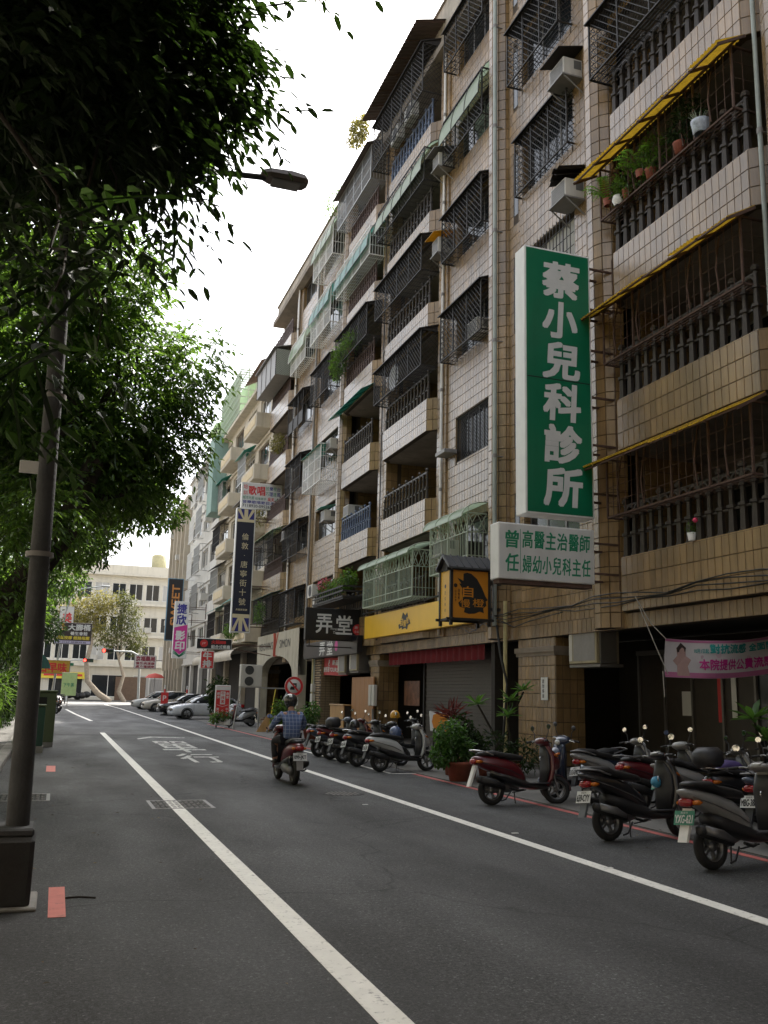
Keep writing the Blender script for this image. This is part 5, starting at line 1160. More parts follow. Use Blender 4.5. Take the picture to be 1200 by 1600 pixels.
vbars(b, (XF-.3,60.0,19.6), (1,0,0), (0,0,1), 3, 3.6, .5, .07); hbars(b, (XF-.3,60.0,19.6), (1,0,0), (0,0,1), 3, 3.6, 7, .06); part('roof_trellis', b, m_greenpaint, B2, kind='stuff')
part('roof_shed', MB().box(XF+.3, XF+2.6, 60.2, 68.2, 19.6, 22.6), m_polygreen, B2)
part('teal_tower', MB().box(XF-1.0, XF+1.2, 66.0, 68.4, 14.2, 19.9), m_teal_w, B2)
# white block
B3 = thing('apartment_building', 'white tiled block with metal grilles between the cream building and the far arcade', 'building', (XF, 77, 0)); holes = []; y0b, y1b = 68.6, 84.6
for k in range(5):
    z = 4.2+3.1*k
    for (a, c) in ((69.6,72.0),(73.2,76.2),(77.6,80.2),(81.4,83.8)): holes.append((a, c, z+.9, z+2.3))
flat_wall(B3, 'wall', XF, y0b, y1b, 3.6, 19.9, holes, m_white_w)
for i, h in enumerate(holes):
    window(B3, XF, *h, 2, frame=m_white if i % 2 else m_frame, depth=.1); k = i//4
    if (i % 4) in (1, 2) and k: grille_box(B3, XF, h[0]-.3, h[1]+.3, h[2]-.5, h[3]+.2, .7, m_silver if i % 4 == 1 else m_white, m_white if k == 4 else None)
    elif i % 4 == 0 and k in (1, 3): part('air_conditioner', MB().bbox(XF-.5, XF-.01, h[1]+.15, h[1]+.9, h[2]+.2, h[2]+.75, .01), m_ac, B3)
for k in range(6): part('floor_ledge', MB().box(XF-.1, XF-.001, y0b, y1b, 3.65+3.1*k, 3.78+3.1*k), m_white_w, B3)
part('core', MB().box(XF+.26, XF+9, y0b, y1b, .02, 19.7), m_interior, B3); part('roof_slab', MB().box(XF-.4, XF+9, y0b, y1b, 19.9, 20.1), m_white_w, B3)
for y in (69, 74, 79, 83.8): part('pillar', MB().box(XF, XF+.5, y, y+.7, .02, 3.6), m_white_w, B3)
part('roof_shed', MB().box(XF+1.2, XF+4, 78, 83, 20.1, 22.6), m_peach, B3); part('stair_tower', MB().box(XF+1, XF+5, 70.0, 74, 20.1, 23.4), m_beige_w, B3)
part('roof_awning', MB().prism([(XF+.6,69,22.2),(XF-.6,69,21.6),(XF-.6,69,21.65),(XF+.6,69,22.25)], (0,5,0)), m_polygreen, B3)
shelf_plants('leafy shrub growing on the roof of the white block', [(10.0,67.4,18.8,.5,1.0,1.1),(10.2,69.5,20.8,.5,1.2,.8)], 500, .3, .12, m_leafdark, name='roof_shrub')
# far arcade block
B4 = thing('apartment_building', 'beige concrete arcade block at the far end of the street', 'building', (XF, 94, 0)); holes = []; y0b, y1b = 84.7, 97.3
for k in range(5):
    z = 3.9+2.95*k
    for j in range(4): a = 85.5+3.0*j; holes.append((a, a+2.0, z+1.0, z+2.3))
flat_wall(B4, 'wall', XF-.2, y0b, y1b, 3.4, 18.9, holes, m_beige_w)
for i, h in enumerate(holes):
    window(B4, XF-.2, *h, 3, depth=.12)
    if i % 3 == 1: part('air_conditioner', MB().bbox(XF-.65, XF-.21, h[1]-.75, h[1]-.05, h[2]+.05, h[2]+.55, .01), m_ac, B4)
for j in range(5): part('wall_rib', MB().box(XF-.5, XF-.201, 84.75+3.0*j, 85.2+3.0*j, 3.4, 18.9), m_beige_w, B4)
for j in range(6): part('pillar', MB().box(XF-.35, XF+.3, 84.8+2.35*j, 85.3+2.35*j, .02, 3.4), m_beige_w, B4)
part('core', MB().box(XF+.06, XF+9, y0b, y1b-.2, 3.4, 18.7), m_interior, B4); part('end_wall', MB().box(XF-.2, XF+9, y1b-.19, y1b, .02, 18.9), m_beige_w, B4); part('roof_slab', MB().box(XF-.5, XF+9, y0b, y1b, 18.9, 19.2), m_beige_w, B4); part('rear_wall', MB().box(XF+3, XF+3.2, y0b, y1b, .02, 3.4), m_interior, B4)
part('roof_block', MB().box(XF+1, XF+5, 86, 92, 19.2, 21.4), m_peach, B4)
# far building across the end of the street
FB = thing('office_building', 'long cream four storey building facing down the street across the junction', 'building', (4, 122, 0)); fx0, fx1 = -22, 24; fy = 122
def wall_y(parent, name, y, x0, x1, z0, z1, holes, m, t=.3):
    b = MB(); xs = sorted({x0, x1, *[h[0] for h in holes], *[h[1] for h in holes]})
    for a, c in zip(xs[:-1], xs[1:]):
        hs = sorted([h for h in holes if h[0] < (a+c)/2 < h[1]], key=lambda h: h[2]); z = z0
        for h in hs:
            if h[2] > z: b.box(a, c, y, y+t, z, h[2])
            z = h[3]
        if z < z1: b.box(a, c, y, y+t, z, z1)
    return part(name, b, m, parent)
m_farw = mat('far_cream_wall', (.62,.58,.49), .85, .08, .6, grime=.25, gcol=(.25,.22,.17)); holes = []
for z0, z1 in ((5.0,6.9),(8.6,10.5),(12.6,14.7)):
    for j in range(22): x = fx0+.6+2.08*j; holes.append((x, x+1.7, z0, z1))
for j in range(9): holes.append((fx0+1+5*j, fx0+5+5*j, .5, 3.2))
wall_y(FB, 'wall', fy, fx0, fx1, 0, 17.0, holes, m_farw)
for i, h in enumerate(holes):
    if not (-3 < h[0] < 15): continue
    f = MB(); a, c, z0, z1 = h; f.box(a,c,fy+.1,fy+.16,z0,z0+.07).box(a,c,fy+.1,fy+.16,z1-.07,z1).box(a,a+.07,fy+.1,fy+.16,z0+.07,z1-.07).box(c-.07,c,fy+.1,fy+.16,z0+.07,z1-.07).box((a+c)/2-.04,(a+c)/2+.04,fy+.095,fy+.155,z0+.07,z1-.07)
    w = part('window', f, m_white, FB); part('pane', MB().box(a+.07, c-.07, fy+.12, fy+.13, z0+.07, z1-.07), m_glass if i % 4 else m_curtain, w)
    if i % 5 == 2 and z0 > 4: part('air_conditioner', MB().bbox(a+.1, a+.95, fy-.4, fy-.02, z0-.05, z0+.6, .02), m_ac, FB)
for z in (4.2, 7.9, 11.9, 15.6): part('floor_ledge', MB().box(fx0, fx1, fy-.7, fy-.002, z, z+.3), m_farw, FB)
part('core', MB().box(fx0, fx1, fy+.31, fy+10, 0, 16.8), m_interior, FB); part('roof_hut', MB().box(1.0, 4.2, fy+1.5, fy+5, 17.0, 20.0), m_farw, FB); part('hut_roof', MB().box(.6, 4.8, fy+1, fy+5.5, 20.0, 20.25), m_farw, FB)
part('water_tank', MB().lathe([(17.0,1.0),(18.7,1.0),(19.0,.5),(19.0,.001)], (11.4, fy+2, 0), 16), mat('pale_tank', (.5,.45,.25), .5), FB)
part('shop_strip', MB().box(-2, 3.5, fy-.4, fy-.05, 2.6, 3.4), m_yl, FB); part('shop_strip', MB().box(-1.6, 2.9, fy-.43, fy-.401, 2.9, 3.15), m_red, FB)
part('gate', MB().box(6.9, 10.6, fy-.1, fy-.02, .1, 3.0), m_brownf, FB); part('garage_door', MB().box(11.2, 14, fy-.1, fy-.02, .1, 2.8), m_grey, FB)
# ------------------------------------------------------------ the left side far down: shops and signs
BL = thing('shop_building', 'low grey shop building mostly hidden by the trees on the left', 'building', (-8, 90, 0)); holes = [(74+4.6*j, 77+4.6*j, z, z+1.5) for j in range(5) for z in (4.5, 7.6)]
b = MB().box(-14, -3.2, 72, 97, 0, 10.5); part('wall', b, m_cream_w, BL)
for h in holes:
    f = part('window', MB().box(-3.2, -3.14, h[0], h[1], h[2], h[3]), m_frame, BL); part('pane', MB().box(-3.14, -3.12, h[0]+.1, h[1]-.1, h[2]+.1, h[3]-.1), m_glass, f)
for z in (3.5, 7.0, 10.4): part('floor_ledge', MB().box(-3.2, -2.6, 72, 97, z, z+.2), m_cream_w, BL)
BL2 = thing('apartment_building', 'plain tall building behind the left hand trees', 'building', (-16, 20, 0)); part('wall', MB().box(-26, -13, -60, 42, 0, 23.5), m_beige_w, BL2)  # added block, its height chosen to keep sky light off the street
for k in range(6):
    for j in range(15):
        f = part('window', MB().box(-13, -12.95, -37+5.2*j, -34.5+5.2*j, 3.9+3.4*k, 5.5+3.4*k), m_frame, BL2); part('pane', MB().box(-12.95, -12.94, -36.9+5.2*j, -34.6+5.2*j, 4+3.4*k, 5.4+3.4*k), m_glass, f)
t, Y = sign_box('massage_sign', 'dark brown massage parlour sign with white and yellow characters on the far left', -.55, 2.5, 5.2, 7.05, 85, .3, m_brown, m_frame, .04)
L(t, m_letter, ('大腳桶', .55, 6.4, Y, 1.8, .52, .04), ('養生會館', .75, 5.98, Y, 1.4, .3, .03)); L(t, m_yl, ('腳底按摩 經絡指壓', -.4, 5.6, Y, 2.75, .3, .03), name='yellow_lettering'); part('white_strip', MB().box(-.5, 2.45, Y-.002, Y, 5.26, 5.5), mat('lilac_strip', (.5,.45,.6), .6), t); L(t, m_blk, ('07-2157 修腳採耳', -.3, 5.3, Y-.005, 2.4, .15, .01), name='strip_lettering')
part('foot_logo', MB().lathe([(0,.22),(-.002,.001)], (.1, Y, 6.6), 14, 'y').lathe([(0,.1),(-.002,.001)], (.1, Y, 6.9), 10, 'y'), m_orl, t); part('sign_bracket', MB().beam((-3.2,85.2,6.9),(-.55,85.2,6.9),.08).beam((-3.2,85.2,5.4),(-.55,85.2,5.4),.08), m_rust, t)
t, Y = sign_box('shop_sign', 'cream sign with one red character above the brown massage sign', -.3, 1.0, 6.9, 9.0, 92, .3, m_panel, m_frame, .04); L(t, m_red, ('美', .0, 7.5, Y, .8, .9, .05)); part('sign_bracket', MB().beam((-3.2,92.2,8.5),(-.3,92.2,8.5),.08), m_rust, t)
t = thing('scalloped_awning', 'dark green domed awning over a shop at the far left', 'awning', (-1.6, 84, 3)); part('dome', MB().grid(lambda u, v: (-3.1+2.5*math.sin(u*PI/2), 81+4*v, 3.0+1.7*math.cos(u*PI/2)), 8, 6).add([(-3.1+2.5*math.sin(q*PI/16), 81, 3.0+1.7*math.cos(q*PI/16)) for q in range(9)]+[(-3.1,81,3.0)], [tuple(range(10))]), mat('dark_green_canvas', (.01,.06,.05), .7), t)
t, Y = sign_box('shop_sign', 'yellow sign with red characters under the green domed awning', -2.6, 1.0, 2.7, 3.9, 88, .25, mat('mustard_sign', (.45,.28,.03), .5), m_frame, .04); L(t, m_red, ('古早味', -1.6, 2.85, Y, 2.3, .8, .05)); part('red_disc', MB().lathe([(0,.4),(-.003,.001)], (-2.0, Y, 3.35), 16, 'y'), m_red, t); part('post', MB().beam((-2.4,88.15,.12),(-2.4,88.15,2.7),.1).beam((.8,88.15,.12),(.8,88.15,2.7),.1), m_frame, t)
t, Y = sign_box('banner_stand', 'narrow pale green upright banner on the far left pavement', .35, 1.5, .9, 2.7, 78, .05, mat('pale_green_print', (.4,.55,.25), .6), m_grey, .02); L(t, m_grn, ('下午茶', .5, 1.6, Y, .8, .3, .03)); part('post', MB().beam((.9,78.03,.0),(.9,78.03,.9),.05), m_grey, t)
t = thing('street_name_sign', 'small green street name plates on the tall lamp post at far left', 'street sign', (-.2, 88.9, 3.4)); part('plate', MB().box(-.75, .35, 88.6, 88.64, 3.4, 3.85), m_grn, t); part('plate', MB().box(.35, 1.3, 88.7, 88.74, 3.45, 3.7), m_grn, t); L(t, m_letter, ('苓雅一路', -.68, 3.6, 88.59, .95, .16, .02), ('Lingya', -.6, 3.45, 88.59, .7, .1, .01))
m_lamp = mat('lamp_post_grey', (.36,.38,.38), .45, .1, metal=.3)
t = thing('street_lamp', 'slim grey street lamp with a long curved arm at the far left', 'street lamp', (-.2, 89, 0)); part('pole', MB().tube([(-.35,89,.0),(-.1,89,4),(.2,89,8),(.55,89,9.6),(1.4,89,10.4),(3.2,89,10.75)], [.12,.1,.08,.07,.06,.05], 8), m_lamp, t); part('lamp_head', MB().bbox(3.1, 3.9, 88.85, 89.15, 10.68, 10.85, .05), m_lamp, t)
# traffic signals
def signal(x0, z, Y, lit, label, mount):
    t = thing('traffic_signal', label, 'traffic light', (x0, Y, z)); part('housing', MB().bbox(x0, x0+1.15, Y, Y+.25, z-.2, z+.2, .04), m_black, t); cols = {'red': (.9,.03,.02), 'amber': (.9,.25,.02), 'green': (.02,.5,.2)}
    for i, c in enumerate(('red', 'amber', 'green')):
        m = mat('lens_'+c+str(len(bpy.data.materials)), cols[c] if c == lit else tuple(v*.06 for v in cols[c]), .3, 0, emit=4 if c == lit else 0)
        part('lens', MB().lathe([(0,.15),(-.03,.12),(-.04,.001)], (x0+.2+.375*i, Y-.003, z), 14, 'y'), m, t); part('visor', MB().grid(lambda u, v: (x0+.2+.375*i-.165*math.cos(u*PI), Y-.2*v, z+.165*math.sin(u*PI)), 8, 1), m_black, t)
    return t
signal(4.0, 5.25, 98, 'red', 'traffic light showing red on the arm over the far junction', None); signal(2.6, 4.6, 112, 'red', 'small far traffic light showing a lit lens across the junction', None)
t = thing('signal_mast', 'curved grey mast carrying the red traffic light over the road', 'signal mast', (7.9, 98.1, 0)); part('pole', MB().tube([(7.9,98.15,0),(7.75,98.15,4.3),(7.5,98.15,4.95),(6.9,98.15,5.25),(4.0,98.15,5.25)], [.13,.11,.1,.08,.06], 8), m_lamp, t)
t = thing('signal_mast', 'thin far mast carrying the small far traffic light', 'signal mast', (1.2, 112.2, 0)); part('pole', MB().tube([(1.2,112.2,0),(1.2,112.2,4.5),(1.6,112.2,4.62),(3.7,112.2,4.62)], [.12,.1,.08,.06], 8), m_lamp, t)
t, Y = sign_box('pharmacy_sign', 'pale pharmacy sign with dark red characters on the signal mast at the corner', 7.15, 9.3, 3.55, 4.9, 97, .2, m_panel, m_frame, .05); L(t, mat('dark_red_print', (.22,.03,.05), .6), ('京福藥局', 7.3, 4.3, Y, 1.85, .5, .06), ('慢性病連鎖', 7.3, 3.95, Y, 1.85, .27, .05), ('處方箋調劑', 7.3, 3.63, Y, 1.85, .27, .05)); part('sign_bracket', MB().beam((9.3,97.1,4.4),(10.0,97.1,4.4),.08), m_rust, t)
t = thing('parasol', 'small red scalloped parasol beside the far arcade pillars', 'parasol', (9.0, 90, 0)); part('canopy', MB().lathe([(2.6,.9),(2.9,.6),(3.05,.001)], (8.6, 90, 0), 12), mat('red_canvas', (.5,.06,.04), .7), t); part('pole', MB().beam((8.6,90,.02),(8.6,90,3.0),.05), m_grey, t)
for i, y in enumerate((66.5, 60)):
    t = thing('no_parking_post', ['red and white striped bollard sign between the black car and the silver car', 'red and white striped post in front of the black car'][i], 'bollard', (6.4+2.2*(1-i), y, 0)); x = 6.4+2.2*(1-i)
    for j in range(7): part('stripe', MB().lathe([(.1+j*.25,.05),(.35+j*.25,.05)], (x, y, 0), 8), m_red if j % 2 else m_panel, t)
    part('base', MB().lathe([(0,.2),(.06,.18),(.1,.06)], (x, y, 0), 12), m_rubber, t)
    if i: part('plate', MB().box(x-.22, x+.22, y-.07, y-.05, .7, 1.4), m_red, t); L(t, m_letter, ('P', x-.1, .9, y-.074, .2, .3, .05))

# unseen blocks added behind the camera to cut sky light on the street
BR = thing('apartment_building', 'tall tiled building continuing the right hand row towards the viewer', 'building', (12, -30, 0)); part('wall', MB().box(10.4, 22, -70, 3.9, 3.2, 23.5), m_tile, BR); part('rear_wall', MB().box(14, 22, -70, 3.9, 0, 3.2), m_interior, BR)
for k in range(6):
    for j in range(9):
        f = part('window', MB().box(10.34, 10.4, -66+7.5*j, -62.5+7.5*j, 4.9+3.17*k, 6.4+3.17*k), m_frame, BR); part('pane', MB().box(10.32, 10.34, -65.9+7.5*j, -62.6+7.5*j, 5+3.17*k, 6.3+3.17*k), m_glass, f)
BE = thing('apartment_building', 'plain pale building closing the near end of the street', 'building', (0, -75, 0)); part('wall', MB().box(-30, 30, -86, -74, 0, 20), m_beige_w, BE)  # unseen block added to stop light from behind the camera
# ------------------------------------------------------------ trees and greenery
def limb(b, pts, r0, r1, n=9): k = len(pts)-1; b.tube(pts, [r0+(r1-r0)*i/k for i in range(k+1)], n); return b
def wander(p, q, n=6, j=.12):
    p, q = Vector(p), Vector(q); d = (q-p).length
    return [p.lerp(q, i/n)+(Vector((random.uniform(-1,1), random.uniform(-1,1), random.uniform(-.6,1)))*d*j*math.sin(PI*i/n)*.6 if 0 < i < n else Vector()) for i in range(n+1)]
def compound(blobs, n, L, Wd, k=7, spread=1.0, droop=.55, rach=.36):
    """pinnate leaves: n leaves of k leaflets in the ellipsoids"""
    vol = np.array([b[3]*b[4]*b[5] for b in blobs])**.8; ks = RNG.choice(len(blobs), n, p=vol/vol.sum()); B = np.array(blobs, float)[ks]
    u = runit(n); r = np.where(RNG.random(n) < .45, RNG.random(n)**.4, .6+.42*RNG.random(n))[:, None]
    base = B[:, :3]+u*r*B[:, 3:]; d = runit(n)+u*.8; d[:, 2] = d[:, 2]*.5-.15; d /= np.linalg.norm(d, axis=1, keepdims=True)
    Vs = []; s = RNG.uniform(.75, 1.2, n)
    side = np.cross(d, np.array([0,0,1.])); side /= np.maximum(np.linalg.norm(side, axis=1, keepdims=True), 1e-6)
    for i in range(k):
        t = (i//2+.6)/(k/2); sg = 1 if i % 2 else -1
        if i == k-1: sg = 0
        p = base+d*(rach*t*s)[:, None]; p[:, 2] -= (t*t*.13*s)
        dd = d*(.55 if sg else 1)+side*sg*.9+runit(n)*.22; dd[:, 2] -= droop
        up = np.array([0,0,1.])+runit(n)*.45
        Vs.append(leaf_np(p, dd, up, L*s*RNG.uniform(.75, 1.2, n), Wd*s*RNG.uniform(.85, 1.15, n), fold=.18))
    dr = d.copy(); dr[:, 2] -= .3; Vs.append(leaf_np(base-d*.05, dr, np.array([0,0,1.])+runit(n)*.1, rach*1.2*s, .007, fold=0, simple=True)); Vs.append(leaf_np(base-d*.05, dr, side+runit(n)*.1, rach*1.2*s, .007, fold=0, simple=False))
    Vs = [(v, f) for v, f in Vs]; return join_np(*Vs)
def tree(label, loc, trunk, limbs, crowns, m=m_leaf, bark=m_bark, group='street trees on the left pavement', name='street_tree'):
    t = thing(name, label, 'tree', loc, group); b = MB(); limb(b, trunk[0], trunk[1], trunk[2], 12); tr = part('trunk', b, bark, t)
    for (p, q, r0, r1) in limbs: part('branch', limb(MB(), wander(p, q), r0, r1, 7), bark, tr)
    for j, (V, F) in enumerate(crowns): part('crown', np_mesh('crown', V, F), m, t)
    return t
# the tree that overhangs the camera (its trunk stands out of frame at the left)
nb = [(-1.0,6.0,6.3,1.4,1.6,1.25),(.12,6.2,6.3,.72,1.3,1.0),(-.05,5.6,5.35,.60,1.0,.6),(-.6,5.2,5.2,.8,1.0,.75),(.25,5.2,7.6,.8,1.5,1.2),(-1.2,6.5,5.2,.8,1,.6),(.58,6.4,6.25,.42,.8,.7)]
sprigs = [(.5,6.1,4.85,.18,.3,.25),(.12,5.4,4.35,.22,.4,.28),(-.22,5.1,4.05,.25,.4,.25),(-.17,3.3,2.78,.10,.25,.16),(-.22,3.2,2.55,.10,.2,.14),(-.12,4.4,3.5,.12,.2,.14),(.05,5.2,3.35,.12,.25,.14),(1.36,6.0,6.95,.12,.2,.12),(1.05,6.0,5.55,.14,.2,.2),(-.3,4.0,3.5,.2,.4,.3)]
over = [(-3.2,1.5,7.2,2.6,3.0,1.8),(.6,1.4,8.6,2.8,2.8,1.4),(-2.5,-2,7.5,3,3,2),(3.2,.2,9.2,2.4,2.8,1.2),(1.0,-3,8.6,3,3,1.5)]  # crown out of frame, added to shade the near road
tree('big dark tree whose hanging leaves fill the upper left corner', (-2.6,2.5,0), ([(-2.6,2.5,0),(-2.5,2.6,1.5),(-2.3,2.9,3.2),(-2.0,3.4,4.8)], .26, .17),
     [((-2.0,3.4,4.8),(-.6,5.6,6.2),.12,.04),((-2.0,3.4,4.8),(.3,5.2,7.4),.11,.03),((-2.0,3.4,4.8),(-1.5,5.8,5.0),.08,.03),((-.6,5.6,6.2),(.7,6.3,6.3),.045,.012),((.5,6.25,6.4),(1.36,6.0,7.05),.014,.004),((.2,6,5.7),(.5,6.1,4.95),.012,.004),((.0,5.4,5.0),(.12,5.4,4.4),.012,.004),((-.2,4.4,3.9),(-.17,3.3,2.8),.008,.003),((-.1,5.2,5),(.05,5.2,3.4),.01,.003),((-.6,5.6,6.2),(.0,5.4,5.0),.035,.01),((-1.2,4.4,5.4),(-.2,4.4,3.9),.03,.008),((-2.0,3.4,4.8),(-2.2,.5,7.2),.12,.04),((-2.0,3.4,4.8),(.6,2.0,8.4),.11,.05),((.6,2.0,8.4),(3.0,2.6,11.0),.06,.02),((.6,2.0,8.4),(4.0,-.6,11.0),.06,.02),((.6,2.0,8.4),(.9,-1.5,10.4),.06,.02)],
     [compound(nb, 4900, .11, .045), compound(sprigs, 95, .105, .042), compound(over, 4200, .26, .12), cloud([(1.2,-2,10.4,2.6,3.5,1.5),(4.6,-1,11.0,2.6,3.5,1.4),(2.6,3.2,11.0,2.6,2.8,1.5),(5.6,4.0,11.8,2.0,2.6,1.3),(-1.2,2.2,10.2,2.2,2.6,1.5)], 9000, .34, .19)], m_leafdark)  # the high leaf cloud is unseen, added to shade road and lower facade
# the leafy tree beyond the lamp post
t2 = [(-1.6,16,7.2,2.3,2.4,2.0),(.45,16,6.7,1.35,1.9,1.5),(.1,15.4,8.3,1.1,1.5,.9),(.95,16.6,5.4,.8,1.2,.75),(-.2,15.4,5.4,1.2,1.4,.8),(-3.2,15,6,2,2,2),(1.7,16,7.2,.6,1.0,.7),(1.6,16.3,6.0,.6,1.0,.7),(.5,15.6,4.9,.8,1.0,.6),(-.5,14.8,4.4,.9,1.0,.55),(-.75,13.3,3.0,.35,.5,.7),(-.35,13.4,3.9,.45,.5,.5)]
tree('large leafy tree with pinnate leaves just beyond the near lamp post', (-2.4,13.5,.12), ([(-2.4,13.5,.05),(-1.75,13.8,1.2),(-.95,14,2.35),(-.05,14.3,3.9),(.25,14.7,5.0)], .34, .15),
     [((-.05,14.3,3.9),(.5,15.6,7.2),.11,.03),((-.05,14.3,3.9),(1.2,16,5.5),.09,.02),((-.9,14,2.4),(-1.8,15.8,6.5),.16,.05),((.3,15,5.5),(.9,15.6,7.5),.05,.015),((-1.4,15.2,5.2),(-2.6,16,7),.08,.02),((-.5,14.2,3.2),(-.2,15.5,8),.09,.02)],
     [compound(t2, 9000, .13, .05, k=7), cloud([(-1.5,10,9.8,2.3,2.8,2.0),(-1.5,15,12.3,3,3,2.5),(-2.5,22,12,3.1,3.5,3),(-2,30,12,2.9,3.5,3.5),(-3,38,10.5,2.5,3.5,3),(-4.5,15,7.5,2.6,3,2.6),(-4.5,9.5,7.5,2.6,3,2.4),(-4.8,21,7.5,2.6,3.2,2.6),(-5,27,8,2.6,3.5,2.6),(-5,34,8,2.8,3.5,2.8)], 26000, .32, .17)], m_leaf)  # leaf cloud hidden behind the near canopy, added to block sky light
t2b = [(-4.5,15,7.5,2.6,3,2.6),(-4.5,9.5,7.5,2.6,3,2.4),(-4.8,21,7.5,2.6,3.2,2.6)]
t3 = [(-1.25,24,3.2,.8,1,1.1),(-1.5,30,4.0,1.1,1.2,1.0),(-.6,28,8.2,1.9,2.4,1.5),(1.1,28,7.2,1.4,2,1.2),(2.5,28,6.8,.8,1.4,.6),(-2,27,6.4,1.6,2,1.4),(.2,27,5.6,1.2,1.6,.8),(1.9,28.5,8.0,.7,1.2,.7)]
tree('third tree with yellow green lit leaves behind the leafy tree', (-2.2,26.5,.12), ([(-2.2,26.5,.05),(-1.8,26.7,2),(-1.2,27,3.8),(-.4,27.4,5.2)], .3, .14),
     [((-.4,27.4,5.2),(1.6,28,7.3),.1,.03),((-1.2,27,3.8),(-1.5,27.5,7.5),.12,.03),((-.4,27.4,5.2),(.4,27.6,8),.08,.02)], [cloud(t3, 18000, .18, .075, simple=False)], m_leaf)
t4 = [(-1.8,42,7.6,2.2,2.6,2.0),(-.4,43,6.4,1.4,2.2,1.3),(-3,41,5.4,1.8,2,1.6),(.6,43,7.6,1.0,1.6,.8),(-1.4,42,4.6,1.0,1.4,.8)]
tree('fourth tree down the left pavement with low hanging leaves', (-2.4,42,.12), ([(-2.4,42,.05),(-2.2,42,2),(-1.8,42,4),(-1.4,42.3,5.6)], .28, .14), [((-1.8,42,4),(-.3,43,6.6),.1,.03),((-1.8,42,4),(-3,41.5,6),.1,.03)], [cloud(t4, 11000, .22, .09)], m_leaf)
t5 = [(-2.4,60,6.4,2.2,3,2.0),(-1.0,61,5.2,1.2,2.2,1.0),(-2.6,59,4.2,1.4,2,1.2)]
tree('small far tree before the brown massage sign on the left', (-2.6,60,.12), ([(-2.6,60,.05),(-2.5,60,2.5),(-2.2,60,5)], .2, .1), [((-2.5,60,2.5),(-1.2,61,5),.08,.03)], [cloud(t5, 7000, .26, .11)], m_leafdark)
# unseen trees added behind the camera to shade the near road
for i, (y, lb) in enumerate(((-7, 'leafy pavement tree at the near end of the left pavement'), (-15, 'last leafy pavement tree at the nearest end of the row'))):
    bl = [(-1.8,y,7.2,3.2,3.6,2.4),(1.2,y+.5,8.0,2.6,3,1.8),(4.0,y,9.0,2.4,3,1.5),(-5.5,y,7.5,3,3.6,2.8)]
    tree(lb, (-2.6,y,.12), ([(-2.6,y,.05),(-2.5,y,2.5),(-2.1,y,5)], .28, .16), [((-2.1,y,5),(.8,y,7.6),.12,.04),((-2.1,y,5),(-3,y,7),.12,.04)], [cloud(bl, 14000, .32, .16)], m_leafdark)
# pale trunked trees at the junction
def junction_tree(label, pts, r, crown, n, m):
    t = thing('junction_tree', label, 'tree', pts[0], 'pale barked trees at the far junction'); tr = part('trunk', limb(MB(), pts, r, r*.45, 9), m_palebark, t)
    for c in crown[:4]: part('branch', limb(MB(), wander(pts[-1], c[:3], 5, .15), r*.4, .03, 6), m_palebark, tr)
    part('crown', np_mesh('crown', *cloud(crown, n, .34, .15, shell=.3)), m, t)
junction_tree('left yellow leaved tree with a bent pale trunk at the far junction', [(6.0,113,0),(4.6,113,.9),(3.3,113,2.3),(3.0,113,4.4),(3.4,113,6.6),(3.2,113,8)], .38, [(2.2,113,10.6,2.2,2,2.0),(4.4,113,11.2,1.8,2,1.8),(.4,113,9.6,1.4,1.6,1.6),(3.2,113,8.6,2.0,1.8,1.4)], 3600, m_leafyel)
junction_tree('right green leaved tree with a forked pale trunk at the far junction', [(7.6,114,0),(6.9,114,1.2),(7.3,114,3),(6.6,114,5)], .3, [(7.2,114,10.0,1.8,1.8,2.4),(5.4,114,7.6,2.2,1.8,1.8),(8.3,114,7.0,1.6,1.6,1.9),(6.6,114,12.0,1.2,1.2,1.2)], 3600, mat('olive_leaf', (.075,.085,.025), .5, .2, 3, isl=.45, trans=.35, tcol=(.12,.13,.02)))
# hedges and low plants along the left pavement
hb = [(-2.0,10+2.2*i+random.uniform(-.3,.3),.62,.6,1.3,.6) for i in range(24)]
o = part('hedge_planting', np_mesh('hedge_planting', *cloud(hb, 15000, .12, .055)), m_leafdark, kind='stuff'); o['label'] = 'dark hedge along the left pavement behind the kerb'
shelf_plants('spiky low plant with pale sunlit leaves behind the lamp post', [(-1.35,22,1.55,.45,.8,.5)], 260, .45, .035, m_leaf, name='spiky_plant')
# ------------------------------------------------------------ potted plants on the right pavement
def pot(b, x, y, r, h): return b.lathe([(0,.001),(0,r*.72),(h*.82,r*.95),(h*.84,r*1.08),(h,r*1.1),(h,r*.92),(h*.86,r*.88),(h*.86,.001)], (x, y, .013), 18)
def potted(name, label, x, y, r, h, blobs, n, L_, W_, m, pm=m_terra):
    t = thing(name, label, 'potted plant', (x, y, .012), 'potted plants in front of the tiled pillar'); part('pot', pot(MB(), x, y, r, h), pm, t)
    b = MB()
    for i in range(7): bl = random.choice(blobs); limb(b, wander((x+random.uniform(-.05,.05), y+random.uniform(-.05,.05), h*.85), (bl[0]+random.uniform(-.1,.1), bl[1]+random.uniform(-.1,.1), bl[2]), 4), .012, .005, 5)
    part('stems', b, m_bark, t, kind='stuff'); part('foliage', plant_mesh(blobs, n, L_, W_, simple=False), m, t); return t
m_potleaf = mat('shrub_leaf', (.05,.12,.025), .4, .2, 3, isl=.4, trans=.35, tcol=(.11,.24,.03))
potted('potted_shrub', 'bushy green shrub in a terracotta pot at the red kerb line', 7.35, 16.75, .24, .36, [(7.15,16.7,.85,.3,.3,.3),(7.0,16.7,.5,.22,.25,.25),(7.4,16.7,.6,.25,.25,.25)], 1300, .09, .055, m_potleaf)
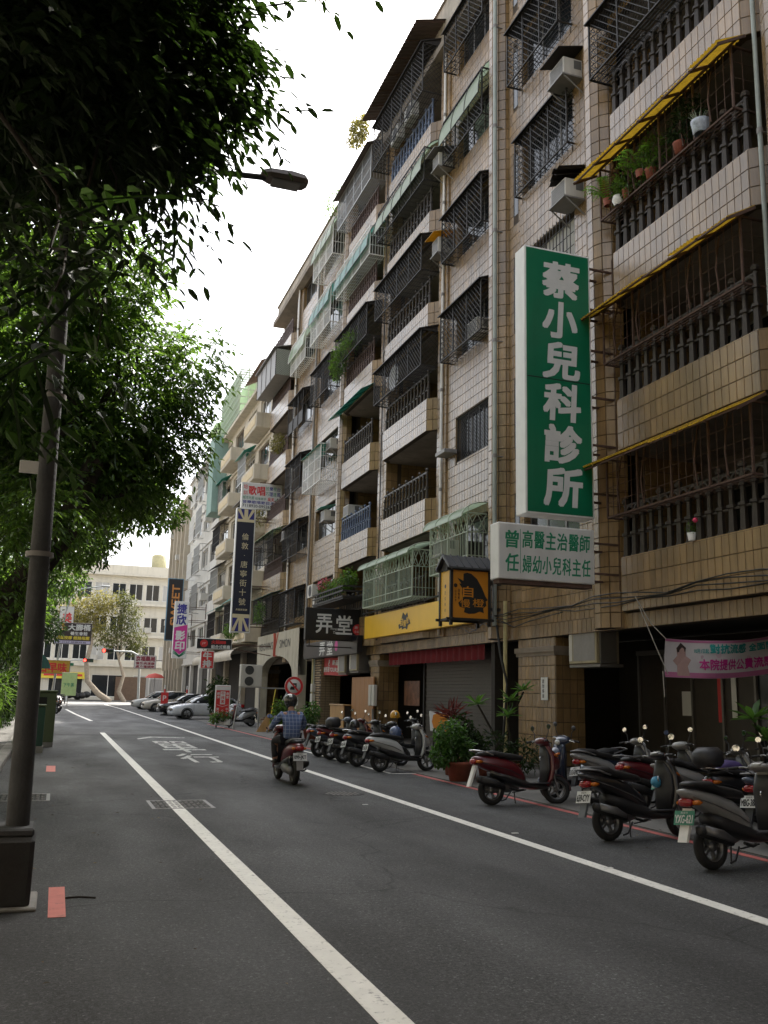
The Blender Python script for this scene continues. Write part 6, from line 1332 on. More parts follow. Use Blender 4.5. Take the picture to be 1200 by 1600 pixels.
potted('potted_shrub', 'darker shrub in a square terracotta tub right of the bushy green shrub', 7.75, 17.3, .25, .38, [(7.75,17.3,.75,.32,.3,.3),(8.1,17.5,.6,.25,.25,.25),(7.6,17.3,1.0,.25,.25,.25)], 900, .09, .05, m_leafdark)
t = thing('cordyline', 'reddish spiky plant behind the terracotta tubs', 'plant', (7.6, 18, .01)); pp = np.tile([7.75,18.0,1.15], (60,1))+RNG.normal(0,.05,(60,3)); dd = runit(60); dd[:,2] = abs(dd[:,2])*.7+.1
part('leaves', np_mesh('leaves', *leaf_np(pp, dd, np.array([0,0,1.])+runit(60)*.2, RNG.uniform(.3,.5,60), .035)), mat('red_leaf', (.13,.035,.03), .4, .2, 3, isl=.4, trans=.3, tcol=(.2,.04,.03)), t); part('stem', limb(MB(), [(7.75,18,.3),(7.74,18,.8),(7.75,18,1.15)], .02, .015), m_bark, t); part('pot', pot(MB(), 7.75, 18, .18, .32), m_terra, t)
m_plum = mat('plumeria_leaf', (.06,.13,.03), .32, .15, 3, isl=.35, trans=.35, tcol=(.12,.26,.03))
def rosette(c, n, L_, ang=.9):
    a = np.arange(n)*2.4+random.random(); el = np.linspace(.9, -.1, n)
    d = np.stack([np.cos(a)*np.cos(el), np.sin(a)*np.cos(el), np.sin(el)], 1); s = RNG.uniform(.75, 1.1, n)
    V, F = leaf_np(np.tile(np.array(c, float), (n, 1)), d, np.tile([0,0,1.], (n, 1))+runit(n)*.15, L_*s, L_*.3*s, fold=.12); return V, F
def plumeria(label, x, y, stems, tips, L_=.36):
    t = thing('plumeria', label, 'potted plant', (x, y, .01), 'plumerias in pots'); part('pot', pot(MB(), x, y, .22, .34), m_terra, t)
    for s in stems: part('stem', limb(MB(), s, .035, .02, 8), m_palebark if False else m_bark, t)
    for q in tips: part('leaf_rosette', np_mesh('leaf_rosette', *rosette(q, 13, L_)), m_plum, t)
plumeria('plumeria leaning left in a pot beside the tiled pillar', 9.1, 18.5, [[(9.1,18.5,.3),(9.0,18.5,.7),(8.75,18.5,1.1),(8.55,18.5,1.42)]], [(8.53,18.5,1.43)])
plumeria('plumeria with two leafy heads in front of the cream pipe', 9.45, 18.7, [[(9.45,18.7,.3),(9.42,18.7,.8),(9.36,18.7,1.1),(9.44,18.7,1.5)],[(9.36,18.7,1.1),(9.6,18.7,1.45),(9.75,18.7,1.72)]], [(9.44,18.7,1.52),(9.75,18.7,1.75),(9.3,18.6,1.2)])
plumeria('plumeria with long pale leaves at the right edge of the picture', 9.95, 11.5, [[(9.95,11.5,.3),(9.9,11.5,.9),(9.8,11.5,1.35)]], [(9.78,11.5,1.36),(9.95,11.4,1.05)], .42)
shelf_plants('tangle of low pot plants behind the red scooter', [(8.5,17.8,.55,.5,.4,.4),(9.2,17.6,.45,.4,.4,.35)], 900, .13, .04, m_leafdark, pots=((8.4,17.8,.02,.16,.26),(9.0,17.7,.02,.15,.24)), name='pot_plants_cluster')
potted('potted_shrub', 'tall dense bush in a pot behind the silver car front', 7.6, 46.5, .35, .5, [(7.5,46.5,1.5,.6,.6,.8),(7.7,46.5,.9,.6,.6,.6)], 1100, .2, .08, m_leafdark)
potted('potted_shrub', 'yellowish bush left of the rider at the foot of the arch', 7.4, 31.5, .3, .35, [(7.4,31.5,.8,.45,.4,.4),(7.2,31.4,1.15,.25,.25,.2)], 700, .13, .06, m_leaf)
potted('potted_shrub', 'bright bush right of the rider under the road sign', 8.4, 31.8, .28, .35, [(8.4,31.8,.9,.3,.35,.35),(8.2,31.8,.6,.3,.3,.25)], 500, .13, .06, m_potleaf)
shelf_plants('creeper on the canopy ledge beside the black flag sign', [(9.0,52.5,4.9,.4,.6,.5)], 300, .2, .08, m_leaf, name='ledge_plant')
# ------------------------------------------------------------ street furniture on the left
t = thing('lamp_post', 'grey concrete street lamp post on a square base at the near left', 'street lamp', (-.2, 7.75, 0)); m_post = mat('weathered_post', (.055,.057,.060), .75, .35, 5, grime=.6, gcol=(.03,.03,.03), bump=.3, bscale=40)
part('post', MB().tube([(-.185,7.75,.5),(-.21,7.76,2.6),(-.235,7.77,4.7),(-.25,7.78,6.3)], [.086,.076,.064,.054], 16), m_post, t); part('post_cap', MB().lathe([(6.3,.065),(6.36,.05),(6.38,.001)], (-.25,7.78,0), 12), m_post, t)
part('base_block', MB().bbox(-.55, -.05, 7.5, 8.0, .01, .5, .03), mat('post_base', (.036,.036,.036), .9, .3, 5, bump=.3, grime=.4), t); part('base_flange', MB().bbox(-.5, -.06, 7.54, 7.96, .5, .56, .015), m_post, t)
part('base_foot', MB().bbox(-.6, .0, 7.46, 8.04, .0, .03, .01), m_concrete, t)
part('arm', MB().tube([(-.245,7.78,6.05),(.3,7.78,6.14),(1.0,7.78,6.2),(1.42,7.78,6.24)], .028, 8), m_post, t)
lh = MB().loft([[(x, 7.78+s*c, 6.26+h*q) for c, q in ((-1,0),(-.8,.8),(.8,.8),(1,0),(.8,-.6),(-.8,-.6))] for x, s, h in ((1.38,.05,.04),(1.46,.09,.06),(1.66,.1,.07),(1.78,.09,.06),(1.82,.05,.03))], smooth=False)
part('lamp_head', lh, mat('lamp_head', (.13,.10,.09), .5, .1), t); part('lamp_lens', MB().box(1.48, 1.74, 7.71, 7.85, 6.20, 6.215), m_grey, t)
for z in (2.6, 3.9): part('post_band', MB().lathe([(-.02,.106 if z < 3 else .092),(.02,.106 if z < 3 else .092)], (-.215,7.765,z), 16), m_grey, t)
t = thing('pole_tag', 'small pale plate fixed to the near lamp post', 'plate', (-.25, 7.66, 3.3)); part('plate', MB().bbox(-.42, -.28, 7.62, 7.64, 3.22, 3.32, .004), m_panel, t)
m_box1 = mat('dark_green_cabinet', (.022,.075,.055), .45, .1, 3, grime=.2); m_box2 = mat('olive_cabinet', (.10,.13,.065), .5, .1, 3, grime=.25)
t = thing('utility_cabinet', 'dark green utility cabinet beside the left kerb behind the lamp post', 'utility box', (-.5, 24.7, 0)); part('cabinet', MB().bbox(-.78, -.2, 24.5, 24.95, .16, 1.1, .02), m_box1, t); part('lid', MB().bbox(-.8, -.18, 24.47, 24.98, 1.1, 1.15, .015), m_box2, t); part('plinth', MB().box(-.8, -.18, 24.45, 25.0, 0, .16), m_concrete, t); part('door_seam', MB().box(-.49, -.48, 24.495, 24.5, .2, 1.05), m_black, t)
t = thing('utility_cabinet', 'taller olive green utility cabinet behind the dark green one', 'utility box', (-.4, 27.3, 0)); part('cabinet', MB().bbox(-.85, .04, 27.0, 27.6, .12, 1.42, .02), m_box2, t); part('lid', MB().bbox(-.88, .07, 26.97, 27.63, 1.42, 1.48, .015), m_box2, t); part('plinth', MB().box(-.85, .04, 27.0, 27.6, 0, .12), m_concrete, t); part('vent', MB().box(-.7, -.2, 26.994, 27, 1.1, 1.3), m_black, t)
t = thing('trash_bags', 'heap of black bags by the far yellow shop', 'bags', (2.2, 119, .12))
for i in range(6): part('bag', MB().ball((1.0+.5*i, 118.8+.2*(i % 2), .5+.12*(i % 3)), .5, 8, 6, .8), m_black, t)
# litter and fallen leaves on the asphalt
b = MB()
for i in range(150):
    x, y = random.choice([(random.uniform(-.8, 1.5), random.uniform(4, 24)), (random.uniform(6, 9), random.uniform(8, 30))]); a = random.uniform(0, 6.3); s = random.uniform(.015, .035); c, q = math.cos(a)*s, math.sin(a)*s
    z = .006 if x < 7.2 else .018; b.add([(x-c, y-q, z), (x+q*.4, y-c*.4, z+.006), (x+c, y+q, z), (x-q*.4, y+c*.4, z+.004)], [(0,1,2,3)])
o = part('leaf_litter', b, mat('dry_leaf', (.12,.085,.04), .8, .3, isl=.5), kind='stuff'); o['label'] = 'scattered dry leaves on the asphalt and pavement'
t = thing('twig', 'small dark twig on the asphalt beside the faded red dash', 'twig', (.25, 7.85, .005)); part('stick', MB().tube([(.2,7.83,.012),(.3,7.84,.014),(.42,7.79,.012)], .008, 5), m_bark, t)
for i, (x, y) in enumerate(((5.15,8.15),(4.4,13.4),(5.3,10.4))):
    tag(part('paper_scrap', MB().box(x-.04, x+.04, y-.02, y+.02, .001, .007), m_panel), ['scrap of white paper near the lower right edge of the road','scrap of pale paper by the round manhole cover','scrap of pale paper right of the edge line'][i], 'litter')

shelf_plants('tall dark shrub under the leaning trunk behind the lamp post', [(-1.45,26,1.7,.7,1.5,1.1),(-1.6,32,1.8,.9,1.5,1.3),(-1.75,38,1.6,.9,1.6,1.2)], 3200, .17, .07, m_leafdark, name='dark_shrub')
# ------------------------------------------------------------ scooters
_mc = {}
def mpart(name, key, fn, m, parent, kind=None):          # alike parts share their mesh, the material sits on the object
    if key not in _mc: _mc[key] = fn().mesh(name); _mc[key].materials.append(m)
    o = part(name, None, None, parent, kind, mesh=_mc[key])
    if _mc[key].materials[0] is not m: o.material_slots[0].link = 'OBJECT'; o.material_slots[0].material = m
    return o
def ring(x, z, hw, hh, n=14, e=2.6, tilt=0):             # superellipse section across x
    r = []
    for k in range(n):
        a = 2*PI*k/n; c, s = math.cos(a), math.sin(a)
        y = hw*math.copysign(abs(c)**(2/e), c); q = hh*math.copysign(abs(s)**(2/e), s); r.append((x+q*tilt, y, z+q))
    return r
def zring(z, x, hw, hd, n=14, e=2.6): return [(x+hd*math.copysign(abs(math.sin(2*PI*k/n))**(2/e), math.sin(2*PI*k/n)), -hw*math.copysign(abs(math.cos(2*PI*k/n))**(2/e), math.cos(2*PI*k/n)), z) for k in range(n)]
def wheel_tyre(R=.235, w=.055): return MB().lathe([(-w*.55,R*.62),(-w,R*.72),(-w,R*.85),(-w*.75,R*.95),(-w*.3,R),(w*.3,R),(w*.75,R*.95),(w,R*.85),(w,R*.72),(w*.55,R*.62)], n=24, axis='y')
def wheel_rim(R=.235, w=.04):
    b = MB().lathe([(-w,R*.66),(-w*.6,R*.56),(w*.6,R*.56),(w,R*.66)], n=24, axis='y').lathe([(-w*1.2,.001),(-w*1.2,R*.2),(w*1.2,R*.2),(w*1.2,.001)], n=12, axis='y')
    for k in range(5): a = 2*PI*k/5; b.beam((R*.15*math.cos(a),0,R*.15*math.sin(a)), (R*.6*math.cos(a),0,R*.6*math.sin(a)), .03, .035, up=(0,1,0))
    return b
m_plast = mat('scooter_dark_plastic', (.022,.022,.024), .5, .15, 8); m_seat = mat('seat_vinyl', (.016,.016,.017), .55, .2, 10)
m_chrome = mat('chrome', (.55,.55,.55), .16, .05, metal=1); m_mirror = mat('mirror_glass', (.75,.76,.75), .03, 0, metal=1)
m_tail = mat('tail_lens', (.28,.01,.012), .2, .1, coat=.5); m_amber = mat('amber_lens', (.5,.14,.01), .2, .1); m_clear = mat('clear_lens', (.4,.4,.38), .12, .1, spec=.8)
m_plate = mat('plate_white', (.62,.63,.62), .5, .08, 20); m_plateg = mat('plate_green', (.04,.2,.13), .5, .08, 20); m_alloy = mat('dull_alloy', (.2,.2,.2), .4, .15, metal=.7)
def paint(name, c, rough=.28): return mat(name, c, rough, .07, 6, coat=.5, grime=.12, gcol=tuple(v*.4 for v in c))
SCS = .9; _nsc = 0
def scooter(label, xy, ang, body, plate='', plate_m=None, lean=-7, lower=None, shield=None, rack=True, steer=0, flap=None, group='parked motor scooters', mirrors=(1, 1), seat_m=None, box=None, var=None):
    global _nsc; _nsc += 1; var = (_nsc % 2) if var is None else var; K = str(var)
    t = thing('motor_scooter', label, 'scooter', (xy[0], xy[1], .014 if xy[0] > 7.2 else .0), group, world=False, rot=(RAD(lean), 0, RAD(ang))); t.rotation_mode = 'XYZ'; t.scale = (SCS,)*3
    lower = lower or m_plast; shield = shield or body
    rw = mpart('rear_wheel', 'tyre', wheel_tyre, m_rubber, t); rw.location = (-.60, 0, .235); rim = mpart('rim', 'rim', wheel_rim, m_alloy, rw)
    fw = mpart('front_wheel', 'tyre', wheel_tyre, m_rubber, t); fw.location = (.62, 0, .235); fw.rotation_euler = (0, 0, RAD(steer)); mpart('rim', 'rim', wheel_rim, m_alloy, fw)
    mpart('body_shell', 'shell'+K, lambda: MB().loft([ring(-1.0,.815,.03,.018),ring(-.93,.80,.07,.045),ring(-.78,.745,.115,.085),ring(-.52,.665,.145,.12),ring(-.28,.57,.155,.145),ring(-.08,.45,.135,.13),ring(.01,.385,.1,.08)] if var else [ring(-.93,.735,.045,.03),ring(-.88,.73,.085,.06),ring(-.78,.70,.125,.10,tilt=.1),ring(-.58,.655,.155,.135),ring(-.36,.60,.165,.155),ring(-.18,.53,.16,.165),ring(-.06,.44,.14,.15),ring(.0,.38,.11,.09)]), body, t)
    mpart('lower_cover', 'lower', lambda: MB().loft([ring(-.62,.52,.10,.06),ring(-.4,.46,.125,.10),ring(-.1,.36,.165,.08),ring(.15,.285,.17,.05),ring(.38,.285,.15,.05),ring(.5,.34,.10,.05)]), lower, t)
    mpart('floorboard', 'floor', lambda: MB().bbox(-.04, .42, -.17, .17, .325, .355, .012), m_plast, t)
    mpart('seat', 'seat'+K, lambda: MB().loft([ring(-.93,.885,.05,.015),ring(-.84,.888,.10,.035),ring(-.58,.865,.135,.05),ring(-.50,.825,.14,.05),ring(-.25,.785,.125,.055),ring(-.05,.755,.075,.045),ring(.01,.735,.04,.02)] if var else [ring(-.84,.815,.06,.02),ring(-.76,.825,.115,.045),ring(-.55,.83,.14,.055),ring(-.42,.80,.14,.055),ring(-.2,.775,.12,.055),ring(-.04,.755,.08,.045),ring(.0,.74,.05,.02)]), seat_m or m_seat, t)
    mpart('leg_shield', 'shield', lambda: MB().loft([zring(.30,.40,.15,.05),zring(.42,.47,.18,.05),zring(.6,.50,.205,.05),zring(.78,.50,.20,.05),zring(.92,.47,.15,.055),zring(1.0,.45,.09,.05)]), shield, t)
    mpart('inner_panel', 'inner', lambda: MB().loft([zring(.36,.385,.13,.035),zring(.6,.435,.17,.035),zring(.8,.435,.165,.04),zring(.96,.42,.08,.04)]), m_plast, t)
    mpart('front_apron', 'apron'+K, lambda: MB().loft([ring(.80,.66,.015,.03),ring(.72,.70,.06,.085),ring(.62,.76,.11,.14),ring(.52,.79,.15,.17),ring(.47,.80,.16,.18)] if var else [ring(.72,.66,.035,.06),ring(.66,.68,.085,.12),ring(.58,.72,.13,.17),ring(.5,.74,.16,.2)]), body, t)
    mpart('front_fender', 'fender', lambda: MB().grid(lambda u, v: (.62+.262*math.cos(RAD(-5+150*u)), (v-.5)*.14*(1-.3*abs(u-.5)), .235+(.262-.03*abs(v-.5)*2)*math.sin(RAD(-5+150*u))), 14, 6), body, t)
    mpart('fork', 'fork', lambda: MB().tube([(.62,.065,.235),(.5,.045,.72)], .02, 8).tube([(.62,-.065,.235),(.5,-.045,.72)], .02, 8).tube([(.52,0,.66),(.43,0,1.02)], .028, 8).beam((.62,-.08,.235),(.62,.08,.235),.025), m_alloy, t)
    hb = mpart('handlebar_cover', 'hbcover'+K, lambda: MB().loft([ring(.31,1.05,.05,.02),ring(.36,1.05,.15,.04),ring(.43,1.03,.12,.055),ring(.50,1.0,.07,.05),ring(.53,.98,.04,.03)] if var else [ring(.30,1.03,.07,.03),ring(.34,1.04,.14,.055),ring(.42,1.03,.17,.075),ring(.49,1.0,.11,.07),ring(.53,.98,.05,.04)]), body if shield is body else shield, t)
    mpart('headlight', 'hl', lambda: MB().loft([ring(.515,.985,.075,.05),ring(.545,.975,.06,.038),ring(.552,.972,.03,.02)]), m_clear, hb)
    mpart('instrument_dial', 'dial', lambda: MB().loft([ring(.315,1.075,.07,.008),ring(.38,1.098,.075,.008)]), m_clear, hb)
    mpart('handlebar', 'hbar', lambda: MB().tube([(.32,.34,1.04),(.36,.2,1.05),(.39,.08,1.02),(.39,-.08,1.02),(.36,-.2,1.05),(.32,-.34,1.04)], .012, 6), m_alloy, t)
    for s in (1, -1):
        mpart('grip', 'grip%d' % s, lambda: MB().tube([(.34,s*.25,1.045),(.31,s*.37,1.035)], .018, 8), m_rubber, t); mpart('brake_lever', 'lev%d' % s, lambda: MB().tube([(.40,s*.2,1.04),(.385,s*.34,1.03)], .007, 5), m_chrome, t)
        if mirrors[s < 0]:
            mr = mpart('mirror', 'mirr%d' % s, lambda: MB().tube([(.37,s*.2,1.06),(.40,s*.25,1.18),(.38,s*.29,1.24)], .007, 5).loft([[(.385+.02*q, s*.29+.062*r*math.cos(2*PI*k/12), 1.27+.045*r*math.sin(2*PI*k/12)) for k in range(12)] for q, r in ((1,.4),(.6,.9),(0,1))]), m_plast, t)
            mpart('mirror_glass', 'mirg%d' % s, lambda: MB().add([(.383, s*.29-.056*math.cos(2*PI*k/12), 1.27+.039*math.sin(2*PI*k/12)) for k in range(12)], [tuple(range(12))]), m_mirror, mr)
        mpart('turn_signal', 'ts%d' % s, lambda: MB().loft([ring(-.90,.70,.03,.02),ring(-.84,.70,.04,.028),ring(-.78,.70,.02,.014)]).xf(Matrix.Translation((0, s*.105, -.005))), m_amber, t)
        mpart('turn_signal', 'tf%d' % s, lambda: MB().loft([ring(.64,.78,.02,.012),ring(.58,.80,.045,.022),ring(.52,.82,.02,.012)]).xf(Matrix.Translation((0, s*.10, 0))), m_amber, t)
    mpart('tail_light', 'tail', lambda: MB().loft([ring(-.955,.70,.05,.03),ring(-.935,.70,.085,.045),ring(-.88,.70,.10,.05)]), m_tail, t)
    mpart('engine', 'engine', lambda: MB().loft([ring(-.70,.26,.05,.07),ring(-.5,.28,.07,.09),ring(-.25,.30,.08,.10),ring(-.05,.31,.05,.06)]).xf(Matrix.Translation((0,.09,0))), m_alloy, t)
    mpart('muffler', 'muff', lambda: MB().tube([(-.1,-.06,.24),(-.25,-.13,.23),(-.4,-.15,.27)], .018, 6).loft([ring(-.92,.42,.035,.035),ring(-.90,.415,.055,.06),ring(-.6,.345,.06,.07),ring(-.42,.28,.04,.045)]).xf(Matrix.Translation((0,-.14 if True else 0,0))), m_black, t)
    mpart('shock_absorber', 'shock', lambda: MB().lathe([(0,.018),(.24,.018)], (-.58,.1,.3), 8).lathe([(.02+.025*(i//2), .03 if i % 2 else .02) for i in range(16)], (-.58,.1,.3), 8), m_chrome, t)
    fl = mpart('mud_flap', 'flap', lambda: MB().prism([(-.86,-.07,.63),(-.90,-.07,.64),(-1.02,-.055,.30),(-.985,-.055,.30)], (0,.125,0)), flap or m_plast, t)
    if plate:
        P0 = Vector((-.945,0,.545)); V = Vector((.30,0,.95)).normalized(); U = Vector((0,-1,0)); b = MB(); pm = plate_m or m_plate
        q = [P0+U*a+V*c-Vector((.012,0,0)) for a, c in ((-.135,-.075),(.135,-.075),(.135,.075),(-.135,.075))]; po = part('licence_plate', MB().prism(q, (.006,0,0)), pm, t)
        put(b, plate, P0+U*(-.118)+V*(-.055)-Vector((.016,0,0)), U, V, .236, .085, .03); put(b, '高雄市', P0+U*(-.05)+V*.042-Vector((.016,0,0)), U, V, .1, .025, 0)
        part('plate_lettering', b, m_letter if pm is m_plateg else m_blk, po)
    if rack: mpart('grab_rail', 'rack', lambda: MB().tube([(-.6,.15,.80),(-.78,.15,.86),(-.93,.10,.88),(-.96,0,.88),(-.93,-.10,.88),(-.78,-.15,.86),(-.6,-.15,.80)], .013, 6), m_chrome if rack == 2 else m_alloy, t)
    mpart('heat_shield', 'heat', lambda: MB().loft([ring(-.86,.42,.02,.045),ring(-.6,.36,.025,.05),ring(-.46,.30,.02,.03)]).xf(Matrix.Translation((0,-.195,0))), m_alloy if var else m_plast, t)
    mpart('cables', 'cables', lambda: MB().tube([(.35,.22,1.04),(.48,.20,.98),(.52,.1,.86),(.5,.02,.7)], .006, 5).tube([(.35,-.22,1.04),(.49,-.19,.99),(.54,-.08,.85),(.5,-.02,.7)], .006, 5).tube([(.36,-.12,1.06),(.46,-.24,1.0),(.5,-.15,.8)], .005, 5), m_black, t)
    mpart('side_trim', 'trim'+K, lambda: MB().tube([(-.88,-.095,.70 if not var else .76),(-.6,-.158,.63 if not var else .66),(-.3,-.170,.55),(-.1,-.15,.46)], .012, 5, flat=.5), m_alloy if var else m_plast, t)
    mpart('centre_stand', 'cstand', lambda: MB().tube([(-.3,-.13,.22),(-.42,-.16,.09),(-.5,-.16,.07)], .012, 5).tube([(-.28,-.13,.2),(-.05,-.2,.24)], .01, 5), m_plast, t)
    mpart('glove_hook', 'hook', lambda: MB().tube([(.40,0,.78),(.35,0,.77),(.34,0,.73),(.36,0,.71)], .008, 5), m_chrome, t)
    if box: mpart('top_case', 'tcase', lambda: MB().loft([zring(.89,-.86,.15,.14),zring(.95,-.86,.19,.19),zring(1.08,-.86,.19,.19),zring(1.15,-.85,.12,.13)]), m_plast, t)
    mpart('side_stand', 'stand', lambda: MB().tube([(-.12,.12,.24),(-.06,.2,.02)], .011, 5), m_alloy, t)
    return t
def helmet(label, loc, m, s=1.0, rot=0):
    t = thing('helmet', label, 'helmet', loc, world=False, rot=(0,0,rot)); b = MB()
    b.lathe([(.0,.118*s),(.05*s,.128*s),(.11*s,.118*s),(.16*s,.085*s),(.19*s,.04*s),(.195*s,.001)], (0,0,0), 18); part('shell', b, m, t); part('brim', MB().grid(lambda u, v: ((.11+.07*v)*s*math.cos((u-.5)*2.0), (.11+.07*v)*s*math.sin((u-.5)*2.0), .04*s-.015*v), 10, 2), m, t)
    part('strap', MB().tube([(0,.11*s,.0),(.03,.07*s,-.08*s),(.03,-.07*s,-.08*s),(0,-.11*s,0)], .006, 5), m_black, t); return t
p_red = paint('dark_red_paint', (.085,.005,.01)); p_black = paint('black_gloss_paint', (.012,.012,.014)); p_silver = paint('silver_grey_paint', (.22,.22,.215), .35); p_white = paint('white_gloss_paint', (.42,.43,.42)); p_navy = paint('navy_gloss_paint', (.02,.03,.06)); p_grey = paint('mid_grey_paint', (.17,.165,.155), .4); p_wine = paint('wine_paint', (.10,.008,.014)); p_bluegrey = paint('blue_grey_paint', (.06,.08,.12))
scooter('dark red scooter parked alone left of the tiled pillar', (6.83,13.1), 0, p_red, '', None, -6, p_black, p_red, var=0, rack=2, steer=-18, flap=m_white)
scooter('black scooter with white plate 659-CYY at the right kerb', (6.66,9.75), 9, p_black, '659-CYY', None, -7, var=1, shield=p_black, rack=1, steer=12, flap=mat('grey_flap', (.12,.13,.14), .6))
scooter('grey scooter with green plate cut by the right edge of the picture', (6.66,7.98), 12, p_silver, 'YXG-621', m_plateg, -6, shield=p_grey, rack=0, flap=m_white)
scooter('navy scooter parked facing the road behind the dark red one', (8.15,13.7), 184, p_navy, '', None, -5, shield=p_navy, rack=1)
scooter('pale silver scooter with white plate in the back row behind the black scooter', (8.45,12.9), 4, p_silver, '312-GMD', None, -7, rack=1)
scooter('red and silver scooter second in the back row behind the black scooter', (8.55,11.9), 6, p_wine, 'AE7-028', None, -7, shield=p_silver, rack=1)
scooter('old scooter with a tilted green plate in the back row', (8.5,10.7), -12, p_grey, 'VHK-420', m_plateg, -10, rack=0)
scooter('black scooter with chrome grab rail in the back row at right', (8.35,9.7), 5, p_black, 'K2X-517', None, -6, rack=2, box=1)
scooter('dark scooter at the right edge of the back row', (8.3,8.95), 8, p_bluegrey, 'MBG-388', None, -6, rack=1)
scooter('silver scooter deep in the arcade among the back row', (9.8,11.4), 0, p_grey, '', None, -6, rack=1); scooter('black scooter deep in the arcade behind the back row', (9.7,10.2), 6, p_black, '', None, -6, rack=1)
scooter('white scooter standing first in the centre row beside the potted shrub', (7.06,19.0), 6, p_white, '758-LKR', None, -6, m_plast, p_white, rack=0)
scooter('black retro scooter second in the centre row', (6.98,20.35), 8, p_black, 'NQA-106', None, -7, rack=2, var=0)
scooter('dark scooter with a black seat bag third in the centre row', (6.98,21.5), 12, p_black, '867-HTE', None, -7, rack=1, box=1)
scooter('wine dark scooter fourth in the centre row', (6.95,22.5), 12, p_red, '205-FPB', None, -7, rack=1)
scooter('blue grey scooter last in the centre row just right of the rider', (6.95,23.6), 14, p_bluegrey, '', None, -7, rack=1)
scooter('dark scooter parked behind the row below the yellow helmet', (8.6,23.2), 10, p_black, '', None, -6, rack=1)
scooter('silver scooter behind the red standing sign', (8.0,42.8), 200, p_silver, '', None, -6, shield=p_wine, rack=1); scooter('white fronted scooter beside the silver one behind the standing sign', (8.1,43.8), 190, p_white, '', None, -6, rack=1)
for i, (x, y) in enumerate(((-.15,60.5),(-.2,62),(-.1,63.6),(0,65.2))): scooter('%s scooter in the small group parked at the far left kerb' % ('first black', 'second grey', 'third dark red', 'last black')[i], (x, y), [-60,-55,-65,-60][i], [p_black,p_grey,p_red,p_black][i], rack=1)
m_yhel = mat('yellow_helmet', (.55,.27,.02), .25, .05, coat=.4); m_bhel = mat('blue_helmet', (.06,.09,.18), .25, .05, coat=.4)
helmet('yellow helmet hanging on the scooter behind the centre row', (8.35,23.15,1.0), m_yhel); helmet('blue helmet lying on the floor of the white scooter', (7.0,19.35,.72), m_bhel, 1.05, 1.0); helmet('black helmet resting on the seat of the third scooter', (6.75,21.5,.80), p_black, 1.0)
t = thing('menu_board', 'small white board with a torn orange patch behind the white scooter', 'board', (8.3,19.9,.02)); part('board', MB().bbox(-.28,.28,-.015,.015,-.24,.24,.006).xf(Matrix.Translation((8.3,19.9,1.0)) @ Matrix.Rotation(RAD(-25),4,'X') @ Matrix.Rotation(RAD(6),4,'Y')), m_panel, t)
part('orange_patch', MB().add([(-.2,-.018,-.2),(.1,-.018,-.22),(.2,-.018,-.1),(.14,-.018,.05),(.2,-.018,.2),(-.05,-.018,.22),(-.2,-.018,.15),(-.24,-.018,-.02)], [tuple(range(8))]).xf(Matrix.Translation((8.3,19.9,1.0)) @ Matrix.Rotation(RAD(-25),4,'X') @ Matrix.Rotation(RAD(6),4,'Y')), mat('orange_patch', (.55,.2,.02), .6), t); part('legs', MB().beam((8.1,19.95,.02),(8.15,19.95,.9),.03).beam((8.5,19.95,.02),(8.45,19.95,.9),.03), m_dark, t)
tag(part('plastic_bag', MB().ball((6.98,9.95,.62), .07, 8, 5), mat('blue_bag', (.05,.25,.4), .4)), 'small blue bag hanging on the black scooter', 'bag')
tag(part('rain_cape', MB().loft([ring(7.55,.62,.05,.03),ring(7.65,.65,.16,.07),ring(7.8,.63,.18,.08),ring(7.95,.58,.08,.04)]).xf(Matrix.Translation((.6,10.3,.14))), mat('purple_cloth', (.05,.03,.12), .8)), 'purple cloth bundle on a scooter seat in the back row', 'cloth')
# ------------------------------------------------------------ rider on the moving scooter
RX, RY = 4.05, 16.95
rs = scooter('dark red scooter ridden down the middle of the road', (RX,RY), 92, p_wine, '099-JKT', None, 0, p_black, p_wine, rack=1, group='moving scooter', flap=m_grey); rs['group'] = 'scooters on the road'
for o in list(rs.children):
    if o.name.startswith('side_stand'): bpy.data.objects.remove(o)
PM = thing('person', 'person in a blue checked shirt and dark trousers riding a scooter away', 'person', (RX,RY,0), world=False, rot=(0,0,RAD(92))); PM.scale = (SCS*.98,)*3
def skin(name, chain, edges, m, root=0, sub=2, parent=PM):
    me = bpy.data.meshes.new(name); me.from_pydata([c[:3] for c in chain], edges, []); o = link(bpy.data.objects.new(name, me)); o.parent = parent
    sm = o.modifiers.new('skin', 'SKIN'); sm.use_smooth_shade = True
    for i, v in enumerate(me.skin_vertices[0].data): r = chain[i][3]; v.radius = r if isinstance(r, tuple) else (r, r); v.use_root = (i == root)
    o.modifiers.new('subdivision', 'SUBSURF').levels = sub; o.modifiers['subdivision'].render_levels = sub; me.materials.append(m); return o
# one continuous body: pelvis, spine, neck, head, arms, legs
body = [(-.24,0,.90,(.15,.12)),(-.27,0,1.08,(.14,.10)),(-.24,0,1.28,(.16,.105)),(-.18,0,1.42,(.06,.06)),(-.14,0,1.53,(.075,.085)),(-.12,0,1.60,(.07,.08)),
        (-.2,.17,1.36,.055),(-.06,.31,1.16,.043),(.18,.33,1.04,.033),(.28,.33,1.04,.03),(-.2,-.17,1.36,.055),(-.06,-.31,1.16,.043),(.18,-.33,1.04,.033),(.28,-.33,1.04,.03),
        (-.16,.10,.86,.095),(.20,.21,.80,.068),(.16,.2,.45,.05),(.26,.2,.40,.04),(-.16,-.10,.86,.095),(.20,-.21,.80,.068),(.16,-.2,.45,.05),(.26,-.2,.40,.04)]
be = [(0,1),(1,2),(2,3),(3,4),(4,5),(2,6),(6,7),(7,8),(8,9),(2,10),(10,11),(11,12),(12,13),(0,14),(14,15),(15,16),(16,17),(0,18),(18,19),(19,20),(20,21)]
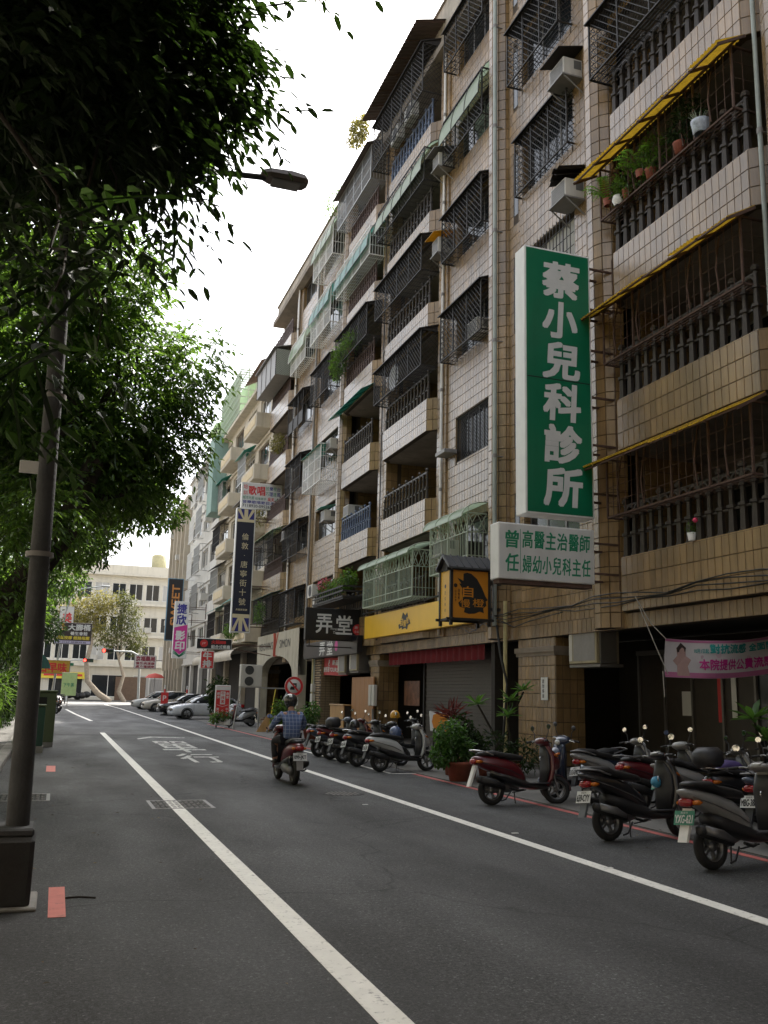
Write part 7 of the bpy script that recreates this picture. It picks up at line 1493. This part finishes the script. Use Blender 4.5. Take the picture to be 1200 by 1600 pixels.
m_skin = mat('skin', (.36,.19,.12), .55, .05)
skin('body', body, be, m_skin)
m_shirt = mat('checked_shirt', (.08,.12,.25), .8, .15, 12)
def plaid(m):
    n = m.node_tree.nodes; Lk = m.node_tree.links; b = n['Principled BSDF']; src = b.inputs['Base Color'].links[0].from_socket; tc = n.new('ShaderNodeTexCoord'); sx = n.new('ShaderNodeSeparateXYZ'); Lk.new(tc.outputs['Object'], sx.inputs[0]); prev = src
    for ax, per in (('Y', .075), ('Z', .075)):
        a = n.new('ShaderNodeMath'); a.operation = 'MULTIPLY'; a.inputs[1].default_value = 1/per; Lk.new(sx.outputs[ax], a.inputs[0]); f = n.new('ShaderNodeMath'); f.operation = 'FRACT'; Lk.new(a.outputs[0], f.inputs[0]); g = n.new('ShaderNodeMath'); g.operation = 'LESS_THAN'; g.inputs[1].default_value = .16; Lk.new(f.outputs[0], g.inputs[0]); h = n.new('ShaderNodeMath'); h.operation = 'MULTIPLY'; h.inputs[1].default_value = .6; Lk.new(g.outputs[0], h.inputs[0])
        mx = n.new('ShaderNodeMix'); mx.data_type = 'RGBA'; Lk.new(h.outputs[0], mx.inputs[0]); Lk.new(prev, mx.inputs[6]); mx.inputs[7].default_value = (.34,.40,.52,1); prev = mx.outputs[2]
    Lk.new(prev, b.inputs['Base Color'])
plaid(m_shirt)
shirt = [(-.25,0,.86,(.19,.15)),(-.29,0,.96,(.20,.145)),(-.30,0,1.10,(.19,.14)),(-.26,0,1.28,(.20,.13)),(-.20,0,1.40,(.085,.08)),(-.2,.19,1.345,.082),(-.1,.30,1.2,.072),(-.02,.335,1.12,.062),(.15,.335,1.045,.048),(-.2,-.19,1.345,.082),(-.1,-.30,1.2,.072),(-.02,-.335,1.12,.062),(.15,-.335,1.045,.048)]
skin('shirt', shirt, [(0,1),(1,2),(2,3),(3,4),(3,5),(5,6),(6,7),(7,8),(3,9),(9,10),(10,11),(11,12)], m_shirt)
m_trou = mat('dark_trousers', (.014,.014,.018), .8, .2, 8)
skin('trousers', [(-.24,0,.88,(.17,.12)),(-.14,.10,.865,.115),(.04,.17,.84,.095),(.21,.225,.80,.082),(.19,.215,.62,.072),(.16,.21,.46,.062),(-.14,-.10,.865,.115),(.04,-.17,.84,.095),(.21,-.225,.80,.082),(.19,-.215,.62,.072),(.16,-.21,.46,.062)], [(0,1),(1,2),(2,3),(3,4),(4,5),(0,6),(6,7),(7,8),(8,9),(9,10)], m_trou)
for s in (1, -1):
    sh = MB().loft([ring(.08,.40,.035,.03),ring(.13,.405,.045,.045),ring(.22,.395,.045,.035),ring(.32,.385,.045,.025),ring(.37,.38,.03,.015)]).xf(Matrix.Translation((0, s*.21, 0))); part('shoe', sh, mat('dark_shoe%d' % s, (.02,.018,.018), .6), PM)
    hnd = [(.24,s*.33,1.045,(.028,.02)),(.29,s*.33,1.06,(.034,.018))]; ed = [(0,1)]
    for k, (dy, L_) in enumerate(((-.03,.9),(-.01,1.0),(.01,.97),(.03,.8))):
        i = len(hnd); hnd += [(.315,s*.33+dy,1.068,.0095),(.345,s*.33+dy,1.05,.0085),(.345-.012*L_,s*.33+dy,1.02,.008)]; ed += [(1,i),(i,i+1),(i+1,i+2)]
    i = len(hnd); hnd += [(.27,s*.33-s*.045,1.045,.010),(.30,s*.33-s*.055,1.025,.009)]; ed += [(0,i),(i,i+1)]
    skin('hand', hnd, ed, m_skin, 0, 1)
hm = MB().lathe([(-.06,.10),(-.02,.125),(.05,.14),(.11,.13),(.155,.10),(.18,.05),(.185,.001)], (-.12,0,1.58), 20); part('helmet_shell', hm, mat('helmet_gloss', (.025,.025,.027), .12, .05, coat=.6), PM)
part('helmet_highlight', MB().grid(lambda u, v: (-.12-.14*math.cos(.45+v*.6)*math.cos((u-.5)*.5+.3), .14*math.cos(.45+v*.6)*math.sin((u-.5)*.5+.3), 1.64+.145*math.sin(.45+v*.6)), 6, 6), m_panel, PM)  # white patch on the shell, a highlight painted in as colour
part('helmet_visor', MB().grid(lambda u, v: (-.12+(.135+.06*v)*math.cos((u-.5)*1.9), (.135+.04*v)*math.sin((u-.5)*1.9), 1.66-.02*v), 10, 2), m_plast, PM)
part('hair', MB().lathe([(-.09,.07),(-.05,.092),(.0,.1)], (-.13,0,1.56), 14), mat('dark_hair', (.012,.01,.009), .7), PM)
part('face_features', MB().ball((-.03,0,1.545), .018, 8, 5).ball((-.045,.032,1.57), .012, 8, 5).ball((-.045,-.032,1.57), .012, 8, 5).box(-.045,-.036,-.022,.022,1.502,1.51), m_skin, PM)
for s in (1, -1): part('ear', MB().loft([[( -.14+.02*math.cos(2*PI*k/8), s*(.083+.01*q), 1.55+.03*math.sin(2*PI*k/8)) for k in range(8)] for q in (0, 1)]), m_skin, PM)
# ------------------------------------------------------------ cars nosed out from the arcade
def car(label, xy, ang, m, tall=0):
    t = thing('parked_car', label, 'car', (xy[0], xy[1], .012), 'cars parked nose out on the right', world=False, rot=(0,0,RAD(ang))); t.scale = (.92,)*3
    def sec(x, zb, w, zbelt, n=8):
        h = [(0,zb),(w*.86,zb),(w*.97,zb+.10),(w,zb+.28),(w*.985,zbelt-.12),(w*.93,zbelt-.02),(w*.8,zbelt),(0,zbelt+.015)]
        return [(x, y, z) for y, z in h]+[(x, -y, z) for y, z in reversed(h[1:-1])]
    st = [(2.22,.34,.62,.58),(2.16,.24,.74,.66),(1.95,.20,.84,.76),(1.5,.20,.88,.86),(1.0,.19,.89,.93),(.3,.19,.89,.95),(-.6,.19,.89,.97),(-1.5,.2,.88,.98),(-1.95,.22,.84,.97),(-2.12,.3,.76,.93),(-2.18,.42,.66,.86)]
    body = part('body', MB().loft([sec(*s) for s in st]), m, t)
    def gh(x, w, z0, z1, wt): h = [(w,z0),(wt,z1),(wt*.8,z1+.03),(0,z1+.04)]; return [(x, y, z) for y, z in h]+[(x, -y, z) for y, z in reversed(h[:-1])]
    top = 1.42+tall
    part('cabin_glass', MB().loft([gh(1.08,.78,.93,.945,.74),gh(.72,.79,.93,1.18,.70),(gh(.25,.80,.94,top-.05,.62)),gh(-.4,.80,.95,top-.02,.62),gh(-1.0,.80,.96,top-.06,.61),gh(-1.55,.78,.97,1.18+tall*.5,.64),gh(-1.85,.74,.97,1.0,.70)]), m_glass, t)
    part('roof', MB().loft([gh(.32,.64,top-.06,top-.03,.62),gh(-.1,.65,top-.04,top,.63),gh(-.6,.65,top-.05,top-.005,.63),gh(-1.08,.63,top-.1,top-.05,.6)]), m, t)
    for s in (1, -1):
        part('pillar', MB().tube([(1.08,s*.765,.94),(.72,s*.715,1.19),(.30,s*.635,top-.06)], .035, 6), m, t); part('pillar', MB().tube([(-.35,s*.81,.95),(-.42,s*.635,top-.05)], .035, 6), m_black, t); part('pillar', MB().tube([(-1.78,s*.745,.98),(-1.5,s*.665,1.2+tall*.5),(-1.02,s*.625,top-.08)], .06, 6), m, t)
        part('headlight', MB().loft([ring(2.12,.66,.05,.035),ring(2.0,.69,.11,.06),ring(1.75,.76,.07,.05)]).xf(Matrix.Translation((0,s*.60,0))), m_clear, t); part('tail_light', MB().bbox(-2.17,-1.95,s*.80-.08,s*.80+.04,.72,.92,.02), m_tail, t)
        part('wing_mirror', MB().loft([ring(.80,1.0,.03,.03),ring(.74,1.0,.09,.06),ring(.66,1.0,.08,.055)]).xf(Matrix.Translation((0,s*.95,0))), m, t)
        part('door_seam', MB().box(.935,.945,s*.884,s*.893,.3,.93).box(-.405,-.395,s*.884,s*.893,.3,.95).box(-1.15,-1.14,s*.876,s*.89,.5,.96), m_black, t)
        for x in (.0,-.95): part('door_handle', MB().bbox(x-.1,x+.08,s*.885-.02,s*.885+.02,.80,.83,.008), m, t)
        for x in (1.33,-1.32):
            w = part('wheel', MB().lathe([(-.1,.2),(-.11,.25),(-.10,.30),(-.05,.315),(.05,.315),(.10,.30),(.11,.25),(.1,.2)], (0,0,0), 24, 'y'), m_rubber, t); w.location = (x, s*.80, .315)
            b = MB().lathe([(s*.06,.22),(s*.095,.205),(s*.06,.19)], (0,0,0), 20, 'y').lathe([(s*.02,.19),(s*.03,.001)], (0,0,0), 20, 'y')
            part('wheel_arch', MB().lathe([(s*.06,.36),(s*.105,.36),(s*.105,.325),(s*.06,.325)], (x, s*.80,.315), 24, 'y'), m_black, t)
            rm = part('rim', b, m_black, w); sp = MB()
            for k in range(5): a = 2*PI*k/5; sp.beam((0,s*.085,0),(.2*math.cos(a),s*.085,.2*math.sin(a)),.05,.02,up=(0,1,0))
            part('spokes', sp, m_alloy, w)
    part('grille', MB().bbox(2.14,2.235,-.42,.42,.44,.54,.02), m_black, t); part('lower_grille', MB().bbox(2.12,2.20,-.6,.6,.28,.38,.02), m_black, t); part('licence_plate', MB().box(2.225,2.24,-.18,.18,.40,.49), m_plate, t)
    part('emblem', MB().ball((2.2,0,.585), .05, 8, 5, .6), m_chrome, t)
    return t
car('silver hatchback parked nose out beside the tall potted bush', (8.0,53.4), 186, paint('silver_car_paint', (.46,.48,.51), .25)); car('black car parked nose out behind the silver hatchback', (8.1,60.6), 186, paint('black_car_paint', (.012,.012,.013), .18)); car('pale champagne car third in the row of parked cars', (7.9,69.5), 184, paint('champagne_paint', (.38,.35,.29), .3), .12); car('pale silver car last in the row of parked cars', (7.7,76.5), 184, paint('pale_silver_paint', (.42,.42,.40), .3), .06)
